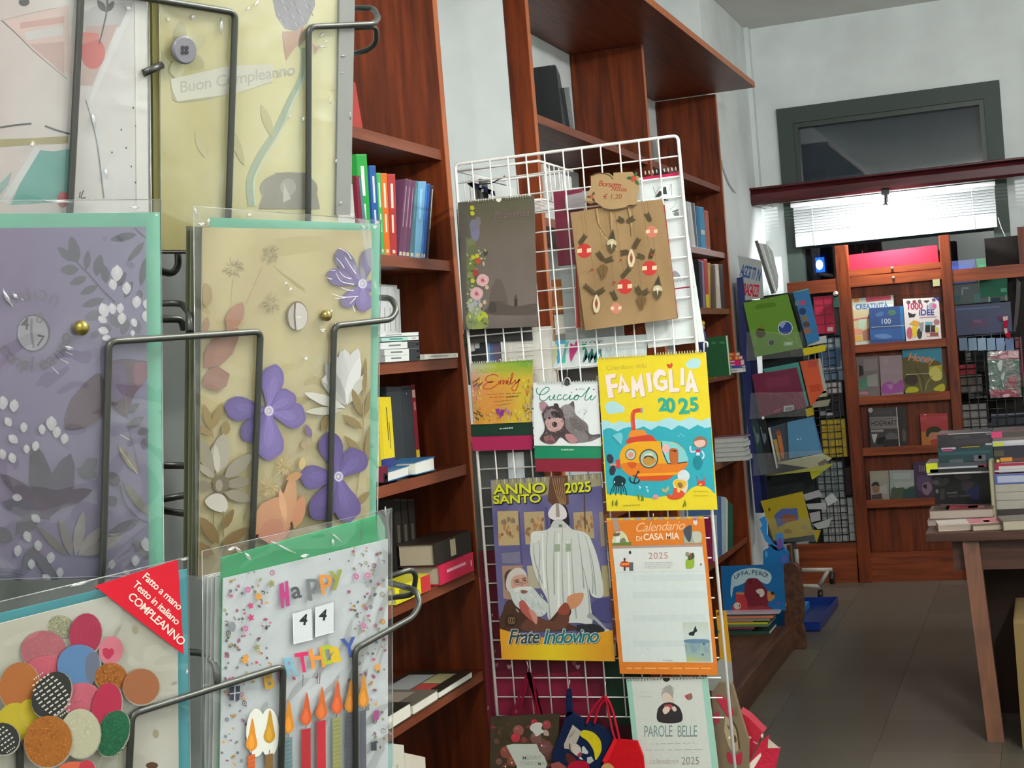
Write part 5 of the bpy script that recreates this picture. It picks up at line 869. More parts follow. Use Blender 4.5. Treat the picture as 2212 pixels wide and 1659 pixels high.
def art_3(a):
    for q in ([(945, 508), (925, 530), (945, 575), (1000, 582), (1058, 545), (1068, 512), (1035, 502), (985, 545), (960, 610), (985, 650), (1030, 645), (1072, 598)], [(1082, 590), (1070, 632), (1098, 640), (1132, 585), (1122, 634), (1150, 640)], [(1206, 594), (1188, 584), (1162, 610), (1172, 642), (1218, 626)], [(1268, 590), (1248, 584), (1226, 618), (1244, 642), (1285, 622), (1308, 588), (1298, 632), (1325, 634), (1385, 588), (1358, 600), (1350, 634), (1382, 638), (1400, 604), (1385, 588), (1430, 606), (1475, 560), (1520, 515), (1508, 512), (1470, 630), (1500, 640), (1545, 590), (1530, 634), (1558, 638), (1592, 596)]): a.line(q, 10, '#3f8c78')
    a.ell(1320, 560, 7, 7, '#3f8c78').ell(1570, 525, 9, 7, '#3f5c58').ell(1375, 525, 7, 6, '#3f5c58'); a.text('2025', 1400, 532, 34, '#8fa09c', -2)
    a.f('B1')
    # kitten behind
    a.blob([(1230, 720), (1290, 690), (1340, 655), (1355, 720), (1360, 790), (1420, 850), (1500, 920), (1530, 1060), (1640, 1030), (1640, 1060), (1520, 1110), (1380, 1120), (1270, 1080), (1230, 960)], '#77706e').blob([(1190, 740), (1240, 700), (1300, 700), (1350, 760), (1340, 820), (1260, 850), (1200, 800)], '#8b8584').poly([(1300, 690), (1345, 655), (1352, 725)], '#55504f')
    a.blob([(1310, 840), (1400, 870), (1470, 930), (1460, 1000), (1380, 980), (1320, 930)], '#6b6463').blob([(1480, 980), (1540, 1030), (1640, 1025), (1635, 1060), (1560, 1060), (1500, 1110), (1460, 1100)], '#5d5756').blob([(1380, 1010), (1440, 990), (1500, 1040), (1500, 1110), (1410, 1110)], '#7d7675')
    rr = random.Random(8)
    for k in range(70): x, y = rr.uniform(1240, 1480), rr.uniform(740, 1080); a.line([(x, y), (x+rr.uniform(8, 22), y+rr.uniform(10, 26))], 4, rr.choice(['#8f8887', '#5b5554', '#a39c9a']), False)
    # puppy
    a.blob([(965, 1080), (1010, 1000), (1020, 930), (1000, 850), (990, 790), (1040, 730), (1120, 710), (1200, 740), (1240, 830), (1260, 960), (1350, 1050), (1390, 1120), (1290, 1120), (1200, 1060), (1130, 1130), (1040, 1130)], '#4a3d3f')
    a.blob([(965, 670), (1010, 660), (1055, 700), (1040, 760), (985, 765), (965, 720)], '#a8828a').blob([(1050, 705), (1060, 730), (1000, 790), (985, 800), (1005, 760)], '#5c4c4e').blob([(1120, 690), (1165, 685), (1180, 740), (1140, 760)], '#3c3334')
    a.blob([(1010, 830), (1050, 760), (1110, 740), (1170, 780), (1150, 850), (1050, 860)], '#7b7274').blob([(1090, 780), (1150, 770), (1190, 820), (1130, 840)], '#352c2e').blob([(1025, 890), (1060, 845), (1130, 850), (1200, 840), (1235, 900), (1200, 970), (1120, 998), (1060, 975)], '#c09a96').ell(1130, 918, 30, 32, '#3a2526').ell(1072, 848, 14, 12, '#1f1819').ell(1190, 838, 12, 11, '#1f1819').line([(1100, 975), (1140, 985), (1180, 965)], 5, '#8a6a68')
    a.blob([(1010, 1070), (1060, 1040), (1120, 1060), (1135, 1125), (1050, 1132)], '#8a5f62').blob([(1250, 1030), (1330, 1030), (1390, 1100), (1330, 1130), (1270, 1090)], '#b07f84').ell(1085, 1112, 46, 20, '#6d4a4c')
    for k in range(60): x, y = rr.uniform(1000, 1230), rr.uniform(730, 1060); a.line([(x, y), (x+rr.uniform(-10, 10), y+rr.uniform(12, 28))], 4, rr.choice(['#6a5a5c', '#8d8082', '#342a2c', '#a89c9c']), False)
c3 = cal('white puppy and kitten calendar over a green band and burgundy pad', [(893, 450), (1610, 436), (1652, 1160), (902, 1155)], 'B1', '#dde2e2', art_3, pl=C1.off(.006))
PA = C1.off(.006)
B().prism([hit(PA.off(-.002), p, 'B1') for p in ((904, 1153), (1650, 1158), (1652, 1298), (908, 1300))], (0, .006, 0), '#0f7f58').build('green_band', 'gloss', c3)
B().prism([hit(PA.off(-.003), p, 'B1') for p in ((912, 1298), (1654, 1296), (1655, 1446), (918, 1446))], (0, .012, 0), '#832034').build('tear_off_pad', 'paper', c3)
a = Art(PA.off(-.002), 'B1'); dashes(a, 1205, 1200, 1352, 1200, 16, '#a9cdbd'); a.build(c3, name='band_print')
spiral(c3, PA.off(.001), (935, 448), (1600, 434), 22, 'B1', .003, '#b9bcba', (.44, .56))
B().tube(fillet([hit(PA.off(.004), p, 'B1') for p in ((1232, 470), (1234, 420), (1270, 385), (1305, 415), (1303, 470))], .006), .0016, '#dcdedc', 6).build('ring_hanger', 'steel', c3)
B().tube([hit(PA.off(.004), p, 'B1') for p in ((1270, 390), (1272, 320), (1276, 270))], .0009, '#d0d2d0', 5).build('hook', 'steel', c3)
B().prism([hit(PA.off(.0004), (1265+34*math.cos(t), 452+34*math.sin(t)), 'B1') for t in (6.2832*k/14 for k in range(14))], (0, .0003, 0), '#4a4a48').build('hang_hole', 'dull', c3)
def art_4(a):
    Y = '#dcc62a'; a.poly([(45, 150), (1065, 90), (1175, 1575), (135, 1590)], Y)
    a.blob([(85, 745), (150, 742), (200, 765), (250, 740), (330, 755), (420, 722), (520, 740), (610, 745), (720, 708), (820, 740), (920, 705), (1020, 735), (1112, 712), (1120, 820), (1100, 900), (600, 920), (100, 900)], '#a3cfd8', 4)
    a.poly([(97, 830), (130, 808), (170, 805), (235, 838), (300, 805), (350, 795), (410, 815), (480, 790), (550, 825), (620, 785), (700, 800), (745, 825), (810, 780), (850, 790), (910, 820), (990, 775), (1060, 805), (1118, 795), (1156, 1420), (1140, 1420), (1000, 1345), (900, 1400), (860, 1440), (700, 1450), (560, 1470), (300, 1435), (135, 1430)], '#2f9fac')
    a.poly([(135, 1430), (250, 1428), (430, 1455), (560, 1470), (720, 1440), (870, 1430), (1000, 1430), (1155, 1420), (1175, 1575), (135, 1590)], Y).blob([(885, 1425), (930, 1375), (1000, 1348), (1075, 1360), (1130, 1405), (1155, 1470), (900, 1480)], Y)
    for q in ([(880, 195), (930, 155), (990, 150), (1020, 180), (1000, 235), (940, 245), (895, 235)], [(120, 600), (150, 560), (210, 555), (250, 580), (298, 610), (290, 655), (220, 665), (150, 672)]): a.blob(q, '#a9d0d4')
    a.text('Calendario della', 130, 262, 62, '#b3a034', -4, 0, 0, .95)
    S = [([(118, 305), (220, 293), (215, 330), (168, 340), (176, 392), (240, 385), (236, 425), (183, 432), (200, 505), (198, 518), (148, 522), (146, 510)]), ([(268, 290), (285, 330), (355, 450), (350, 466), (300, 470), (285, 430), (278, 432), (265, 472), (236, 477)]), ([(365, 322), (384, 318), (420, 392), (444, 310), (462, 290), (498, 505), (455, 513), (440, 425), (420, 470), (400, 440), (408, 512), (370, 521)]), ([(500, 288), (545, 283), (566, 460), (528, 468)]),
         ([(693, 290), (690, 320), (640, 305), (612, 350), (620, 400), (650, 420), (672, 410), (672, 388), (640, 380), (640, 355), (705, 350), (712, 430), (660, 460), (600, 440), (568, 370), (580, 290), (625, 248), (670, 258)]), ([(716, 255), (748, 250), (762, 425), (818, 430), (820, 462), (725, 470)]), ([(830, 240), (862, 238), (866, 400), (828, 405)]), ([(912, 262), (930, 258), (1000, 465), (955, 470), (945, 425), (925, 430), (915, 466), (870, 462)])]
    for q in S: a.poly([(x+7, y+7) for x, y in q], '#a99a5c')
    for q in S: a.poly(q, '#ead6cf')
    for q in ([(278, 350), (300, 400), (272, 408)], [(925, 320), (935, 380), (915, 384)]): a.poly(q, '#c9b23a')
    a.blob([(700, 200), (730, 205), (745, 190), (755, 215), (740, 240), (710, 235)], '#c2482c')
    for ch, x, y, z in (('2', 622, 642, 170), ('0', 690, 655, 185), ('2', 812, 668, 200), ('5', 915, 645, 180)): a.text(ch, x+6, y+5, z, '#8f9a40', -4, .035).text(ch, x, y, z, '#2aa08c', -4, .03)
    # submarine
    a.line([(388, 830), (378, 720), (385, 660), (420, 640), (460, 640)], 38, '#c9442c').line([(374, 800), (368, 700), (378, 650)], 8, '#d8684a').ell(464, 638, 11, 26, '#8a9aa8')
    a.blob([(345, 860), (370, 830), (470, 822), (505, 850), (500, 880), (350, 890)], '#d9822c').blob([(330, 950), (345, 900), (420, 885), (540, 870), (590, 910), (590, 945)], '#c4402a')
    a.blob([(258, 1120), (265, 1030), (320, 965), (430, 935), (640, 930), (780, 945), (870, 1020), (890, 1100), (880, 1170), (800, 1240), (640, 1270), (430, 1270), (310, 1220)], '#dba01e')
    a.blob([(275, 1140), (500, 1138), (700, 1140), (885, 1120), (880, 1175), (800, 1240), (640, 1275), (420, 1275), (310, 1225)], '#d5761f').poly([(400, 1255), (780, 1240), (720, 1290), (640, 1305), (450, 1302)], '#c94c22').poly([(410, 1235), (820, 1222), (800, 1245), (430, 1262)], '#e09a20')
    a.blob([(645, 935), (760, 945), (840, 990), (888, 1060), (890, 1122), (720, 1140), (670, 1080)], '#7cc3c4').line([(648, 935), (660, 1020), (700, 1120), (735, 1142), (890, 1126)], 11, '#3d3540').ell(690, 1000, 34, 45, '#dca9a2').blob([(725, 1010), (790, 1000), (808, 1040), (800, 1140), (735, 1135)], '#b5602a').poly([(730, 1010), (800, 1015), (780, 1035)], '#5d2f1c')
    a.ell(360, 1055, 52, 54, '#6a5548').ell(360, 1055, 43, 45, '#a9c2b4').ell(360, 1060, 26, 26, '#d58a78').ell(530, 1095, 90, 92, '#4f4038').ell(530, 1095, 78, 80, '#9ab8a8').blob([(470, 1100), (520, 1060), (570, 1080), (600, 1120), (540, 1160), (490, 1150)], '#b5863c').line([(485, 1090), (520, 1070), (560, 1080), (575, 1095)], 12, '#2e2a2c').poly([(490, 1050), (560, 1040), (570, 1065), (500, 1065)], '#c9d0c0')
    a.blob([(330, 1130), (410, 1132), (405, 1170), (370, 1188), (340, 1165)], '#c4561f').poly([(222, 1105), (258, 1098), (262, 1188), (222, 1185)], '#c4403c').rect(165, 1140, 225, 1160, '#c98a78').ell(165, 1095, 32, 46, '#2f3440', -15).ell(188, 1205, 30, 48, '#2f3440', 10)
    a.line([(432, 1215), (408, 1260), (390, 1320)], 11, '#1f2028').line([(378, 1250), (430, 1275)], 9, '#1f2028').line([(350, 1270), (360, 1310), (395, 1325), (430, 1318), (442, 1290)], 12, '#1f2028').ring(432, 1220, 10, 11, 6, '#1f2028', 10)
    a.blob([(195, 1300), (215, 1262), (260, 1255), (308, 1285), (305, 1335), (255, 1355), (205, 1340)], '#123038')
    for k in range(7): a.line([(205+14*k, 1340), (180+22*k, 1385), (165+26*k, 1410 if k % 2 else 1440)], 8, '#123038')
    a.ell(206, 1315, 6, 11, '#c9d8d8').ell(280, 1330, 6, 9, '#c9d8d8')
    a.blob([(190, 885), (225, 860), (265, 850), (285, 880), (275, 940), (260, 960)], '#6fbcc4').line([(190, 885), (260, 960)], 4, '#2a6a70', False)
    for x, y in ((445, 1362), (510, 1362), (520, 1395)): a.line([(x-12, y-6), (x+12, y+4)], 7, '#c9e8ee', False).line([(x, y-10), (x+2, y+18)], 6, '#c9e8ee', False)
    for x, y in ((830, 860), (855, 880), (810, 880)): a.line([(x-10, y-8), (x+12, y+8)], 6, '#7fc9cc', False)
    # mermaids, crab, plants
    a.blob([(950, 930), (980, 890), (1030, 885), (1075, 915), (1075, 970), (1040, 990), (960, 970)], '#8a6550').blob([(962, 930), (1050, 920), (1060, 965), (1005, 990), (965, 965)], '#d8b0a0').line([(920, 975), (930, 1030), (980, 1020)], 16, '#bcd0de').line([(1030, 1020), (1050, 1070), (1010, 1115)], 16, '#bcd0de').rect(978, 1030, 1010, 1064, '#c9dce4').blob([(970, 1010), (1015, 1005), (1012, 1030), (980, 1034)], '#b5304c').blob([(950, 1100), (985, 1064), (1020, 1080), (1040, 1130), (1010, 1195), (965, 1180)], '#1d7f8c')
    a.ell(858, 1258, 58, 58, '#c9d6d8').blob([(755, 1320), (800, 1285), (880, 1290), (900, 1350), (870, 1420), (790, 1400)], '#d9c6b0').blob([(765, 1310), (820, 1295), (885, 1320), (850, 1380), (790, 1370)], '#d9b02c').blob([(800, 1330), (835, 1320), (850, 1360), (820, 1370)], '#8a6a3a').blob([(700, 1420), (750, 1440), (770, 1370), (850, 1400), (865, 1440), (800, 1478), (720, 1470)], '#d04c2c').poly([(645, 1370), (685, 1385), (715, 1350), (725, 1385), (690, 1415), (660, 1405)], '#a8a870').ell(812, 1390, 16, 24, '#e0c070')
    a.blob([(985, 1330), (1010, 1305), (1055, 1305), (1065, 1340), (1020, 1352)], '#c4403c').line([(1000, 1310), (985, 1260)], 9, '#c0506a').line([(1045, 1305), (1065, 1265)], 9, '#c0506a').ell(595, 1455, 28, 22, '#d58a98').ell(1018, 1338, 14, 9, '#e0b040')
    for x, y in ((190, 1550), (210, 1540), (230, 1550), (440, 1490), (460, 1500), (480, 1500), (850, 1560), (880, 1550)): a.leaf(x, y, 70, 15, -100+(x*7) % 40, '#6a7a24' if x != 460 else '#3f8a30')
    dashes(a, 290, 1535, 455, 1530, 12, '#b0a028'); dashes(a, 950, 1400, 1100, 1400, 7, '#c9b42a'); dashes(a, 960, 1440, 1090, 1440, 7, '#c9b42a')
c4 = cal('large yellow family calendar with an orange submarine picture', [(45, 150), (1065, 90), (1175, 1575), (135, 1590)], 'B2', '#dcc62a', art_4, th=.006, pl=C1.off(.012))
spiral(c4, C1.off(.013), (60, 142), (1060, 82), 40, 'B2', .0036, '#d3d0a8', (.44, .52))
def art_5(a):
    P_ = '#5d5a86'; a.field([(143, 135), (1020, 85), (1138, 1580), (235, 1565)], 30, 40, lambda u, v: mixc(mixc('#666388', '#54517c', nz(u, v, 6)+.5), '#4c4a72', v*.5))
    a.poly([(150, 140), (1020, 88), (1030, 180), (160, 330)], '#8a8468')
    for k in range(26): x = 190+k*32; a.line([(x, 120-(x-150)*.05), (x+6, 170-(x-150)*.05)], 9, ('#a39c78', '#6d6858', '#b3ac8c', '#57546a')[k % 4], False)
    a.poly([(620, 105), (760, 95), (770, 330), (650, 345), (600, 300)], '#5a3c2a')
    for k in range(6): a.line([(640+18*k, 120), (660+15*k, 220), (700+9*k, 330)], 4, '#a5855c')
    for q, c in (([(200, 385), (365, 380), (378, 655), (212, 660)], '#a8926a'), ([(410, 392), (572, 385), (580, 640), (425, 650)], '#a3906c'), ([(805, 395), (955, 385), (975, 600), (815, 600)], '#9c8a66'), ([(1010, 390), (1040, 388), (1060, 660), (1025, 665)], '#8c7e68'), ([(232, 720), (380, 705), (385, 800), (240, 800)], '#6d6a80'), ([(238, 820), (400, 815), (400, 1100), (248, 1080)], '#9a7a66'), ([(435, 820), (520, 815), (540, 1000), (450, 1000)], '#a09a84'), ([(1030, 820), (1080, 815), (1095, 1060), (1045, 1070)], '#9a9068'), ([(225, 670), (390, 660), (392, 690), (228, 700)], '#58557c')): a.poly(q, c)
    rr = random.Random(12)
    for x0, x1, y0, y1 in ((215, 365, 460, 640), (425, 570, 470, 620), (820, 960, 460, 580)):
        for k in range(16): x, y = rr.uniform(x0, x1), rr.uniform(y0, y1); a.leaf(x, y, rr.uniform(30, 70), 22, rr.uniform(-110, -70), rr.choice(['#8a6240', '#9c6f48', '#7a5a3c', '#b08a5c']))
    for x, y in ((245, 470), (290, 450), (330, 460), (480, 460), (850, 470)): a.ell(x, y, 14, 20, '#7a6a58')
    a.line([(372, 390), (392, 700), (400, 800)], 7, '#48456e', False).line([(895, 255), (900, 520)], 9, '#4d3f36', False).line([(590, 350), (600, 520)], 18, '#4a476f', False)
    a.blob([(620, 390), (660, 350), (740, 340), (770, 420), (765, 510), (640, 520), (622, 450)], '#231d22')
    # robed figure seen from behind, white mitre
    a.blob([(460, 690), (480, 560), (520, 545), (600, 530), (660, 480), (740, 480), (800, 530), (900, 555), (950, 620), (1010, 800), (1045, 1050), (960, 1065), (930, 1000), (940, 1100), (955, 1280), (860, 1275), (620, 1255), (600, 1100), (540, 980), (490, 850)], '#bdc0ba', 6)
    for q in ([(520, 560), (540, 700), (530, 900), (545, 1000)], [(600, 540), (590, 800), (610, 1100), (620, 1240)], [(720, 520), (715, 800), (730, 1200)], [(840, 560), (870, 760), (890, 1000)], [(900, 580), (960, 800), (985, 1050)], [(660, 540), (650, 760), (655, 1050)], [(790, 600), (800, 900), (830, 1240)], [(490, 640), (500, 780), (560, 960)], [(930, 700), (960, 900), (960, 1040)], [(870, 780), (920, 1000), (935, 1200)]): a.line(q, (4, 11), '#8f948e')
    for q in ([(560, 560), (565, 800), (580, 1000)], [(690, 560), (685, 900), (690, 1200)], [(760, 620), (770, 900), (780, 1200)]): a.line(q, (8, 20), '#d2d4ce')
    a.rect(655, 648, 700, 708, '#8d9a82', -3).rect(745, 645, 785, 708, '#8d9a82', -3).blob([(470, 560), (530, 545), (545, 600), (480, 640)], '#c6c8c2')
    a.blob([(605, 400), (635, 345), (675, 322), (725, 345), (752, 395), (745, 440), (680, 458), (620, 440)], '#c9c2c0').poly([(665, 325), (690, 325), (698, 430), (668, 432)], '#8d847c').blob([(650, 460), (700, 450), (745, 480), (750, 515), (700, 520), (630, 510)], '#b0b2ae').rect(690, 490, 718, 512, '#6a6860')
    # old bearded man in brown
    a.blob([(250, 1330), (245, 1180), (300, 1090), (430, 1190), (520, 1220), (600, 1260), (690, 1170), (740, 1120), (790, 1180), (760, 1270), (830, 1330)], '#43291e').blob([(400, 1330), (430, 1250), (520, 1230), (640, 1260), (700, 1190), (770, 1220), (750, 1300), (640, 1340)], '#5d382a').blob([(260, 890), (300, 850), (330, 870), (300, 980), (268, 1000)], '#4d3830')
    a.blob([(270, 990), (285, 890), (345, 838), (410, 850), (440, 920), (430, 1020), (330, 1050)], '#b9b4ac').blob([(310, 940), (340, 900), (410, 890), (445, 930), (440, 990), (380, 1000), (320, 1000)], '#b98d7c').line([(335, 940), (372, 928)], 9, '#5d4a44').line([(395, 925), (430, 915)], 9, '#5d4a44').ell(360, 950, 13, 7, '#4a403c').ell(418, 938, 11, 6, '#4a403c').ring(360, 955, 22, 16, 4, '#5b4e48', 14).ring(420, 944, 20, 15, 4, '#5b4e48', 14).blob([(385, 950), (405, 945), (408, 978), (390, 982)], '#a87868')
    a.blob([(300, 1010), (360, 1010), (400, 1000), (470, 985), (540, 1060), (600, 1120), (600, 1180), (540, 1225), (440, 1190), (340, 1130)], '#b4bcb8').blob([(390, 1010), (440, 1005), (435, 1035), (395, 1040)], '#7c5048').blob([(330, 1000), (400, 985), (470, 990), (450, 1020), (400, 1010), (350, 1030)], '#c6c8c4')
    for k in range(30): x, y = rr.uniform(340, 560), rr.uniform(1040, 1190); a.line([(x, y), (x+20, y+28)], 5, rr.choice(['#d0d4d0', '#9aa29e']), False)
    a.blob([(375, 1110), (410, 1095), (450, 1150), (510, 1240), (510, 1280), (440, 1230), (385, 1170)], '#a3504a').blob([(450, 1170), (490, 1180), (520, 1230), (505, 1285)], '#b58070').blob([(755, 1080), (800, 1045), (880, 1035), (885, 1075), (850, 1135), (780, 1165)], '#b9805c').blob([(690, 1160), (745, 1110), (780, 1160), (760, 1210), (690, 1200)], '#84402f')
    a.ell(310, 1258, 52, 48, '#2f2019')
    for x in (296, 314, 332): a.ring(x, 1255, 8, 26, 4, '#8a7048', 14)
    a.poly([(835, 1290), (960, 1280), (1100, 1320), (1090, 1360), (830, 1340)], '#23242a').line([(925, 1205), (990, 1250), (1080, 1340)], (40, 14), '#8d9094', False).ell(1075, 1340, 22, 20, '#b4b6ba').blob([(960, 1110), (1030, 1080), (1110, 1100), (1110, 1260), (1000, 1240), (950, 1170)], '#43416e')
    a.poly([(218, 1320), (300, 1345), (560, 1390), (900, 1370), (1130, 1330), (1140, 1580), (235, 1565)], '#c98e1e'); a.field([(232, 1440), (1132, 1450), (1138, 1580), (235, 1565)], 20, 4, lambda u, v: mixc('#c78a20', '#d1b81c', 1-abs(u-.45)*2.2))
    for dx, dy, c in ((8, 9, '#1d1c1e'), (-3, -3, '#b9bdb8'), (3, 3, '#b9bdb8'), (0, 0, '#2a3a3a')):
        a.text('Frate', 282+dx, 1440+dy, 160, c, -1, .028 if c == '#b9bdb8' else .014, .28, .9, .82).text('Indovino', 560+dx, 1440+dy, 160, '#1f6a68' if c == '#2a3a3a' else c, -1.5, .028 if c == '#b9bdb8' else .014, .28, .86, .92)
    for s_, x, y, z in (('ANNO', 172, 250, 112), ('SANTO', 168, 326, 94), ('2025', 738, 240, 112)):
        a.text(s_, x+7, y+6, z, '#17161a', -2 if x < 700 else -4, .035, 0, 1.0, 1.22 if x < 700 else .95); a.text(s_, x, y, z, '#c5c81e', -2 if x < 700 else -4, .022, 0, 1.0, 1.22 if x < 700 else .95)
c5 = cal('holy-year calendar with a robed figure and a bearded old man', [(143, 135), (1020, 85), (1138, 1580), (235, 1565)], 'B3', '#5d5a80', art_5, pl=C1.off(.001), th=.005)
def art_6(a):
    a.poly([(85, 85), (1000, 70), (1135, 1565), (215, 1550)], '#cf7524')
    for k in range(17): x = 115+k*54; a.ell(x, 84-k*1, 30, 24, '#b9a93a' if k % 2 == 0 else '#8b94a0')
    for x in (110, 205, 300, 400, 600, 690, 800, 890, 975): a.ell(x, 78-(x-100)*.016, 9, 9, '#6a6a3a')
    a.poly([(140, 350), (990, 330), (995, 360), (145, 378)], '#a08c86').poly([(145, 372), (990, 352), (1020, 580), (170, 600)], '#cfd2ce').poly([(172, 596), (1020, 580), (1095, 1445), (242, 1440)], '#cbd3cf')
    for y in (620, 780, 1000, 1240): a.poly([(330, y), (1010, y-8), (1030, y+55), (340, y+62)], '#c3cdcb')
    a.line([(170, 596), (1020, 584)], 3, '#b2b8b5', False)
    a.text('Calendario', 350, 215, 122, '#e8b080', -3, .004, .38, .92, .95); a.text('DI', 365, 298, 62, '#e8c4a4', -2, .015); a.text('CASA MIA', 435, 292, 88, '#ecd2b8', -2, .022, 0, 1, .86); a.text('2025', 482, 470, 88, '#b0807c', -1.5, .006, 0, 1.1)
    a.blob([(145, 110), (190, 110), (215, 180), (210, 215), (165, 210)], '#a58a7a').blob([(150, 330), (160, 240), (215, 200), (270, 240), (300, 310), (310, 335)], '#c6c8a4').rect(175, 260, 215, 318, '#d3d6cf', -3).blob([(215, 290), (255, 270), (275, 320), (225, 325)], '#7a7a5c').poly([(140, 318), (320, 308), (326, 340), (138, 342)], '#5f7a3c').blob([(155, 230), (215, 222), (205, 250), (160, 255)], '#6c5a4c').ell(205, 200, 18, 12, '#c0707c')
    a.poly([(808, 185), (885, 150), (900, 215), (985, 230), (985, 320), (820, 325)], '#9aa28f').blob([(815, 190), (885, 150), (890, 240), (870, 310), (825, 250)], '#464a54').blob([(900, 220), (960, 210), (985, 240), (980, 300), (920, 310)], '#b5b8a8').blob([(905, 110), (925, 88), (945, 120), (935, 150), (910, 140)], '#cfc4c4').ell(922, 96, 14, 12, '#a5586a')
    # little figures
    a.blob([(215, 520), (240, 490), (310, 500), (310, 545), (225, 540)], '#b8402c').poly([(225, 510), (300, 505), (300, 525), (225, 528)], '#d58a3c').ell(258, 470, 10, 12, '#3c2c28').rect(250, 480, 266, 495, '#54403a').rect(250, 540, 268, 580, '#3c3a40').rect(290, 415, 340, 500, '#d6d3d0').ell(310, 408, 12, 16, '#2e2c30').rect(302, 500, 340, 580, '#5d5a60')
    a.blob([(838, 480), (880, 465), (915, 470), (908, 550), (850, 560), (835, 550)], '#8aa838').ell(850, 425, 20, 24, '#7d8a6a').blob([(860, 440), (905, 410), (915, 460), (860, 480)], '#4a5a34').line([(880, 410), (885, 460)], 8, '#a0384a').line([(900, 415), (895, 460)], 8, '#3a3a30').ell(978, 520, 7, 12, '#4a4a48')
    a.field([(800, 1065), (1045, 1060), (1075, 1435), (845, 1438)], 14, 20, lambda u, v: mixc(mixc('#b7c0b3', '#c3cdc9', v*3), mixc('#6a8a9c', '#8fa3a0', nz(u, v, 5)+.5 + (v-.5)), (v-.4)*7) if v < .8 else mixc('#8fa3a0', '#b4b652', (v-.8)*5*(1-u)))
    a.poly([(862, 1165), (905, 1150), (925, 1095), (945, 1150), (920, 1165), (912, 1195), (865, 1188)], '#22282a').ell(1006, 1270, 8, 12, '#2c4c60').ell(995, 1370, 10, 10, '#3c5a64').blob([(820, 1235), (900, 1225), (1040, 1230), (1050, 1260), (900, 1265), (830, 1255)], '#5f8097')
    dashes(a, 275, 1500, 1070, 1502, 15, '#e59a58'); dashes(a, 620, 1425, 710, 1425, 8, '#9aa2a0'); a.line([(470, 1310), (490, 1330)], 4, '#9aa2a0', False); a.ell(310, 832, 3, 5, '#9aa2a0')
    for k in range(4): dashes(a, 450, 505+16*k, 710, 500+16*k, 5, '#b5b9b6')
c6 = cal('orange backed calendar with white tear-off pages and house pictures', [(85, 85), (1000, 70), (1135, 1565), (215, 1550)], 'B4', '#cf7524', art_6, th=.008, pl=C1.off(.014))
wire_hook(c6, [(528, 40), (530, 85)], 'B4', C1.off(.014))
def art_7(a):
    a.poly([(180, 265), (1150, 240), (1300, 1480), (310, 1480)], '#c4c8c0'); a.poly([(180, 275), (242, 272), (372, 1480), (310, 1480)], '#93bfae').poly([(1080, 250), (1150, 248), (1300, 1480), (1222, 1480)], '#93bfae')
    rr = random.Random(4)
    for k in range(24): a.ell(205+k*39, 275-k*1.1, 8, 9, '#6d726c') if not 10 < k < 14 else None
    a.blob([(608, 400), (640, 355), (700, 330), (745, 380), (740, 480), (740, 540), (640, 545), (605, 470)], '#9a948f').blob([(610, 470), (640, 420), (700, 440), (740, 500), (730, 560), (650, 570)], '#cbb8a8').poly([(590, 385), (625, 360), (620, 420)], '#b4afaa').poly([(760, 370), (730, 350), (735, 410)], '#b4afaa')
    a.blob([(555, 630), (610, 560), (660, 540), (740, 545), (830, 620), (835, 770), (572, 772)], '#2e292c').blob([(640, 570), (720, 565), (730, 610), (680, 640), (640, 610)], '#a8484c').blob([(615, 630), (650, 590), (700, 600), (690, 650), (640, 678)], '#d3bcb0').blob([(725, 600), (760, 585), (785, 630), (750, 645)], '#d3bcb0')
    a.blob([(880, 460), (920, 440), (960, 430), (970, 490), (920, 510)], '#9a5a50').ell(905, 470, 12, 24, '#b53a4c').ell(950, 480, 20, 22, '#7c6a54')
    a.text('PAROLE', 392, 952, 196, '#6f8680', -1, -.004, 0, .92, .52).text('BELLE', 790, 950, 196, '#6f8680', -1, -.004, 0, .92, .52)
    for y, x0, x1 in ((1035, 480, 1000), (1110, 395, 1105)): dashes(a, x0, y, x1, y-12, 10, '#aab0a8', )
    a.text('calendario', 455, 1272, 92, '#b5a69c', -1, -.004, .25, .95, .95).text('2025', 838, 1280, 130, '#8f837c', -1, -.004, 0, 1, .85); dashes(a, 330, 420, 510, 410, 5, '#b4b8b0'); dashes(a, 330, 470, 500, 465, 5, '#b4b8b0')
c7 = cal('pale mint calendar with a cat-eared girl drinking, lowest on the wire panel', [(180, 265), (1150, 240), (1300, 1480), (310, 1480)], 'B6', '#c4c8c0', art_7, th=.004, pl=C1.off(.004))
spiral(c7, C1.off(.005), (200, 262), (1130, 238), 28, 'B6', .003, '#b9bcb8', (.44, .54))
B().prism([hit(C1.off(.0045), (660+46*math.cos(t), 245+48*max(0, math.sin(t))), 'B6') for t in (6.2832*k/14 for k in range(14))], (0, .0003, 0), '#22211f').build('hang_hole', 'dull', c7)
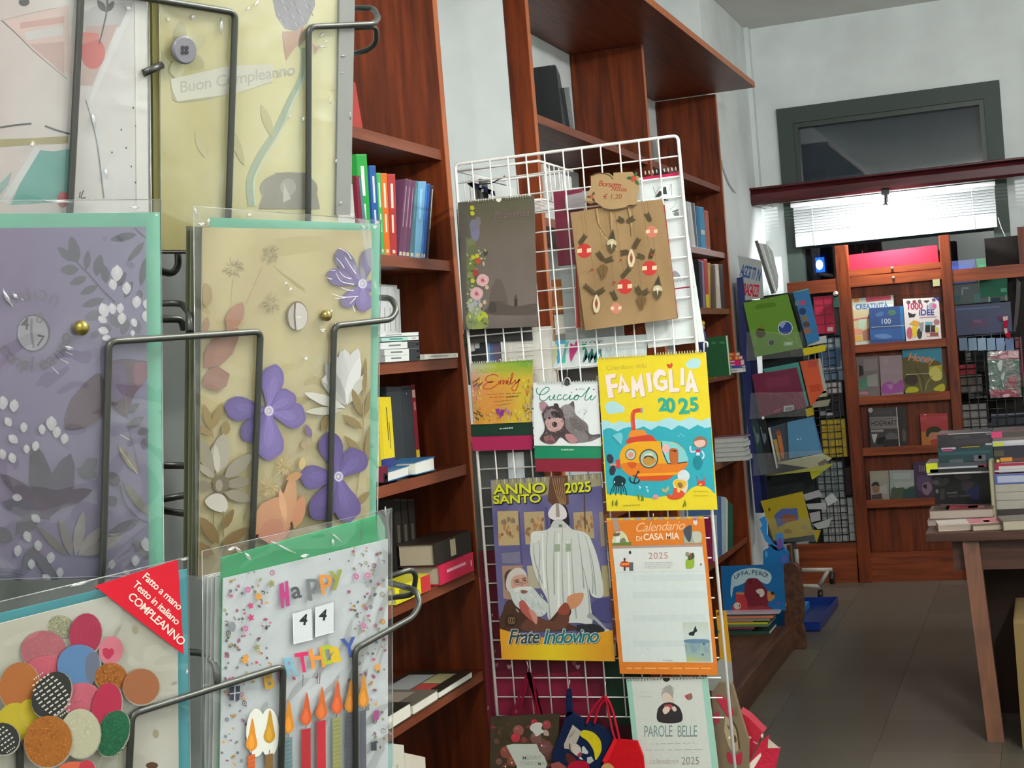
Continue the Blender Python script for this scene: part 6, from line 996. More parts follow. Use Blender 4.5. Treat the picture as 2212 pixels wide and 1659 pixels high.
# ------------------------------------------------------------------ kraft paper bags with the price sign
def bag(label, q, c, dy, th=.006, fr='A8', art=None, group=None, mat='paper'):
    return sheet('paper_bag', label, 'bag', YP(YG-.010-dy), q, th, c, fr, mat, group, 'bag_body', art)
def pine(a, x, y, l, w_, an, c='#4d4028'):
    for k in range(11): a.leaf(x+l*k/12*math.cos(math.radians(an)), y+l*k/12*math.sin(math.radians(an)), w_*.95, w_*.2, an-46, c); a.leaf(x+l*k/12*math.cos(math.radians(an)), y+l*k/12*math.sin(math.radians(an)), w_*.95, w_*.2, an+46, c)
    a.leaf(x, y, l*1.1, w_*.22, an, c)
def art_k(a):
    a.field([(940, 620), (1625, 520), (1735, 1410), (1050, 1500)], 40, 44, lambda u, v: mixc('#9c7f58', '#8b6f4b', .5+nz(u, v*.5, 5, 1)*.9))
    for q in ([(1130, 600), (1155, 720), (1200, 800), (1290, 900)], [(1370, 560), (1385, 640), (1400, 720)]): a.line(q, (16, 5), '#b79b70')
    for x0, y0, x1, y1 in ((1018, 620, 1040, 790), (1045, 620, 1065, 790), (1130, 600, 1185, 900), (1195, 600, 1215, 770), (1215, 600, 1235, 750), (1270, 600, 1340, 1080), (1380, 570, 1385, 640), (1400, 560, 1420, 800), (1470, 545, 1530, 880), (1485, 545, 1500, 640), (1515, 540, 1535, 680), (1090, 900, 1130, 1180), (1240, 930, 1270, 1230), (1430, 850, 1470, 1180), (1560, 800, 1590, 1090)): a.line([(x0, y0), (x1, y1)], 3, '#76603f', False)
    for x, y, r, c in ((1045, 905, 54, '#b8342e'), (1548, 762, 44, '#c0705c'), (1532, 1035, 56, '#b8342e'), (1348, 1172, 56, '#b8342e'), (1282, 1335, 42, '#c27a66')):
        a.ell(x, y, r, r*1.0, c); a.rect(x-r*.98, y-r*.25, x-r*.35, y+r*.3, '#d8c2a0', -4); a.rect(x+r*.35, y-r*.3, x+r*.95, y+r*.25, '#d8c2a0', -4)
    for x, y, l, an in ((1005, 860, 90, -55), (1540, 690, 70, -115), (1530, 970, 80, -70), (1500, 960, 60, -160), (1320, 1110, 100, -50), (1285, 1280, 80, -115), (1190, 980, 80, -125), (1190, 985, 70, -20), (1360, 690, 60, -30), (1345, 690, 50, -150), (1410, 890, 90, -60), (1380, 910, 60, 170), (1125, 1230, 110, -140), (1125, 1230, 80, -30), (1470, 1235, 70, -120), (1460, 1235, 70, -30)): pine(a, x, y, l, 30, an)
    for x, y, s_, c in ((1185, 1060, 60, '#6d5530'), (1472, 1290, 60, '#6a522e')): a.blob([(x-s_*.6, y-s_*.5), (x, y-s_*.9), (x+s_*.6, y-s_*.5), (x+s_*.35, y+s_*.3), (x, y+s_), (x-s_*.35, y+s_*.3)], c).line([(x, y-s_*.6), (x, y+s_*.8)], 5, '#4d3b20', False)
    for x, y in ((1395, 950), (1135, 1290)): a.blob([(x, y-60), (x+28, y+10), (x+14, y+70), (x-14, y+70), (x-26, y+10)], '#d0bd9c').blob([(x, y-30), (x+12, y+8), (x, y+50), (x-12, y+8)], '#8c6a44').ell(x, y+12, 6, 22, '#8a2c28')
    for x, y in ((1250, 850), (1592, 1195)): a.poly([(x-24, y-30), (x+8, y-110), (x+24, y-40), (x+30, y-20), (x-20, y-14)], '#3d3827').ell(x, y, 36, 34, '#b9aa88').poly([(x-34, y+14), (x, y+2), (x+34, y+14), (x+22, y+50), (x, y+76), (x-24, y+50)], '#54492f').poly([(x-8, y-5), (x+8, y-5), (x, y+44)], '#d6cbb0').ell(x, y-8, 12, 10, '#cfc2a4')
    for x, y in ((1315, 975), (1100, 1045), (1268, 1140), (1550, 935)): a.ell(x, y, 9, 10, '#9c3a2c')
bag('red paper bag peeking out behind the kraft paper bags', [(975, 640), (1640, 560), (1742, 1408), (985, 1480)], '#8f2a26', .016)
bag('plain kraft bag second in the hanging bundle of paper bags', [(955, 640), (1630, 545), (1738, 1412), (1020, 1500)], '#7d6240', .024)
kb = bag('kraft paper bag printed with red baubles, foremost of the hanging bundle', [(940, 620), (1135, 588), (1460, 540), (1625, 520), (1690, 990), (1735, 1410), (1050, 1500), (985, 1000)], '#937650', .032, .004, art=art_k)
for q in ([(1135, 590), (1150, 700), (1205, 800)], [(1370, 560), (1388, 660), (1395, 800)], [(1240, 590), (1250, 760), (1250, 900)]):
    B().tube([hit(YP(YG-.042), p, 'A8') for p in q], [.004, .0028, .0012], '#94774f', 8).build('crease', 'paper', kb)
def art_s(a):
    a.f('A8').text('Borsette', 1148, 420, 60, '#9c3a2c', 5, .002, .12, .82).text('Natale', 1245, 456, 44, '#9c3a2c', 3, .002, .12, 1).text('€ 1.20', 1185, 518, 52, '#94432f', -1, .002, .15, 1)
    a.ell(1412, 366, 22, 24, '#b5402c').leaf(1405, 362, 46, 26, 180, '#2c5a34').leaf(1420, 350, 40, 24, -60, '#2c5a34').leaf(1425, 375, 44, 26, 60, '#2c5a34').ell(1100, 500, 15, 17, '#b0503c').leaf(1095, 500, 34, 18, 175, '#4a4a34').leaf(1105, 492, 32, 18, -60, '#4a4a34').leaf(1105, 510, 34, 18, 60, '#3a3a2c')
    a.line([(1100, 345), (1160, 325), (1230, 340), (1258, 372)], 8, '#5d4a30').line([(1045, 540), (1130, 545), (1200, 592), (1300, 592), (1435, 560)], 6, '#5d4a30')
sheet('price_sign', 'torn brown cardboard price sign with red handwriting above the kraft bags', 'sign', YP(YG-.05), [(1092, 345), (1150, 322), (1230, 325), (1262, 350), (1262, 322), (1400, 314), (1418, 338), (1452, 350), (1450, 440), (1436, 560), (1380, 562), (1330, 590), (1250, 596), (1195, 586), (1150, 560), (1128, 545), (1090, 552), (1045, 538), (1062, 500), (1095, 420)], .003, '#a2865f', 'A8', 'dull', art=art_s)
# ------------------------------------------------------------------ felt bags and the christmas bag at the bottom
OB = YP(YG-.034)
ow = thing('felt_bag', 'navy felt bag with a yellow crescent owl hanging under the wire panel', 'bag', hit(OB, (1270, 1659)))
def bezo(pts, fr): return [hit(OB, p, fr) for p in pts]
b = B(); q = crom([(1290, 950), (1330, 880), (1390, 900), (1520, 980), (1760, 1080), (1960, 1200), (1900, 1340), (1800, 1560), (1700, 1900), (1300, 1900), (1110, 1520), (1180, 1280), (1250, 1080)], 5, True); b.prism(bezo(q, 'B5'), (0, .012, 0), '#14213f').build('bag_body', 'felt', ow)
B().prism(bezo([(1300, 960), (1296, 700), (1310, 570), (1345, 555), (1372, 600), (1380, 760), (1395, 900)], 'B5'), (0, .006, 0), '#161c40').build('strap', 'felt', ow)
a = Art(OB, 'B5', .0008, .00003)
a.blob([(1500, 1160), (1560, 1135), (1680, 1170), (1770, 1270), (1790, 1400), (1750, 1500), (1705, 1545), (1680, 1420), (1600, 1290), (1500, 1215)], '#c2b11e').poly([(1390, 1060), (1510, 1155), (1440, 1320), (1500, 1400), (1520, 1450), (1460, 1500), (1380, 1440), (1350, 1400), (1275, 1390), (1270, 1330)], '#a9a094').poly([(1340, 1210), (1430, 1120), (1400, 1200), (1330, 1260)], '#8f8678').blob([(1380, 1340), (1450, 1330), (1510, 1400), (1470, 1490), (1400, 1450)], '#bdb0a8').poly([(1340, 1310), (1355, 1330), (1362, 1440), (1345, 1430)], '#3d3023').blob([(1455, 1480), (1500, 1440), (1520, 1470), (1480, 1520)], '#8a3a48')
a.poly([(1520, 1370), (1545, 1355), (1610, 1440), (1590, 1470), (1520, 1450)], '#b7bab4').poly([(1590, 1510), (1650, 1500), (1685, 1560), (1620, 1605), (1590, 1580)], '#a9aca6').poly([(1500, 1500), (1540, 1550), (1480, 1530)], '#c9ccc6').blob([(1300, 1460), (1380, 1480), (1440, 1540), (1400, 1600), (1320, 1590)], '#55261f').blob([(1330, 1620), (1440, 1560), (1590, 1580), (1600, 1720), (1330, 1720)], '#a3182f').poly([(1200, 1570), (1300, 1640), (1300, 1720), (1100, 1720), (1090, 1600)], '#8a4a44')
a.build(ow, 'felt', 'applique')
B().tube([hit(OB.off(.004), p, 'B5') for p in ((1330, 560), (1325, 520), (1345, 500), (1350, 440))], .0012, '#b9bab6', 6).build('hook', 'steel', ow)
rb = thing('felt_bag', 'bright red felt bag hanging beside the navy one on loop handles', 'bag', hit(OB, (1340, 1659)))
OB2 = YP(YG-.040); B().prism([hit(OB2, p, 'B5') for p in ((1950, 1260), (2040, 1270), (2280, 1290), (2360, 1500), (2400, 1900), (1700, 1900), (1830, 1560))], (0, .010, 0), '#b8151c').build('bag_body', 'felt', rb)
for q in ([(1580, 1050), (1660, 850), (1800, 690), (1850, 680), (1930, 830), (2000, 1100), (2040, 1280)], [(1690, 1050), (1740, 850), (1810, 740), (1850, 720), (1890, 900), (1940, 1150), (1980, 1270)]): B().tube([hit(OB2.off(-.004), p, 'B5') for p in crom(q, 4)], .0035, '#a3172c', 6).build('handle', 'felt', rb)
B().tube([hit(OB2.off(.002), p, 'B5') for p in ((1840, 690), (1838, 560), (1845, 470))], .0012, '#b9bab6', 6).build('hook', 'steel', rb)
a = Art(OB2, 'B5', .0008, .00003); a.blob([(1790, 1640), (1880, 1590), (1960, 1650), (1960, 1760), (1800, 1760)], '#b98f5a').poly([(1960, 1260), (2010, 1270), (1880, 1560), (1830, 1600), (1800, 1560)], '#d01f28'); a.build(rb, 'felt', 'applique')
OC = YP(YG-.022)
def art_x(a):
    a.field([(255, 950), (1200, 910), (1180, 1900), (240, 1900)], 16, 18, lambda u, v: mixc('#3d3621', '#372c1d', nz(u, v, 4)+.5)); rr = random.Random(21)
    for k in range(60): x, y = rr.uniform(330, 1130), rr.uniform(1060, 1640); a.leaf(x, y, rr.uniform(50, 110), 40, rr.uniform(0, 360), rr.choice(['#5c2a22', '#3f2417', '#6d3a30', '#4c3a20', '#7a2c2c', '#2f2a16']))
    for x, y, r, c in ((640, 1140, 75, '#8a4c48'), (600, 1240, 62, '#a82c3c'), (720, 1270, 40, '#7a3836'), (860, 1030, 46, '#a32c3a'), (1030, 1060, 60, '#8f3a40'), (960, 1330, 80, '#5f3a38'), (1030, 1390, 90, '#6a4440'), (470, 1440, 85, '#7d4238'), (560, 1560, 75, '#7a4630'), (370, 1570, 46, '#6b4a3c'), (340, 1290, 42, '#59402f'), (880, 1240, 80, '#6d4a42'), (1060, 1500, 50, '#5c3a34')): a.ell(x, y, r, r, c); a.ell(x-r*.3, y-r*.35, r*.3, r*.25, tint(c, 1.5))
    a.blob([(820, 1060), (900, 1030), (970, 1045), (960, 1120), (1010, 1150), (960, 1180), (890, 1220), (850, 1170), (800, 1120)], '#b9bab2').blob([(1000, 1130), (1050, 1150), (1060, 1210), (990, 1200)], '#a98b86')
    a.poly([(470, 1350), (560, 1325), (890, 1325), (930, 1420), (1000, 1500), (1040, 1600), (1000, 1720), (600, 1720), (620, 1640), (540, 1480)], '#b3b8ae'); a.text('MERRY', 690, 1545, 86, '#8f9488', 0, .004, 0, 1).text('CHRISTMAS', 665, 1622, 74, '#8f9488', 0, .002, 0, .95)
    for x, y in ((962, 1348), (548, 1585), (460, 1640)): a.ell(x, y, 10, 12, '#e0dcd4')
xb = sheet('gift_bag', 'dark christmas gift bag with baubles and a lettered panel under the wire panel', 'bag', OC, [(255, 950), (1200, 912), (1180, 1900), (240, 1900)], .010, '#3a3120', 'B5', 'gloss', part='bag_body', art=art_x)
for q in ([(520, 1000), (600, 760), (700, 480), (760, 330), (830, 480), (880, 780), (950, 990)], [(560, 1010), (650, 780), (740, 480), (765, 320)], [(890, 990), (840, 740), (800, 480), (770, 330)]): B().prism([hit(OC, p, 'B5') for p in crom(q, 4)] + [hit(OC, (p[0]+34, p[1]), 'B5') for p in reversed(crom(q, 4))], (0, .002, 0), '#6d0f24').build('ribbon_handle', 'felt', xb)
B().tube([hit(OC.off(.003), p, 'B5') for p in ((765, 330), (775, 260), (755, 180))], .0012, '#a9a09c', 6).build('hook', 'steel', xb)
# red paper shopping bags on the far side of the panel's foot
rbp = thing('shopping_bag', 'open red paper shopping bags with white flecks at the foot of the wire panel', 'bag', hit(YP(YG+.10), (1620, 1659)))
PB = YP(YG+.10)
B().prism([hit(PB, p, 'B6') for p in ((1535, 650), (1640, 720), (1820, 900), (1700, 1120), (1560, 1480), (1500, 1480), (1540, 900))], (0, .05, 0), '#a81e33').build('bag_side', 'gloss', rbp)
B().prism([hit(PB.off(.02), p, 'B6') for p in ((1885, 925), (1870, 1060), (2020, 1085), (1930, 1480), (1600, 1480), (1620, 1310), (1700, 1180), (1790, 1010))], (0, .012, 0), '#b41d38').build('bag_front', 'shine', rbp)
a = Art(PB.off(.02), 'B6', .0008, .00003); a.poly([(1880, 970), (2010, 1080), (1872, 1085)], '#b9ad9c').poly([(1620, 1310), (1680, 1240), (1785, 1140), (1795, 1175), (1720, 1300), (1660, 1400)], '#d6cdc0'); a.build(rbp, 'paper', 'inner_print')
a = Art(PB, 'B6', .0008, .00003); a.poly([(1630, 930), (1680, 955), (1650, 985), (1632, 985)], '#d8b9b0').poly([(1695, 1000), (1750, 1020), (1750, 1042), (1700, 1020)], '#c9808a').poly([(1785, 940), (1805, 905), (1822, 930), (1810, 970)], '#d3c6b0'); a.build(rbp, 'paper', 'side_print')
tbg = thing('paper_bag', 'brown patterned paper bag with a red ribbon beside the panel post', 'bag', hit(YP(YG+.06), (1590, 1659)))
PT = YP(YG+.06)
B().prism([hit(PT, p, 'B6') for p in ((1200, 420), (1290, 300), (1440, 320), (1530, 640), (1640, 1000), (1640, 1480), (1300, 1480), (1230, 800))], (0, .02, 0), '#75654f').build('bag_body', 'paper', tbg)
a = Art(PT, 'B6', .0008, .00003)
a.poly([(1360, 700), (1440, 740), (1500, 880), (1530, 1100), (1460, 1160), (1400, 1050), (1350, 880)], '#a39274').line([(1430, 740), (1500, 860), (1535, 1100)], 22, '#4a3520').blob([(1420, 950), (1480, 930), (1500, 1000), (1450, 1030)], '#5c3c28').poly([(1380, 800), (1420, 830), (1410, 880)], '#6b4a34').blob([(1250, 470), (1330, 460), (1440, 590), (1465, 680), (1410, 720), (1350, 640)], '#b02a42').blob([(1390, 1130), (1480, 1170), (1560, 1130), (1560, 1260), (1500, 1280), (1400, 1240)], '#a8253c').poly([(1390, 430), (1430, 420), (1420, 530), (1400, 530)], '#63523c').ell(1415, 960, 14, 20, '#d6cdb4').poly([(1225, 680), (1295, 640), (1300, 780), (1240, 800)], '#a3384a').rect(1470, 600, 1510, 700, '#6a5840', 8)
a.build(tbg)
sheet('picture_book', 'mustard yellow picture book standing behind the panel post', 'book', YP(YG+.12), [(1546, 1318), (1568, 1320), (1580, 1432), (1556, 1426)], .004, '#b5851c', art=lambda a: a.ell(1551, 1326, 3, 4, '#5d4a1c').ell(1560, 1327, 3, 5, '#5d4a1c').poly([(1550, 1360), (1556, 1364), (1552, 1370)], '#3f7a5c'))
sheet('plastic_bag', 'creased clear and white plastic bag hanging behind the panel post', 'bag', YP(YG+.11), [(1555, 1424), (1580, 1432), (1584, 1486), (1560, 1500), (1530, 1490), (1526, 1450)], .004, '#8f948e')
# ================================================================== FAR BAY OF THE LONG BOOKCASE, right of the wire panel
ZB[0] = 2.0
for i, (q, c, lab) in enumerate((([(130, 192), (152, 196), (210, 715), (188, 712)], '#c4c6c4', 'pale grey slim book first in the far upright row'), ([(155, 200), (178, 206), (236, 718), (212, 716)], '#d4d6d4', 'white slim book second in the far upright row'), ([(182, 208), (220, 215), (262, 722), (238, 720)], '#5a5c5e', 'grey book with white edge in the far upright row'), ([(235, 245), (268, 255), (310, 722), (266, 720)], '#156b96', 'dark turquoise book in the far upright row'), ([(270, 255), (330, 265), (362, 724), (312, 722)], '#2a8cb8', 'bright turquoise book in the far upright row'), ([(338, 300), (385, 310), (412, 728), (366, 725)], '#a3513f', 'brick red book ending the far upright row'))):
    book(lab, S2, q, (-.17, 0, 0), c, fr='B7', group='books on the upper far shelf', marks=[(.1, .55, .9, .66, '#c9c9bc')] if 'bright' in lab else [(.86, 0, 1, 1, '#e0e2e0')] if 'white edge' in lab else [(.3, .1, .6, .4, tint(c, 1.25))])
ZB[0] = 1.695
for i, (x0, x1, yt, b0, b1, c, lab) in enumerate(((268, 288, 890, 296, 310, '#17181c', 'black slim book first in the lower far row'), (288, 308, 900, 312, 326, '#20274a', 'navy slim book in the lower far row'), (310, 330, 905, 328, 352, '#7d7c9c', 'lavender slim book in the lower far row'), (334, 372, 880, 362, 398, '#b5383c', 'red and yellow spined book in the lower far row'), (376, 412, 925, 398, 414, '#b8923a', 'ochre spined book in the lower far row'), (416, 440, 945, 420, 448, '#4d3d36', 'dark brown book in the lower far row'), (442, 466, 945, 450, 482, '#5d4a42', 'brown book beside the cream one in the lower far row'), (468, 508, 940, 500, 540, '#cfc3b4', 'cream thick book in the lower far row'), (512, 558, 945, 542, 584, '#272c3a', 'dark navy book ending the lower far row'))):
    book(lab, S2, [(x0, yt), (x1, yt+4), (b1, 1450), (b0, 1448)], (-.17, 0, 0), c, fr='B7', group='books on the lower far shelf', marks=[(0, .72, 1, .99, '#d3c42a')] if 'yellow' in lab else [(.3, .15, .6, .5, tint(c, 1.4))])
ZB[0] = 1.345
book('dark green hardback box standing face out on the far shelf', YP(7.32), [(880, 1310), (1160, 1275), (1195, 1600), (880, 1625)], (0, .05, 0), '#1d5530', 'f', fr='D4', c2='#2f8a4c', art=lambda a: a.line([(1158, 1290), (1190, 1590)], 6, '#5f9a6c', False).blob([(940, 1385), (980, 1370), (1015, 1390), (980, 1410)], '#3f7a54').blob([(1060, 1380), (1110, 1362), (1150, 1385), (1110, 1405)], '#3f7a54'))
ZB[0] = None
mh = thing('toy_figure', 'small toy figure with yellow hair and blue body on the far shelf', 'toy', hit(XP(-1.66), (1517, 735)))
p = hit(XP(-1.66), (1515, 699)); B().ball(p, .020, '#c9b020', 12, (1, 1, .85)).build('hair', 'plastic', mh); B().ball(p+V((0, 0, -.022)), .017, '#c9a08c', 10).build('head', 'plastic', mh)
B().tube([p+V((0, 0, -.034)), p+V((0, 0, -.06)), V((p.x, p.y, 1.3455))], [.012, .02, .026], '#3a4a86', 12).build('body', 'plastic', mh)
sk = [('orange paperback topmost of the small far stack', (436, 575, 462, 502), '#c95a2c', [(.3, .2, .7, .7, '#e09a6a')]), ('orange lettered paperback in the small far stack', (398, 607, 502, 545), '#b5462c', [(.45, .2, .6, .8, '#e0b040'), (.8, .1, .95, .9, '#e0a040')]), ('magenta paperback in the small far stack', (436, 628, 547, 612), '#c01f62', [(.3, .1, .65, .35, '#e0b0c4'), (.3, .65, .65, .9, '#e0b0c4')]), ('blue paperback in the small far stack', (496, 640, 606, 634), '#33509c', [(.05, .2, .2, .8, '#8fa0d0')]), ('white paperback lowest of the small far stack', (430, 643, 636, 682), '#d3d5d3', [(.02, .1, .3, .9, '#4a4a4a'), (.45, .35, .8, .6, '#8d908e')])]
zt_ = 1.346
for lab, (x0, x1, y0, y1), c, mk in reversed(sk):
    Q = wrect(YP(7.88), (x0, y0, x1, y1), 'B8'); h = Q[0].z-Q[3].z
    t = thing('book', lab, 'book', ((Q[0].x+Q[1].x)/2, 7.93, zt_), 'small stack on the far shelf'); xa, xb = Q[0].x-(.035 if x0 == 430 else 0), Q[1].x
    B().box((xa, 7.88, zt_), (xb, 7.99, zt_+.002), c).box((xa, 7.88, zt_+h-.002), (xb, 7.99, zt_+h), c).box((xa, 7.88, zt_+.002), (xb, 7.882, zt_+h-.002), c).build('cover', 'gloss', t); B().box((xa+.003, 7.883, zt_+.0022), (xb-.003, 7.988, zt_+h-.0022), '#d8d3c4').build('pages', 'paper', t)
    m = B().box((xa, 7.8795, zt_), (xb, 7.8798, zt_+h), c)
    for a0, b0, a1, b1, mc in mk: m.box((xa+(xb-xa)*a0, 7.8790, zt_+h*(1-b0)), (xa+(xb-xa)*a1, 7.8794, zt_+h*(1-b1)), mc)
    m.build('spine_print', 'paper', t); zt_ += h+.0004
tn = thing('toy_pack', 'small red and yellow toy pack at the shelf edge behind the yellow calendar', 'toy', hit(YP(7.36), (1538, 820)))
B().prism([hit(YP(7.36), p, 'B8') for p in ((250, 600), (332, 595), (332, 680), (255, 690))], (0, .03, 0), '#c2305a').build('pack_front', 'gloss', tn); B().prism([hit(YP(7.36), p, 'B8') for p in ((256, 690), (334, 682), (334, 715), (260, 724))], (0, .03, 0), '#d3b82a').build('pack_base', 'gloss', tn); B().prism([hit(YP(7.355), p, 'B8') for p in ((250, 610), (288, 612), (270, 680), (252, 660))], (0, .002, 0), '#d3d0c4').build('pack_label', 'paper', tn)
wh = thing('wire_hook', 'white bent wire hook on the far side of the wire panel', 'hook', hit(YP(3.72), (1522, 770)))
B().tube(fillet([hit(YP(3.70), p, 'D4') for p in ((835, 1540), (832, 1390), (850, 1370), (885, 1380), (888, 1450))], .003), .0022, '#dcdcd6', 6).build('hook', 'satin', wh)
zm = .901
for i in range(6):
    c = ('#7c8286', '#a3a6a4', '#8f9492', '#b1b4b0', '#979c9c', '#8a5a7a')[i]; x1 = hit(YP(7.5), (555-(i*17) % 40, 200), 'C1').x; x0 = hit(YP(7.5), (212, 200), 'C1').x; h = .0235 if i < 5 else .006
    t = thing('magazine', ('grey magazine lowest of the far pile', 'pale magazine second from the bottom of the far pile', 'grey magazine third from the bottom of the far pile', 'pale magazine fourth from the bottom of the far pile', 'grey magazine second from the top of the far pile', 'thin mauve magazine on top of the far pile')[i], 'magazine', ((x0+x1)/2, 7.57, zm), 'far pile of magazines')
    B().box((x0, 7.5+.004*i, zm), (x1, 7.65, zm+.0012), c).box((x0, 7.5+.004*i, zm+h-.0012), (x1, 7.65, zm+h), c).build('cover', 'gloss', t); B().box((x0+.002, 7.502+.004*i, zm+.0013), (x1-.002, 7.648, zm+h-.0013), '#b9bcb6').build('pages', 'paper', t); zm += h+.0003
ZB[0] = .44
for i, (q, c, lab) in enumerate((([(150, 850), (178, 868), (192, 1262), (168, 1255)], '#8f1f48', 'crimson book first in the low far row'), ([(182, 845), (236, 842), (248, 1272), (205, 1268)], '#b9c2cc', 'pale blue white book in the low far row'), ([(240, 640), (282, 645), (292, 1260), (252, 1262)], '#4a6a94', 'slate blue tall book in the low far row'), ([(285, 648), (332, 655), (330, 1212), (296, 1205)], '#a9bcc6', 'silver tall book in the low far row'), ([(335, 660), (352, 690), (350, 1210), (332, 1210)], '#d0d0cc', 'white slim tall book in the low far row'), ([(355, 695), (405, 740), (412, 1215), (362, 1215)], '#1f5a46', 'dark green book ending the low far row'))):
    book(lab, S2, q, (-.17, 0, 0), c, fr='C1', group='books on the low far shelf', marks=[(.2, .3, .5, .7, tint(c, 1.2))])
ZB[0] = None
# ================================================================== LOW BENCH WITH PICTURE BOOKS
bn = thing('bench', 'low worn brown wooden bench along the foot of the long bookcase', 'bench', (-1.4, 6.2, 0))
B().box((-1.598, 4.95, .09), (-1.252, 7.16, .115)).build('bench_board', 'wood_old', bn); B().box((-1.275, 4.95, .0), (-1.25, 7.16, .125)).build('side_rail', 'wood_old', bn, bevel=.003)
q = [(-1.30, 0), (-1.195, 0), (-1.195, .10), (-1.205, .12), (-1.19, .17), (-1.192, .385), (-1.205, .41), (-1.225, .42), (-1.25, .42), (-1.275, .41), (-1.283, .39), (-1.29, .12)]
B().prism([V((x, 7.161, z)) for x, z in q], (0, .045, 0), '#5a3a28').build('end_post', 'wood_old', bn, bevel=.004)
z = .1155; rr = random.Random(2)
LEV = [('green and white book at the bottom of the bench stack', '#2f4a40', .90, .019), ('dark green book second from the bottom of the bench stack', '#26443a', .55, .016), ('dull crimson book in the lower half of the bench stack', '#7a3046', .62, .013), ('moss green book in the middle of the bench stack', '#5d7a50', .90, .013), ('acid yellow edged book in the middle of the bench stack', '#bcbf2c', .88, .009), ('orange edged short book in the bench stack', '#b5603a', .60, .009), ('silver grey book in the upper bench stack', '#8a8c84', .93, .016), ('salmon orange book in the upper bench stack', '#cf7a58', 1.0, .012), ('charcoal book near the top of the bench stack', '#4d4648', .98, .010), ('lilac white book on top of the bench stack', '#b9a9b2', 1.12, .011)]
xs0 = -1.545
tot = sum(l[3] for l in LEV); ks = (.222-z)/tot
for lab, c, w_, h in LEV:
    h *= ks; x1 = xs0+.245*w_; t = thing('book', lab, 'book', ((xs0+x1)/2, 7.0, z), 'stack of picture books on the bench'); y0 = 6.93+rr.uniform(0, .012); e = .0014
    B().box((xs0, y0, z), (x1, 7.15, z+e), c).box((xs0, y0, z+h-e), (x1, 7.15, z+h), c).box((xs0, y0, z+e), (x1, y0+.002, z+h-e), c).build('cover', 'gloss', t); B().box((xs0+.002, y0+.003, z+e), (x1-.003, 7.148, z+h-e), '#d2cdc0').build('pages', 'paper', t); z += h+.0003
def art_u(a):
    a.f('C2').blob([(345, 350), (360, 270), (430, 225), (540, 205), (640, 215), (710, 250), (728, 300), (700, 350), (660, 350), (600, 320), (520, 310), (470, 345), (420, 370), (370, 390), (352, 480), (340, 440)], '#a9c2cc')
    for ch, x, y, r in (('U', 378, 312, -16), ('F', 412, 292, -12), ('F', 444, 278, -8), ('A', 472, 270, -4), (',', 515, 266, 0), ('P', 538, 264, 2), ('E', 570, 268, 5), ('R', 602, 274, 8), ('Ò', 634, 282, 12), ('!', 676, 292, 16)): a.text(ch, x, y, 58, '#2c3a44', r, .012)
    a.blob([(470, 480), (475, 360), (500, 310), (545, 300), (600, 310), (660, 380), (690, 430), (700, 520), (690, 560), (740, 590), (700, 602), (500, 602), (480, 560)], '#6d1a28').ell(528, 338, 16, 24, '#4f1220').blob([(690, 425), (730, 440), (760, 470), (745, 500), (695, 515)], '#b87a3c').ell(738, 443, 18, 15, '#23191c').blob([(580, 420), (600, 405), (640, 402), (660, 430), (655, 465), (625, 478), (600, 450)], '#c9b9b0').poly([(585, 445), (615, 452), (612, 472), (598, 466)], '#2a2022')
    a.blob([(360, 560), (390, 520), (390, 460), (420, 440), (460, 445), (490, 500), (498, 600), (370, 602)], '#b0353a').blob([(392, 450), (402, 430), (415, 440), (430, 425), (445, 440), (462, 432), (468, 455)], '#b87a4c').ell(405, 562, 34, 34, '#c9bdb0').ell(424, 560, 6, 10, '#2a2022').poly([(500, 575), (640, 560), (740, 590), (700, 604), (500, 604)], '#8f2f38').ell(790, 536, 12, 14, '#8a3a9c')
book('blue picture book with a dark red bear and speech bubble on the bench stack', YP(7.00), [(248, 192), (835, 168), (858, 606), (275, 606)], (0, .012, 0), '#14639c', 'f', fr='C2', art=art_u)
# gift bag behind the bench
gb = thing('gift_bag', 'bright blue paper gift bag with handles between the bench and the magazine rack', 'bag', (-1.36, 7.4, .0))
PG = YP(7.40)
B().prism([hit(PG, p, 'E7') for p in ((610, 900), (660, 880), (730, 800), (830, 860), (905, 850), (975, 940), (980, 1040), (960, 2700), (640, 2700))], (0, .05, 0), '#1a6fae').build('bag_body', 'paper', gb)
B().prism([hit(PG, p, 'E7') for p in ((555, 420), (640, 380), (668, 470), (665, 640), (760, 790), (850, 900), (780, 880), (640, 740), (600, 640), (565, 560), (600, 520))], (0, .006, 0), '#2b86cc').build('handle', 'paper', gb)
B().prism([hit(PG, p, 'E7') for p in ((790, 640), (905, 632), (918, 860), (850, 900), (815, 780))], (0, .006, 0), '#3a80bc').build('handle', 'paper', gb)
a = Art(PG, 'E7', .0008, .00003); a.blob([(830, 740), (870, 700), (895, 760), (890, 860), (850, 880), (830, 820)], '#7a4a9c').blob([(880, 1000), (960, 960), (972, 1030), (910, 1085), (880, 1060)], '#5a64b4').blob([(490, 600), (530, 580), (570, 640), (600, 720), (580, 740), (540, 680)], '#b9785a') if False else a.blob([(830, 740), (870, 700), (895, 760), (890, 860), (850, 880), (830, 820)], '#7a4a9c').blob([(880, 1000), (960, 960), (972, 1030), (910, 1085), (880, 1060)], '#5a64b4').blob([(640, 920), (660, 900), (680, 960), (650, 1000)], '#58a0d0'); a.build(gb)
ct = thing('crate', 'dark blue plastic tray lying on the floor under the magazine rack', 'crate', (-1.3, 7.9, 0))
cb_ = B().box((-1.43, 7.58, .004), (-1.185, 8.30, .010), '#0e2560')
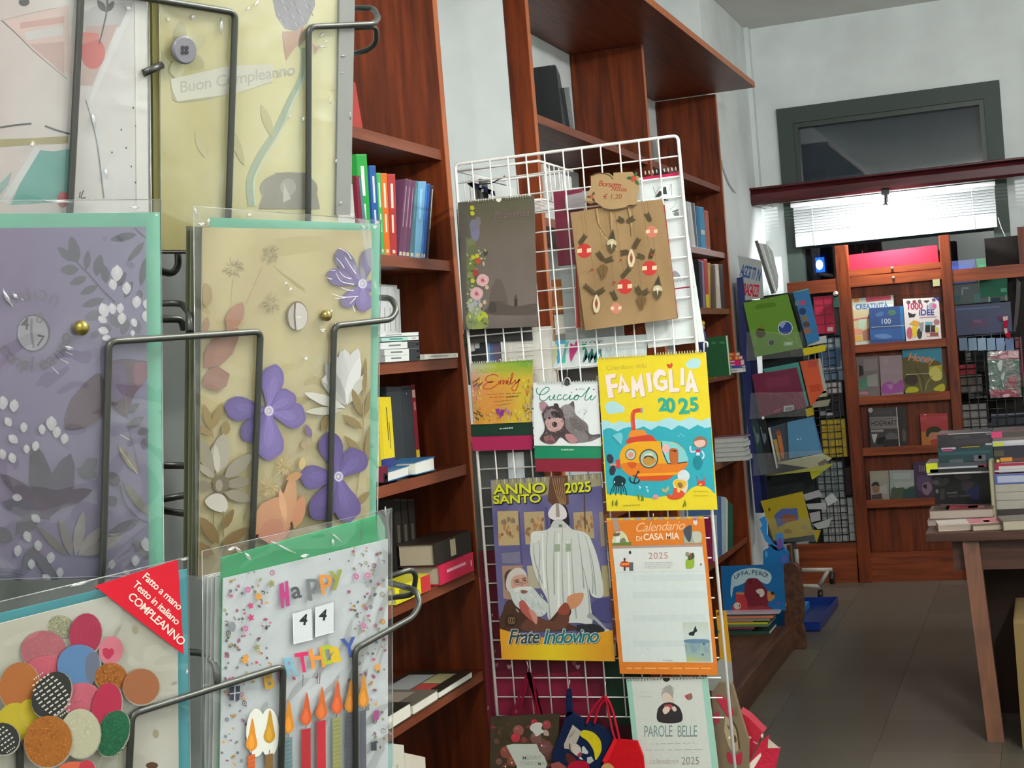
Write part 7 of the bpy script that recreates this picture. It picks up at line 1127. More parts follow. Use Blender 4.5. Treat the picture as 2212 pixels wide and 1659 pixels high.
for q in (((-1.43, 7.58), (-1.185, 7.586)), ((-1.43, 8.294), (-1.185, 8.30)), ((-1.43, 7.586), (-1.424, 8.294)), ((-1.191, 7.586), (-1.185, 8.294))): cb_.box((q[0][0], q[0][1], .01), (q[1][0], q[1][1], .05), '#12307a')
cb_.build('tray', 'plastic', ct); B().box((-1.40, 7.60, .0105), (-1.33, 8.2, .045), '#2a7fc4').build('packet', 'gloss', ct)
# ================================================================== REVOLVING MAGAZINE RACK
mr = thing('magazine_rack', 'revolving magazine rack with navy side panel and clear pockets on castors', 'rack', (-1.42, 8.55, 0))
PM = YP(8.28)
B().prism([hit(PM, p) for p in ((1591, 601), (1604, 597), (1618, 760), (1630, 900), (1648, 1108), (1632, 1108), (1612, 900), (1600, 760))], (0, .22, 0), '#14205a').build('side_panel', 'satin', mr)
B().prism([hit(YP(8.42), p) for p in ((1642, 640), (1722, 630), (1770, 1165), (1660, 1180))], (0, .006, 0), '#23282a').build('back_panel', 'dull', mr)
pb = hit(YP(8.5), (1745, 1190)); B().tube([V((pb.x-.08, 8.5, .12)), V((pb.x-.08, 8.5, 1.5))], .016, '#8d8a84', 10).build('pole', 'steel', mr)
for p0, p1 in (((985, 225), (1300, 222)), ((1000, 372), (1185, 380)), ((1262, 225), (1180, 372)), ((960, 30), (975, 230))):
    pa, pc = hit(YP(8.45), p0, 'C2'), hit(YP(8.45), p1, 'C2'); B().tube([pa, pc], .012, '#a8a096', 8).build('foot_bar', 'satin', mr)
for (cx_, cy_), r in (((1300, 300), .036), ((1188, 455), .030)):
    p = hit(YP(8.46), (cx_, cy_), 'C2'); p.z = max(r, p.z); cs_ = B().tube([p-V((.012, 0, 0)), p+V((.012, 0, 0))], r, '#1a1816', 16).build('castor', 'plastic', mr); B().tube([p, p+V((0, 0, .06))], .006, '#8d8a84', 8).build('castor_fork', 'steel', cs_)
def pocket(q, fr): B().prism([hit(YP(8.20), p, fr) for p in q], (0, .0015, 0), '#ffffff').build('clear_pocket', 'sleeve', mr)
def lip(q, fr, c='#c9b814'): B().prism([hit(YP(8.215), p, fr) for p in q], (0, .004, 0), c).build('pocket_lip', 'plastic', mr)
hd = sheet('header_card', 'grey header card with blue and red capital lettering above the magazine rack', 'sign', YP(8.30), [(155, 240), (390, 290), (412, 660), (215, 690)], .004, '#9da2a2', 'C3', 'gloss')
a = Art(YP(8.30), 'C3', .0006, .00003)
for i, ch in enumerate('AGOSTINI'): a.text(ch, 172+i*27, 440+i*7.6, 168, '#2c4c86', 13, .02, 0, 1, .30)
for i, ch in enumerate('RAGAZZI'): a.text(ch, 205+i*24, 632+i*3, 170, '#b5182c', 6, .02, 0, 1, .27)
a.build(hd, name='lettering')
PBk = YP(8.235)
def mbook(label, q, fr, c, art=None, d=0, th=.012, pc='#d8d3c4', **k): return book(label, PBk.off(-d), q, (0, th, 0), c, 'f', fr=fr, art=art, pc=pc, **k)
mbook('lime green picture book with round cut-outs in the top pocket', [(212, 710), (650, 622), (800, 1160), (330, 1250)], 'C3', '#5c8a1e', lambda a: a.ell(628, 960, 74, 70, '#c9cfd8').ell(628, 960, 66, 63, '#28408a').poly([(565, 935), (600, 905), (640, 900), (600, 965)], '#8a9cc4').ell(382, 1010, 50, 48, '#3a3014').poly([(380, 925), (415, 925), (415, 965), (385, 975)], '#7a7a2c').ell(488, 1103, 36, 32, '#8a9a80').ell(490, 1105, 28, 26, '#2c3420').blob([(330, 745), (380, 720), (520, 710), (525, 745), (380, 770), (335, 770)], '#4f7a18').rect(612, 1098, 705, 1140, '#8aa884', -5).rect(630, 1108, 690, 1128, '#b9c9b0', -4).line([(240, 990), (420, 995), (600, 1030), (790, 1150)], 3, '#9cbc5c'))
mbook('blue picture book with tiny portraits behind the lime green one', [(660, 615), (855, 565), (968, 1078), (840, 1130)], 'C3', '#2470a8', lambda a: a.poly([(656, 620), (706, 611), (850, 1130), (812, 1142)], '#141c18').poly([(700, 600), (855, 566), (858, 580), (704, 612)], '#5aa08c').rect(780, 690, 822, 735, '#c43a5c', -6).ell(800, 795, 36, 34, '#1f3a66').ell(815, 865, 34, 34, '#7a6a50').ell(838, 925, 34, 30, '#5c4038').ell(848, 990, 38, 34, '#8a6450').rect(725, 690, 770, 740, '#5a7a8c', -6), d=.018)
mbook('white leaflet with a barcode sticking out of the top pocket', [(846, 1070), (1035, 1035), (1038, 1105), (852, 1142)], 'C3', '#b9bcb8', lambda a: a.poly([(860, 1072), (930, 1055), (940, 1085), (880, 1100)], '#8fa3c0'), d=.034, th=.004)
mbook('plum cookery book in the second pocket', [(-20, 25), (645, -25), (750, 275), (285, 372)][0:0] or [(202, -50), (648, -120), (750, 275), (285, 372)], 'C4', '#6a1c3a', lambda a: a.rect(520, 265, 622, 320, '#b9b9b4', -12).rect(535, 276, 612, 312, '#7d7d7a', -10).poly([(345, -10), (580, -50), (600, 60), (370, 100)], '#762a46').line([(200, 130), (380, 135), (560, 185), (740, 290)], 4, '#9a4a58').poly([(420, 310), (500, 280), (495, 300), (430, 335)], '#a34a68').line([(360, -75), (560, -100)], 6, '#85405a', False))
mbook('teal book behind the plum one in the second pocket', [(310, -105), (665, -175), (768, 265), (600, 300)], 'C4', '#3f8a80', d=.018)
mbook('orange red book behind the teal one in the second pocket', [(680, -180), (850, -205), (915, 110), (790, 270)], 'C4', '#c9522c', lambda a: a.rect(760, -185, 850, -120, '#b5483c', -6).poly([(770, 60), (880, 40), (890, 110), (790, 130)], '#b8441f'), d=.034)
for i, (q, c, lab) in enumerate((([(860, -210), (885, -212), (950, 130), (900, 140)], '#a9a89c', 'pale booklet edge beside the orange red book'), ([(770, 150), (945, 110), (950, 165), (785, 190)], '#a3a080', 'cream booklet lying in the second pocket'), ([(795, 225), (985, 195), (960, 262), (810, 280)], '#8d8a74', 'dark topped booklet lying under the cream one'))): mbook(lab, q, 'C4', c, d=.05, th=.01)
mbook('sky blue book in the third pocket', [(555, 425), (815, 368), (908, 735), (575, 785)], 'C4', '#4f83a6', lambda a: a.rect(815, 380, 832, 700, '#2f4c9c', 0) if False else a.line([(818, 375), (905, 730)], 12, '#2f4c9c', False).ell(660, 595, 10, 8, '#c4d4dc').ell(690, 590, 6, 6, '#c4d4dc'))
mbook('dark picture book with an orange figure in the third pocket', [(365, 480), (552, 425), (590, 790), (445, 890)], 'C4', '#3a4650', lambda a: a.poly([(365, 480), (385, 475), (462, 880), (448, 885)], '#c9c9c0').poly([(415, 600), (450, 590), (490, 800), (470, 820)], '#a88c3c').poly([(450, 520), (490, 530), (520, 690), (525, 790), (500, 780), (470, 640)], '#b86a38').blob([(440, 540), (460, 500), (490, 520), (480, 560)], '#8a4c2c'), d=.018)
mbook('thick cream brochure lying across the third pocket', [(430, 830), (905, 735), (1000, 785), (860, 890), (440, 940)][:4], 'C4', '#a8a684', lambda a: a.line([(510, 810), (900, 745)], 9, '#c9c8a4', False).poly([(860, 830), (930, 790), (960, 810), (880, 880)], '#5d4c3c'), d=-.012, th=.010)
for i, (x, lab) in enumerate(((300, 'black slim book edge at the side of the third pocket'), (230, 'dark teal slim book edge beside the navy panel'))): mbook(lab, [(x-40, 400), (x+30, 395), (x+130, 940), (x+60, 955)], 'C4', ('#15171a', '#243a40')[i], lambda a, x=x: a.line([(x-10, 470), (x+30, 640)], 9, '#6a7a80', False).ell(x+30, 580, 18, 50, '#5a6a70'), d=.036, th=.02)
mbook('yellow picture book with a blue house in the lowest pocket', [(290, 1210), (705, 1115), (812, 1545), (420, 1600)], 'C4', '#a8941c', lambda a: a.poly([(425, 1350), (500, 1285), (655, 1280), (672, 1410), (590, 1390), (520, 1440), (462, 1475)], '#4a5c9c').poly([(510, 1340), (640, 1350), (650, 1400), (560, 1420), (500, 1420)], '#8a5030').poly([(365, 1280), (385, 1275), (388, 1310), (368, 1310)], '#4a4414').blob([(480, 1510), (560, 1430), (680, 1400), (760, 1450), (700, 1540), (540, 1570)], '#b09a24').ell(560, 1510, 40, 26, '#8a741c').ell(730, 1470, 30, 26, '#9a8a5a'))
for i, (q, lab) in enumerate((([(715, 1145), (870, 1100), (900, 1160), (740, 1205)], 'white booklet topmost beside the yellow picture book'), ([(745, 1240), (940, 1225), (945, 1290), (765, 1290)], 'white booklet second beside the yellow picture book'), ([(775, 1330), (880, 1310), (885, 1400), (795, 1420)], 'white booklet third beside the yellow picture book'), ([(810, 1440), (1000, 1380), (960, 1470), (860, 1490)], 'grey white booklet lowest beside the yellow picture book'), ([(930, 1180), (1000, 1130), (1060, 1200), (960, 1260)], 'crumpled white leaflet beside the wire grid'))): mbook(lab, q, 'C4', ('#9c9a9c', '#a3a3a4', '#9c9a9e', '#a4aaa6', '#b0b4b4')[i], d=.03+.014*i, th=.01)
lip([(800, 1165), (1035, 1125), (1026, 1190), (815, 1238)], 'C3'); lip([(735, 295), (812, 272), (822, 350), (752, 372)], 'C4', '#a8921c'); lip([(345, 960), (780, 915), (800, 990), (810, 995), (1025, 830), (1020, 800), (800, 900), (340, 990)][:5], 'C4', '#a3a31c'); lip([(770, 1495), (890, 1500), (850, 1622), (838, 1610), (825, 1550)], 'C4', '#a8921c')
pocket([(245, 1000), (790, 1000), (810, 1240), (240, 1290)], 'C3'); pocket([(190, 135), (735, 120), (760, 360), (180, 392)], 'C4'); pocket([(215, 740), (900, 700), (960, 900), (215, 960)], 'C4'); pocket([(330, 1380), (800, 1380), (850, 1610), (400, 1620)], 'C4')
fb = [('dark edged foam board leaning in the corner above the magazine rack', [(940, 668), (972, 660), (1175, 1290), (1140, 1300)], '#5a5a58'), ('white foam board leaning second in the corner', [(985, 690), (1020, 695), (1195, 1290), (1178, 1292)], '#c9cbc9'), ('pale grey foam board leaning third in the corner', [(1030, 700), (1075, 705), (1215, 1200), (1200, 1270)], '#a9aba9'), ('light foam board leaning last in the corner', [(1090, 712), (1148, 790), (1216, 1090), (1212, 1180)], '#b9bbb8')]
_z = hit(YP(8.55), (1674, 634)).z; B().box((-1.60, 8.44, _z-.05), (-1.33, 8.72, _z-.03), '#3a3d3e').build('top_tray', 'satin', mr)
for i, (lab, q, c) in enumerate(fb): sheet('foam_board', lab, 'board', YP(8.55+.03*i), q, .02, c, 'B7', group='foam boards')
# ================================================================== DISPLAY STAND BEFORE THE WINDOW
YD = 9.04; PD = YP(YD)
ds = thing('display_stand', 'tall brown pine display stand with shelves in front of the window', 'stand', (-.82, YD, 0))
def X_(pxx, py=800, y=YD): return hit(YP(y), (pxx, py)).x
xl0, xl1, xr0, xr1 = X_(1822), X_(1850), X_(2049), X_(2072)
zt = hit(PD, (1815, 530)).z
for a0, a1 in ((xl0, xl1), (xr0, xr1)): B().box((a0, YD, 0), (a1, YD+.06, zt)).build('post', 'wood_z', ds, bevel=.003)
def bar(r, y=YD+.004, d=.03, name='rail', mat='wood_x', **k): Q = wrect(YP(y), r); B().box((Q[0].x, y, Q[3].z), (Q[1].x, y+d, Q[0].z)).build(name, mat, ds, **k); return Q
bar((1700, 606, 1815, 634), name='cross_rail'); QR = bar((2052, 574, 2260, 602), name='cross_rail')
B().box((xl1, YD+.075, .06), (xr0, YD+.09, hit(PD, (1930, 560)).z)).build('back_panel', 'wood_z', ds)
bar((1833, 575, 2034, 588), YD+.03, .02, 'top_rail'); bar((1833, 590, 2034, 612), YD+.02, .03, 'top_rail'); bar((1836, 612, 2036, 640), YD+.068, .006, 'header_board', 'wood_z')
for yy in (746, 860, 972, 1086): q = wrect(PD, (1842, yy-9, 2047, yy+9)); zz = (q[0].z+q[3].z)/2; B().box((xl1+.001, YD+.012, zz-.02), (xr0-.001, YD+.074, zz-.008)).build('shelf', 'wood_x', ds); B().box((xl1+.001, YD+.002, zz-.026), (xr0-.001, YD+.012, zz+.022)).build('shelf_lip', 'wood_x', ds)
bar((1852, 1192, 2086, 1256), YD+.01, .03, 'base_panel'); B().box((X_(1700, 1200), YD+.01, 0), (xl0-.002, YD+.04, wrect(PD, (1720, 1175, 1850, 1258))[0].z)).build('base_panel', 'wood_x', ds); B().box((xr1+.002, YD+.01, 0), (xr1+.8, YD+.04, .12)).build('base_panel', 'wood_x', ds)
for p in ((1927, 579), (1930, 600)): q = hit(YP(YD+.02), p); B().ball(q+V((0, -.002, 0)), .009, '#a8a494', 10).build('screw', 'steel', ds)
q = wrect(YP(YD+.0), (2015, 603, 2030, 618)); B().prism(q, (0, .012, 0), '#a9a878').build('latch', 'plastic', ds)
sheet('red_card', 'crimson card board tucked behind the top rail of the display stand', 'card', YP(YD+.068), [(1832, 551), (2024, 529), (2030, 586), (1836, 590)], .004, '#9c1730')
def zshelf(yy): q = wrect(PD, (1842, yy-9, 2047, yy+9)); return (q[0].z+q[3].z)/2-.008
def dbook(label, q, fr, c, art=None, d=.03, th=.014, row=None):
    """face-out book standing on the ledge of its row"""
    Q = [hit(YP(YD+d), p, fr) for p in q]
    if row: k = zshelf(row)+.0008-min(Q[2].z, Q[3].z); Q = [p+V((0, 0, k)) for p in Q] if False else Q; Q[2].z = Q[3].z = zshelf(row)+.0008
    t = thing('book', label, 'book', (Q[2]+Q[3])/2+V((0, th/2, 0)), 'face-out books on the display stand'); b, g = B(), B(); dv = V((0, th, 0))
    e = .12; qbox(b, Q, 0, 1, 0, 1, 0, e, dv, c); qbox(b, Q, 0, 1, 0, 1, 1-e, 1, dv, c); qbox(b, Q, 0, .012, 0, 1, e, 1-e, dv, c); qbox(g, Q, .014, .985, .01, .99, e*1.02, 1-e*1.02, dv, '#d6d2c6')
    b.build('cover', 'gloss', t); g.build('pages', 'paper', t)
    if art: a = Art(YP(YD+d), fr, .0005, .00003); art(a); a.build(t)
    return t
dbook('pale craft book with blue capital title on the top ledge', [(620, 655), (985, 622), (1000, 990), (640, 1020)], 'C6', '#b9c0b4', lambda a: a.poly([(620, 655), (985, 622), (990, 690), (622, 708)], '#b3bdb4').poly([(648, 652), (690, 648), (692, 682), (650, 686)], '#c98a3c').poly([(750, 640), (962, 625), (966, 662), (754, 682)], '#b04858').text('CREATIVITÀ', 664, 745, 62, '#4a6a9c', -4, .02, 0, 1, .82).poly([(625, 750), (780, 740), (790, 1010), (640, 1020)], '#bcae88').poly([(630, 830), (780, 805), (782, 820), (632, 845)], '#b0605a').poly([(690, 830), (755, 825), (735, 905), (690, 910)], '#a9bfa8').poly([(640, 905), (720, 915), (722, 960), (642, 965)], '#c98a70').poly([(642, 972), (720, 970), (715, 1015), (645, 1018)], '#c99c4c').poly([(720, 930), (785, 900), (790, 1010), (730, 1010)], '#9a6a58'), .052, .012, 746)
dbook('dark blue book with white number on the top ledge', [(778, 735), (1068, 712), (1086, 998), (790, 1010)], 'C6', '#2b4478', lambda a: a.text('100', 876, 868, 64, '#b4c0cc', -2, .002, 0, 1, .95).blob([(940, 760), (990, 745), (1010, 780), (960, 800)], '#45685c').poly([(1040, 720), (1068, 712), (1086, 998), (1060, 1000)], '#2f6a9c').blob([(830, 790), (890, 760), (900, 790), (860, 810)], '#46628c').line([(800, 897), (1085, 880)], 6, '#8a9c9c', False).poly([(785, 920), (1062, 905), (1070, 998), (790, 1008)], '#34568c').blob([(820, 970), (900, 950), (980, 975), (900, 995)], '#5a7aa8'), .030, .012, 746)
dbook('white ideas book with red and blue title on the top ledge', [(1068, 655), (1345, 640), (1378, 680), (1395, 978), (1095, 998)], 'C6', '#d3c9c6', None, .034, .014) if False else dbook('white ideas book with red and blue title on the top ledge', [(1068, 655), (1372, 640), (1395, 978), (1095, 998)], 'C6', '#d3c9c6', lambda a: a.text('1000', 1098, 745, 76, '#b02c50', -2, .03, 0, 1, .92).text('iDEE', 1205, 795, 70, '#33408c', -2, .03, 0, 1, .95).ell(1320, 715, 36, 30, '#9a9aa4').ell(1335, 715, 18, 20, '#c95a8a').poly([(1325, 640), (1372, 640), (1380, 685), (1350, 655)], '#2a3a78').poly([(1110, 765), (1150, 785), (1180, 780), (1165, 808), (1120, 815)], '#2f2a2e').line([(1210, 812), (1355, 806)], 9, '#b08a88', False).poly([(1118, 870), (1160, 835), (1210, 850), (1200, 890)], '#c9963c').ell(1125, 945, 26, 50, '#b5566c').poly([(1145, 890), (1190, 880), (1185, 970), (1150, 985)], '#d3b52c').ell(1210, 950, 22, 46, '#3a3c3c').poly([(1205, 860), (1245, 850), (1240, 930), (1215, 930)], '#8a8a90').rect(1258, 870, 1300, 940, '#2a2a2c', -2).poly([(1258, 850), (1320, 850), (1315, 875), (1262, 880)], '#5a9ca0').ell(1355, 850, 26, 24, '#a07070').rect(1305, 880, 1345, 940, '#3a3030', -2).poly([(1340, 890), (1370, 900), (1365, 950), (1345, 940)], '#c9c03c').rect(1270, 945, 1370, 975, '#8a4a44', -4).ell(1285, 960, 16, 14, '#d0c0b0').ell(1115, 682, 18, 14, '#6a4a50').ell(1165, 678, 16, 14, '#7a3a48').ell(1210, 675, 16, 16, '#5a5a50').poly([(1240, 670), (1295, 665), (1270, 688)], '#2f2a2c').ell(1330, 662, 16, 12, '#5c4a6a').line([(1275, 705), (1278, 740)], 8, '#4a6aa0', False), .034, .014, 746)
dbook('grey and green paperback on the second ledge', [(665, 1152), (860, 1140), (872, 1465), (690, 1475)], 'C6', '#6d605f', lambda a: a.poly([(690, 1215), (725, 1230), (735, 1300), (695, 1320)], '#2c2626').poly([(730, 1170), (850, 1160), (850, 1260), (740, 1270)], '#837877').poly([(760, 1310), (850, 1290), (855, 1400), (765, 1400)], '#8a8a84').poly([(690, 1340), (760, 1330), (765, 1420), (700, 1440)], '#4f7a60').ell(735, 1458, 40, 14, '#a3707a'), .032, .012, 860)
dbook('lilac paperback with pink blossom on the second ledge', [(864, 1142), (1058, 1134), (1072, 1455), (884, 1468)], 'C6', '#8f7a80', lambda a: a.ell(920, 1185, 26, 24, '#9a868c').blob([(900, 1380), (960, 1360), (1000, 1380), (1060, 1345), (1068, 1440), (890, 1460)], '#8a4a86').blob([(930, 1390), (980, 1385), (970, 1430)], '#a36a9c').rect(880, 1250, 1050, 1290, '#94828a', -3), .032, .012, 860)
dbook('yellow and turquoise novel with script title on the second ledge', [(1060, 1075), (1395, 1066), (1420, 1445), (1088, 1455)], 'C6', '#1f7d94', lambda a: a.blob([(1062, 1180), (1150, 1160), (1250, 1200), (1330, 1180), (1402, 1220), (1420, 1445), (1088, 1455)], '#5d5630').text('Honey', 1105, 1178, 92, '#d08058', 6, .014, .2, .9, .98).ell(1140, 1345, 58, 50, '#3f362c').poly([(1290, 1230), (1400, 1215), (1400, 1290), (1290, 1290)], '#a8a02c').blob([(1290, 1280), (1350, 1230), (1400, 1290), (1395, 1340), (1330, 1350)], '#c4b860').blob([(1090, 1440), (1120, 1405), (1190, 1410), (1195, 1445), (1100, 1456)], '#a3a024').blob([(1330, 1430), (1370, 1390), (1418, 1380), (1420, 1440)], '#a8a02c').line([(1180, 1250), (1240, 1350), (1250, 1440)], 14, '#4a4426').line([(1320, 1310), (1270, 1380), (1260, 1440)], 9, '#8a8448').line([(1200, 1320), (1230, 1440)], 8, '#7a7040').line([(1095, 1300), (1408, 1282)], 5, '#b9b48c', False), .034, .016, 860)
dbook('black and white school book with slogan on the third ledge', [(350, 290), (636, 272), (668, 672), (372, 685)], 'C7', '#3a3537', lambda a: a.ell(370, 305, 24, 24, '#a9a49c').poly([(400, 310), (590, 300), (592, 345), (402, 355)], '#4d4849').poly([(362, 375), (630, 365), (640, 485), (370, 492)], '#77706f').text('HOGWARTS', 378, 462, 72, '#332f31', -2, .02, 0, 1, .68).line([(375, 395), (600, 388)], 10, '#5a5555', False).poly([(375, 500), (500, 495), (500, 520), (378, 525)], '#8a807e').poly([(380, 545), (440, 540), (430, 580), (410, 640), (395, 600)], '#a9a6a2').poly([(430, 590), (520, 560), (520, 640), (440, 650)], '#1f1c1e').blob([(520, 560), (560, 530), (620, 540), (640, 600), (540, 600)], '#5d5858').poly([(500, 600), (650, 590), (655, 665), (500, 672)], '#2c282a').line([(628, 275), (660, 670)], 7, '#c4c0ba', False), .030, .012, 972)
dbook('dark companion book behind the slogan book on the third ledge', [(640, 272), (722, 268), (738, 668), (660, 676)], 'C7', '#2a2625', lambda a: a.blob([(690, 500), (720, 520), (722, 600), (695, 610)], '#5c5450'), .046, .012, 972)
dbook('red and orange book with a boy\'s face on the third ledge', [(862, 342), (1135, 335), (1152, 662), (884, 672)], 'C7', '#9c2c2c', lambda a: a.poly([(864, 372), (1136, 362), (1138, 400), (866, 410)], '#b0484a').poly([(872, 520), (1140, 500), (1150, 662), (884, 670)], '#a86a34').blob([(900, 400), (980, 365), (1090, 385), (1060, 430), (930, 440)], '#a34044').blob([(945, 510), (1000, 475), (1060, 490), (1088, 530), (1070, 590), (1010, 625), (955, 590)], '#a8705a').blob([(925, 560), (930, 500), (980, 470), (1050, 475), (1090, 520), (1090, 555), (1060, 525), (970, 530), (945, 570)], '#33331c').blob([(980, 600), (1040, 595), (1045, 640), (1000, 650), (970, 630)], '#9c3c34').ell(915, 348, 10, 6, '#e0b8b0'), .034, .014, 972)
dbook('cream novel with a portrait on the lowest ledge', [(360, 912), (548, 905), (560, 1190), (376, 1198)], 'C7', '#8d877c', lambda a: a.blob([(380, 1060), (400, 1025), (440, 1020), (460, 1060), (420, 1070)], '#2a2422').blob([(392, 1060), (455, 1060), (450, 1120), (400, 1125)], '#84604e').poly([(460, 1070), (530, 1040), (540, 1130), (470, 1140)], '#9d9b94').poly([(385, 940), (530, 930), (535, 990), (390, 1000)], '#96917f').poly([(380, 1150), (480, 1130), (490, 1190), (380, 1195)], '#4a3a34'), .032, .012, 1086)
dbook('pale and green novel on the lowest ledge', [(555, 905), (800, 900), (815, 1192), (570, 1202)], 'C7', '#8a928c', lambda a: a.poly([(590, 930), (770, 925), (775, 985), (595, 990)], '#9aa29c').poly([(575, 1090), (650, 1040), (720, 1090), (810, 1050), (815, 1190), (570, 1200)], '#45503c').poly([(600, 1020), (800, 1010), (800, 1060), (620, 1080)], '#9a9e98').poly([(700, 1100), (812, 1080), (815, 1190), (690, 1190)], '#2c4644'), .032, .012, 1086)
dbook('purple book with pale lettering half hidden by the table books', [(790, 830), (1000, 800), (1040, 1185), (815, 1195)], 'C7', '#3a2740', lambda a: a.text('Un', 855, 915, 70, '#8a7c92', -3, .01, 0, 1, .8) if False else a.rect(858, 850, 866, 920, '#8f8296', -2).rect(880, 858, 888, 915, '#8f8296', -2).rect(902, 856, 910, 915, '#8f8296', -2).rect(925, 850, 933, 912, '#8f8296', -2).blob([(830, 980), (900, 950), (980, 1000), (960, 1090), (850, 1100)], '#54425e').blob([(890, 1040), (950, 1020), (985, 1080), (940, 1150), (890, 1120)], '#7c6470').blob([(890, 1060), (930, 1040), (925, 1090)], '#2c1c28'), .034, .014, 1086)
for yy, x0, x1 in ((703, 1885, 1965), (808, 1950, 2040), (935, 1862, 2045), (1070, 1870, 2040)): pass
# left bay of the stand: black wire grid with boxed goods behind it
def wgrid(label, r, step, y, c='#1b1c1c', wr=.003):
    Q = wrect(YP(y), r); t = thing('wire_grid', label, 'grid', (Q[2]+Q[3])/2); x0, x1, z1, z0 = Q[0].x, Q[1].x, Q[0].z, Q[3].z
    nx, ny = max(2, round((x1-x0)/step)), max(2, round((z1-z0)/step)); s0 = None
    for i in range(nx+1):
        x = x0+(x1-x0)*i/nx
        if s0 is None: s0 = B().tube([(x, y, z0), (x, y, z1)], wr, c, 5).build('grid_wire', 'satin', t); xx = x
        else: o = s0.copy(); C.objects.link(o); o.location = (x-xx, 0, 0)
    s0 = None
    for i in range(ny+1):
        z = z0+(z1-z0)*i/ny
        if s0 is None: s0 = B().tube([(x0, y+.004, z), (x1, y+.004, z)], wr, c, 5).build('grid_wire', 'satin', t); zz = z
        else: o = s0.copy(); C.objects.link(o); o.location = (0, 0, z-zz)
    return t
wgrid('black wire grid in the bay beside the magazine rack', (1745, 726, 1819, 1172), .0445, YD+.03)
wgrid('black wire grid in the bay beyond the table books', (2078, 720, 2215, 1100), .048, YD+.05)
def gbox(label, r, y, th, c, fr='N', cells=None, art=None, cat='box', name='boxed_set', group=None):
    Q = wrect(YP(y), r, fr); t = thing(name, label, cat, (Q[2]+Q[3])/2+V((0, th/2, 0)), group); B().prism(Q, (0, th, 0), c).build('carton', 'gloss', t)
    a = Art(YP(y), fr, .0006, .00003)
    if cells:
        nx, ny, cc, g = cells; x0, y0, x1, y1 = r; p0 = [pjx(q) for q in Q]
        for j in range(ny):
            for i in range(nx):
                def B_(u, v): return tuple((p0[0][k]*(1-u)+p0[1][k]*u)*(1-v)+(p0[3][k]*(1-u)+p0[2][k]*u)*v for k in (0, 1))
                u0, u1, v0, v1 = (i+g)/nx, (i+1-g)/nx, (j+g)/ny, (j+1-g)/ny; sv = a.fr; a.fr = 'N'; a.poly([B_(u0, v0), B_(u1, v0), B_(u1, v1), B_(u0, v1)], tint(cc, random.uniform(.85, 1.12))); a.fr = sv
    if art: art(a)
    if a.b.v: a.build(t, name='box_print')
    return t
def pjx(p): v = p-EYE; c = v.dot(_f); return (CX+F_PX*v.dot(_r)/c, CY-F_PX*v.dot(_u)/c)
gbox('crimson boxed set with square panels hung on the display stand', (160, 490, 520, 1170), YD+.016, .04, '#6d1526', 'E5', (2, 4, '#a01c3c', .06), lambda a: a.rect(392, 1055, 492, 1125, '#a08a86', -4))
lt = thing('reflection_spot', 'white reflection by the display stand post, built as a shiny ball', 'hook', hit(YP(YD-.01), (1805, 655))); B().ball(hit(YP(YD-.012), (1805, 634)), .016, '#f2f2ee', 12, (1, .6, .9)).build('glint_ball', 'foil', lt); B().prism(wrect(YP(YD-.008), (1800, 641, 1812, 664)), (0, .012, 0), '#3a5a50').build('bracket_plate', 'steel', lt)  # near-white foil ball stands in for a reflection seen here
gbox('black and grey game box hung beside the display post', (1800, 664, 1816, 724), YD+.03, .04, '#2c2f2e')
gbox('white and blue boxed cards behind the black wire grid', (1768, 730, 1818, 800), YD+.045, .05, '#5a6a7c', 'N', (3, 3, '#a4aeb4', .12), lambda a: a.rect(1770, 756, 1816, 796, '#3f5674', -3))
gbox('dark blue boxed cards lower behind the black wire grid', (1764, 800, 1826, 824), YD+.045, .05, '#2c3844', 'N', (4, 1, '#60788c', .1))
gbox('pink and white packets behind the black wire grid', (1778, 826, 1818, 850), YD+.05, .04, '#8a7a80', 'N', (4, 2, '#b9b4b6', .14))
gbox('black pouch hung on the black wire grid', (1770, 850, 1822, 900), YD+.048, .05, '#17181a', art=lambda a: a.rect(1772, 888, 1784, 898, '#8a8c8a', -1).rect(1786, 892, 1800, 898, '#b0b2ae', -1))
gbox('mustard yellow carton behind the black wire grid', (1776, 906, 1828, 988), YD+.05, .06, '#8a7320', 'N', (3, 4, '#b59a2c', .07))
gbox('white tissue packs behind the black wire grid', (1764, 998, 1822, 1076), YD+.05, .06, '#5c6466', 'N', (3, 4, '#7d8688', .07))
gbox('grey white tissue packs at the foot of the black wire grid', (1776, 1076, 1846, 1170), YD+.055, .06, '#6d7070', 'N', (4, 5, '#9a9c98', .08))
gbox('dark plum folder behind the black wire grid', (1822, 1010, 1840, 1070), YD+.07, .03, '#2c151c')
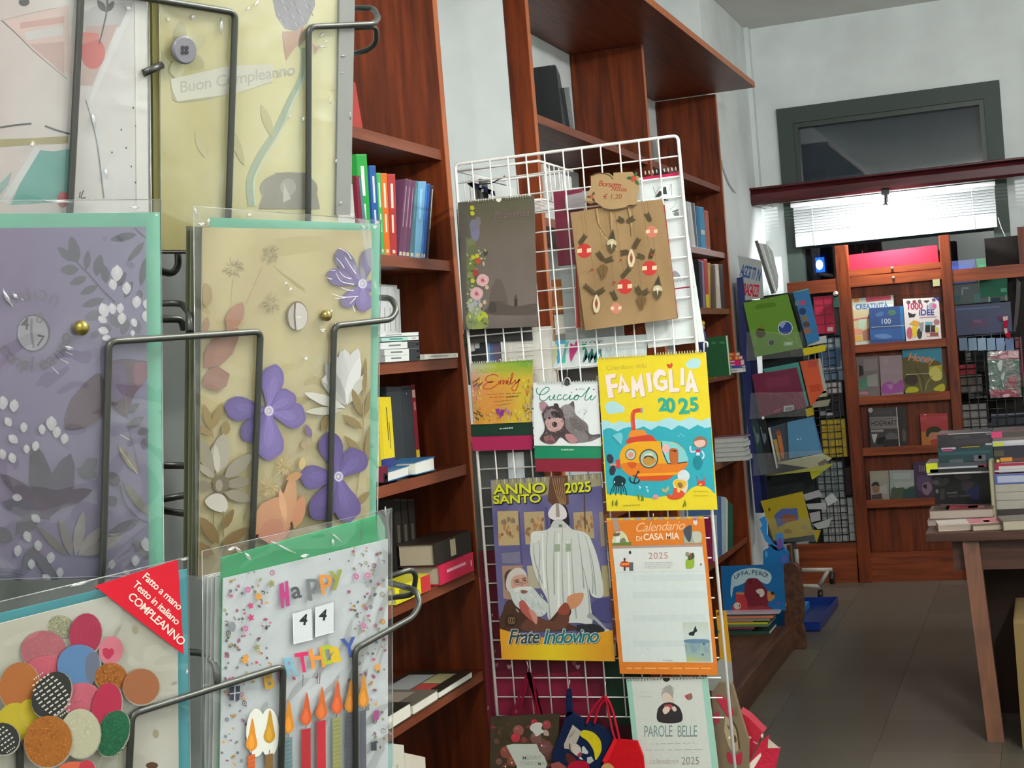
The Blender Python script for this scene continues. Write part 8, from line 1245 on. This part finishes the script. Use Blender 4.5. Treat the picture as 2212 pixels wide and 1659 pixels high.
# right bay of the stand
gbox('navy gift box with a rosy label in the bay beyond the display post', (510, 800, 1540, 1370), YD+.065, .07, '#1c2850', 'E1', None, lambda a: a.rect(780, 1070, 1110, 1230, '#5d4a66', -14).rect(860, 1090, 1000, 1140, '#7a5a70', -6).line([(530, 905), (640, 895), (800, 885), (960, 875), (1150, 860), (1330, 845)], 26, '#5a6c94'))
for i in range(6): gbox(('palest grey-blue packet nearest the display post', 'second pale blue packet from the display post', 'third pale blue packet from the display post', 'fourth pale blue packet from the display post', 'fifth pale blue packet from the display post', 'darker blue packet under the christmas stocking')[i], (2072+20*i, 730, 2090+20*i, 757), YD+.035, .02, ('#5c7088', '#708aa0', '#7c90a6', '#6c86a0', '#6f82a4', '#4f628c')[i], cat='packet', name='packet', group='pale blue packets under the navy box')
gbox('teal and green craft packs beneath the upper cross rail', (470, 400, 1460, 780), YD+.075, .05, '#16302f', 'E1', None, lambda a: a.rect(960, 370, 1460, 690, '#1f5e46', -30).rect(1340, 520, 1450, 590, '#4f9474', -4).rect(500, 650, 610, 770, '#38545e', -4).rect(850, 620, 980, 770, '#4a7070', -5).rect(640, 500, 770, 540, '#7a8c98', -4).rect(640, 540, 665, 640, '#8496a0', 0).rect(1120, 670, 1150, 770, '#86a49c', 0).rect(1430, 640, 1446, 750, '#86a49c', 0).rect(1170, 690, 1330, 780, '#24363f', -4))
sk_ = thing('stocking', 'small red and white christmas stocking hung beyond the display post', 'decoration', hit(YP(YD+.02), (2178, 725)))
B().prism([hit(YP(YD+.02), p, 'E1') for p in crom([(1380, 1030), (1470, 1020), (1470, 1150), (1450, 1230), (1500, 1310), (1520, 1390), (1480, 1425), (1430, 1370), (1390, 1260), (1390, 1120)], 4, True)], (0, .02, 0), '#9c1c34').build('sock', 'felt', sk_)
a = Art(YP(YD+.02), 'E1', .0006, .00003); a.poly([(1380, 1030), (1470, 1018), (1468, 1090), (1385, 1105)], '#b4a09c').poly([(1395, 1240), (1455, 1235), (1465, 1320), (1420, 1330)], '#a8a4a0').poly([(1280, 1020), (1340, 1010), (1370, 1100), (1320, 1090)], '#5c2440'); a.build(sk_)
gp = thing('gift_pack', 'shiny red and green christmas gift pack in clear wrap hanging by the table', 'pack', hit(YP(YD-.03), (2170, 858)))
Q = wrect(YP(YD-.03), (1130, 150, 1680, 975), 'E2'); B().prism(Q, (0, .05, 0), '#4a6a5c').build('pack_body', 'shine', gp)
a = Art(YP(YD-.03), 'E2', .0006, .00003)
a.poly([(1130, 160), (1670, 145), (1675, 300), (1130, 300)], '#8a2038').poly([(1140, 170), (1280, 165), (1280, 230), (1150, 240)], '#b4b4ac').poly([(1480, 160), (1660, 150), (1665, 270), (1480, 270)], '#c99aa0').blob([(1330, 240), (1440, 220), (1480, 270), (1340, 290)], '#c98090').poly([(1150, 330), (1300, 320), (1300, 470), (1150, 500)], '#2c5c40').poly([(1380, 340), (1560, 330), (1580, 490), (1400, 500)], '#6d6464').poly([(1560, 330), (1670, 330), (1672, 470), (1600, 470)], '#20603c').poly([(1240, 590), (1370, 830), (1180, 830)], '#3c6252').poly([(1450, 650), (1560, 560), (1640, 600), (1650, 800), (1430, 830)], '#8f3444').poly([(1150, 845), (1670, 840), (1672, 975), (1160, 978)], '#8f1c3c').ell(1540, 690, 70, 110, '#8a2c3c').line([(1180, 880), (1660, 870)], 30, '#a84058', False)
a.blob([(1280, 400), (1320, 330), (1365, 330), (1360, 480), (1320, 500)], '#c9d2cc').blob([(1365, 560), (1420, 530), (1400, 640), (1370, 680), (1345, 620)], '#c4d0cc').poly([(1370, 690), (1400, 760), (1385, 800)], '#c4ccc8').blob([(1370, 950), (1440, 920), (1500, 930), (1490, 970), (1400, 978)], '#d8a8b4').poly([(1545, 410), (1600, 370), (1580, 420)], '#c9d2cc')
a.build(gp, 'shine'); B().prism([p+V((0, -.006, 0)) for p in wrect(YP(YD-.03), (1120, 140, 1690, 985), 'E2')], (0, .001, 0), '#ffffff').build('clear_wrap', 'cello', gp)
B().tube([hit(YP(YD-.01), p, 'E2') for p in ((1400, 155), (1410, 60), (1420, -20))], .0015, '#9a9c98', 5).build('hook', 'steel', gp)
gbox('red topped carton on the grid beyond the display post', (595, 400, 890, 570), YD+.07, .05, '#8a1c2c', 'E2', (2, 1, '#7a1826', .04))
gbox('brown and grey picture packs under the red topped carton', (600, 580, 1010, 890), YD+.07, .05, '#3c342c', 'E2', None, lambda a: a.ell(700, 700, 70, 90, '#574c40').rect(810, 760, 960, 880, '#6a6660', -10).rect(640, 800, 780, 880, '#5c5a54', -8).ell(880, 690, 60, 70, '#4a4038'))
gbox('grey white tissue packs beyond the display post', (660, 1100, 1100, 1570), YD+.075, .05, '#5d5856', 'E2', (3, 4, '#86817f', .06))
gbox('dark navy album under the christmas gift pack', (1170, 1280, 1800, 1560), YD+.08, .04, '#171a28', 'E2', None, lambda a: a.line([(1175, 1300), (1330, 1292), (1500, 1285), (1760, 1265)], 22, '#7a8088', False).rect(1190, 1330, 1275, 1400, '#3c4258', -4))
gbox('crimson roll of gift wrap standing beyond the display post', (2196, 728, 2210, 836), YD+.06, .03, '#6d1630', cat='roll', name='gift_wrap')
sheet('strap', 'dull grey cloth strap hanging at the picture edge beyond the display post', 'strap', YP(YD+.01), [(1625, 330), (1700, 420), (1690, 700), (1640, 1150), (1600, 1310), (1565, 1290), (1590, 1000), (1620, 600)], .01, '#4c4846', 'E1', 'felt')
struct(B().box((-.30, YD+.13, 0), (.8, YD+.15, 2.0), '#24201e'), 'trim_7', 'dull')
ps = B().box((X_(2199, 520), YD+.002, QR[0].z+.001), (X_(2240, 520), YD+.05, hit(PD, (2205, 490)).z)); tag(ps.build('end_board', 'wood_z'), 'brown pine end board standing on the cross rail at the picture edge', 'board')
# ================================================================== BOOK TABLE
tbm = thing('book_table', 'brown wooden table with splayed leg covered in stacked books', 'table', (.1, 6.2, 0))
B().box((-.47, 5.64, .715), (.9, 6.75, .75)).build('table_top', 'wood_top', tbm, bevel=.003); B().box((-.38, 5.70, .60), (.8, 5.73, .714)).build('apron', 'wood_top', tbm); B().box((-.38, 5.73, .60), (-.35, 6.6, .714)).build('apron', 'wood_top', tbm)
def leg(x0, y0, x1, y1): w_ = .029; B().hexa([(x1-w_, y1-w_, 0), (x1+w_, y1-w_, 0), (x1+w_, y1+w_, 0), (x1-w_, y1+w_, 0), (x0-w_, y0-w_, .713), (x0+w_, y0-w_, .713), (x0+w_, y0+w_, .713), (x0-w_, y0+w_, .713)], '#8a5a3c').build('leg', 'wood_leg', tbm)
leg(-.312, 5.69, -.268, 5.57); leg(-.31, 6.56, -.28, 6.62); leg(.75, 5.68, .78, 5.62); leg(.75, 6.56, .78, 6.62)
bp = thing('backpack', 'black cloth bag hanging under the table top', 'bag', (-.16, 5.9, .55)); b = B(); b.prism([hit(YP(5.86), p, 'E4') for p in crom([(960, 330), (1000, 270), (1160, 262), (1400, 300), (1900, 300), (1900, 600), (1250, 595), (1060, 575), (975, 480)], 4, True)], (0, .14, 0), '#12150f'); b.build('bag_body', 'felt', bp); B().tube([hit(YP(5.85), p, 'E4') for p in ((960, 330), (940, 270), (925, 265))], .004, '#8a8884', 6).build('ring', 'steel', bp); B().tube([hit(YP(5.86), p, 'E4') for p in ((1160, 262), (1200, 232), (1240, 225))], .005, '#12150f', 6).build('strap', 'felt', bp)
cbx = thing('cardboard_box', 'tan cardboard carton on the floor under the table', 'box', (-.02, 5.7, 0)); q0 = hit(YP(5.55), (2190, 1330)); B().box((q0.x, 5.45, 0), (q0.x+.4, 5.90, q0.z), '#7c6840').build('carton_body', 'dull', cbx); B().box((q0.x+.005, 5.449, q0.z-.01), (q0.x+.395, 5.899, q0.z+.002), '#857048').build('carton_lid', 'dull', cbx)
sb = thing('storage_box', 'dark brown wooden storage box standing under the table behind the leg', 'box', (.05, 6.2, 0)); q1 = hit(YP(5.95), (2118, 1400)); B().box((q1.x, 5.95, 0), (q1.x+.62, 6.5, .56), '#2a1c13').build('box_body', 'dull', sb); B().box((q1.x-.008, 5.942, .56), (q1.x+.628, 6.508, .58), '#33241a').build('box_lid', 'dull', sb)
def tbook(label, x0, x1, y0, d, z0, h, c, pc='#b5a99c', rot=0, marks=(), spine_side=0, group='books on the table'):
    """flat book; its page edge faces -y"""
    cx_, t = (x0+x1)/2, None; t = thing('book', label, 'book', (cx_, y0, z0), group); t.rotation_euler = (0, 0, rot); e = .0022; o0 = V((cx_, y0, z0)); ORG[t] = V((0, 0, 0))
    a0, a1 = x0-cx_, x1-cx_
    B().box((a0, 0, 0), (a1, d, e), c).box((a0, 0, h-e), (a1, d, h), c).box(((a1-e) if spine_side else a0, 0, e), (a1 if spine_side else a0+e, d, h-e), c).build('cover', 'gloss', t)
    B().box((a0+(e*1.1 if not spine_side else .004), .002, e), (a1-(.004 if not spine_side else e*1.1), d-.003, h-e), pc).build('pages', 'paper', t)
    if marks:
        m = B().box((a0+.002, .004, h+.0002), (a1-.002, d-.004, h+.0004), c)
        for u0, v0, u1, v1, mc in marks: m.box((a0+(a1-a0)*u0, d*v0, h+.0005), (a0+(a1-a0)*u1, d*v1, h+.0008), mc)
        m.build('cover_print', 'gloss', t)
    return t
def TX(ex, y, py=1150): return hit(YP(y), (1980+ex/5.925, py)).x
def TZ(ey, y, ex=600): return hit(YP(y), (1980+ex/5.925, 900+ey/5.925)).z
zt0 = .7505
tbook('thick cream edged hardback lying at the corner of the table', TX(180, 5.86), TX(1005, 5.86), 5.86, .15, zt0+.022, .034, '#5d4640', '#a8998e', 0, [(.0, .1, .3, .9, '#4a3f3a'), (.25, .1, .75, .9, '#8f3440'), (.6, .2, .85, .7, '#9c6a62')])
tbook('pale pink edged book underneath the cream edged hardback', TX(150, 5.84), TX(720, 5.84), 5.84, .14, zt0, .0215, '#8f807c', '#a3928c', 0)
tbook('white and pink glossy paperback lying aslant at the table edge', TX(285, 5.69), TX(1080, 5.69), 5.69, .13, zt0, .024, '#d3b0a8', '#a09486', .14, [(.0, .0, .5, 1, '#d8cfc4'), (.5, .0, 1, 1, '#c97a84'), (.75, .1, .85, .5, '#e0a8ac')])
tbook('cream paged book with a dark cover aslant beside the glossy one', TX(720, 5.66), TX(1420, 5.66), 5.665, .13, zt0+.0, .021, '#6d5d50', '#a89a86', .16)
tbook('thick cream paged book at the picture edge of the table', TX(1110, 5.655), TX(1950, 5.655), 5.65, .15, zt0, .036, '#6d6256', '#a39a88', .17, [(.0, .3, .3, .8, '#6a6458')])
ub = thing('book', 'upright slim book seen by its cream pages at the middle of the table', 'book', (TX(1005, 5.95), 6.0, zt0)); xa, xb = TX(985, 5.95), TX(1042, 5.95); zz = TZ(570, 5.95, 1000)
B().box((xa, 5.95, zt0), (xa+.0025, 6.12, zz), '#7a7a3c').box((xb-.0025, 5.95, zt0), (xb, 6.12, zz), '#5d5a44').box((xa+.0025, 6.1175, zt0), (xb-.0025, 6.12, zz), '#5d5a44').build('cover', 'gloss', ub); B().box((xa+.0027, 5.952, zt0+.002), (xb-.0027, 6.117, zz-.002), '#a39c84').build('pages', 'paper', ub)
# acrylic riser with games on it
rs = thing('acrylic_riser', 'clear acrylic riser with a pale front edge standing on the table', 'riser', (TX(600, 6.1), 6.2, zt0)); za = TZ(712, 6.08); xa2, xb2 = TX(195, 6.08), TX(1900, 6.08)
B().box((xa2, 6.08, za-.004), (xb2, 6.34, za)).build('riser_plate', MT['sleeve'], rs); B().box((xa2, 6.076, za-.005), (xb2, 6.0795, za+.001), '#bcbcbc').build('front_edge', 'gloss', rs)
for x in (xa2+.01, xb2-.02): B().box((x, 6.30, zt0), (x+.005, 6.335, za-.0045), '#6a6c70').build('riser_leg', 'plastic', rs)
def stackbox(label, x0, x1, y0, y1, yw, c, marks, d=.2, group='games and books on the riser', mat='gloss', pc=None):
    xa, xb = TX(x0, yw), TX(x1, yw); z1, z0 = TZ(y0, yw, (x0+x1)/2), TZ(y1, yw, (x0+x1)/2); t = thing('book', label, 'book', ((xa+xb)/2, yw+d/2, z0), group)
    B().box((xa, yw, z0), (xb, yw+d, z0+.002), c).box((xa, yw, z1-.002), (xb, yw+d, z1), c).box((xa, yw, z0+.002), (xb, yw+.002, z1-.002), c).build('cover', mat, t); B().box((xa+.003, yw+.0025, z0+.0022), (xb-.003, yw+d-.003, z1-.0022), '#c4c0b4').build('pages', 'paper', t)
    m = B().box((xa, yw-.0004, z0), (xb, yw-.0001, z1), c)
    for u0, v0, u1, v1, mc in marks: m.box((xa+(xb-xa)*u0, yw-.0009, z1-(z1-z0)*v0), (xa+(xb-xa)*u1, yw-.0005, z1-(z1-z0)*v1), mc)
    m.build('spine_print', 'gloss', t); return t
stackbox('slate book with an acid yellow label lying on the acrylic riser', 185, 965, 578, 706, 6.10, '#3f4448', [(0, 0, .19, .95, '#c9d024'), (.2, .45, .95, .62, '#b4b4b8'), (.85, .4, 1, .62, '#8a2444'), (.06, .62, 1, .95, '#141214'), (.38, .0, .6, .1, '#3a4a52')])
stackbox('dark teal game box in the middle of the riser stack', 350, 1055, 380, 576, 6.10, '#16343a', [(.07, .0, .33, .14, '#b4a4b0'), (.09, .1, .27, .24, '#b8386c'), (.43, .0, .76, .06, '#9c8a1c'), (.2, .8, .45, .98, '#4a5458'), (.65, .6, .86, .98, '#5d5a60'), (.73, .62, .79, .85, '#7a3444'), (.02, .3, .95, .5, '#1c4a50')])
stackbox('black game box topmost of the riser stack with a white top edge', 355, 1050, 205, 378, 6.10, '#262228', [(.2, .0, 1, .06, '#aaaaa8'), (.0, .0, .2, .06, '#7a2434'), (.3, .16, .6, .4, '#38363a'), (.2, .5, .95, .8, '#302a30'), (.9, .12, 1, .22, '#6d6a6c'), (.88, .84, 1, .98, '#a4a4a4')])
stackbox('grey book with a hot pink tag at the picture edge, topmost of its stack', 1060, 1700, 165, 292, 6.12, '#4a3f3c', [(-.02, .05, .2, .72, '#c23a6c'), (.2, .0, 1, .15, '#6d4a48'), (.0, .7, 1, 1, '#6a625c')])
stackbox('white spined book with a yellow tag at the picture edge', 1055, 1700, 294, 362, 6.12, '#b4b2b6', [(.02, .3, .22, .95, '#b9c41c'), (.25, .1, 1, .5, '#c4c2c6')])
stackbox('dark violet book with an orange tag at the picture edge', 1066, 1700, 364, 574, 6.12, '#1f1c2c', [(.0, .25, .2, .6, '#4a4434'), (.12, .7, .36, .95, '#c9822c'), (.04, .8, .1, .98, '#c9c44c'), (.36, .75, 1, .95, '#5c3424')])
stackbox('raspberry pink book with white pages at the picture edge', 1070, 1700, 576, 706, 6.12, '#9c1c3c', [(.07, .35, 1, .98, '#bcbab8'), (.12, .0, 1, .08, '#a88c84')])
for i, (y0, y1, c, lab) in enumerate(((1065, 1175, '#8d8880', 'cream paged book lowest of the tall stack at the picture edge'), (958, 1062, '#8d8880', 'cream paged book second of the tall stack at the picture edge'), (855, 955, '#8d8880', 'cream paged book third of the tall stack at the picture edge'), (735, 850, '#4a5aa0', 'blue and white book in the tall stack under the riser'))):
    stackbox(lab, 1052, 1720, y0, y1, 6.02, c, [(.05, .1, 1, .85, '#a3a8bc')] if i == 3 else [(.0, .02, 1, .96, '#a09b90')], group='tall stack at the picture edge', d=.05 if i == 3 else .05)
dk = sheet('picture_book', 'dark glossy picture book standing under the riser', 'book', YP(6.27), [(195, 735), (960, 725), (1000, 1120), (240, 1120)], .008, '#19161a', 'E3', 'gloss', part='cover')
a = Art(YP(6.27), 'E3', .0005, .00003)
a.blob([(200, 820), (250, 770), (330, 790), (400, 780), (410, 840), (350, 880), (230, 880)], '#4a4a4e').ell(245, 840, 40, 30, '#77777a').blob([(480, 740), (600, 730), (700, 740), (690, 790), (600, 810), (510, 790)], '#5d4650').blob([(580, 830), (660, 820), (740, 860), (640, 950), (590, 930)], '#4a3340').poly([(620, 960), (800, 870), (800, 1060), (700, 1060)], '#242a66').poly([(380, 970), (520, 955), (520, 985), (390, 990)], '#5c5a58').poly([(400, 1010), (700, 1000), (700, 1020), (400, 1030)], '#47443f').ell(262, 955, 20, 28, '#8a8684').rect(300, 920, 360, 1060, '#3c3a3a').poly([(800, 760), (960, 750), (990, 1100), (820, 1080)], '#120f0e').rect(535, 860, 555, 1070, '#1c1216')
a.build(dk, 'gloss')
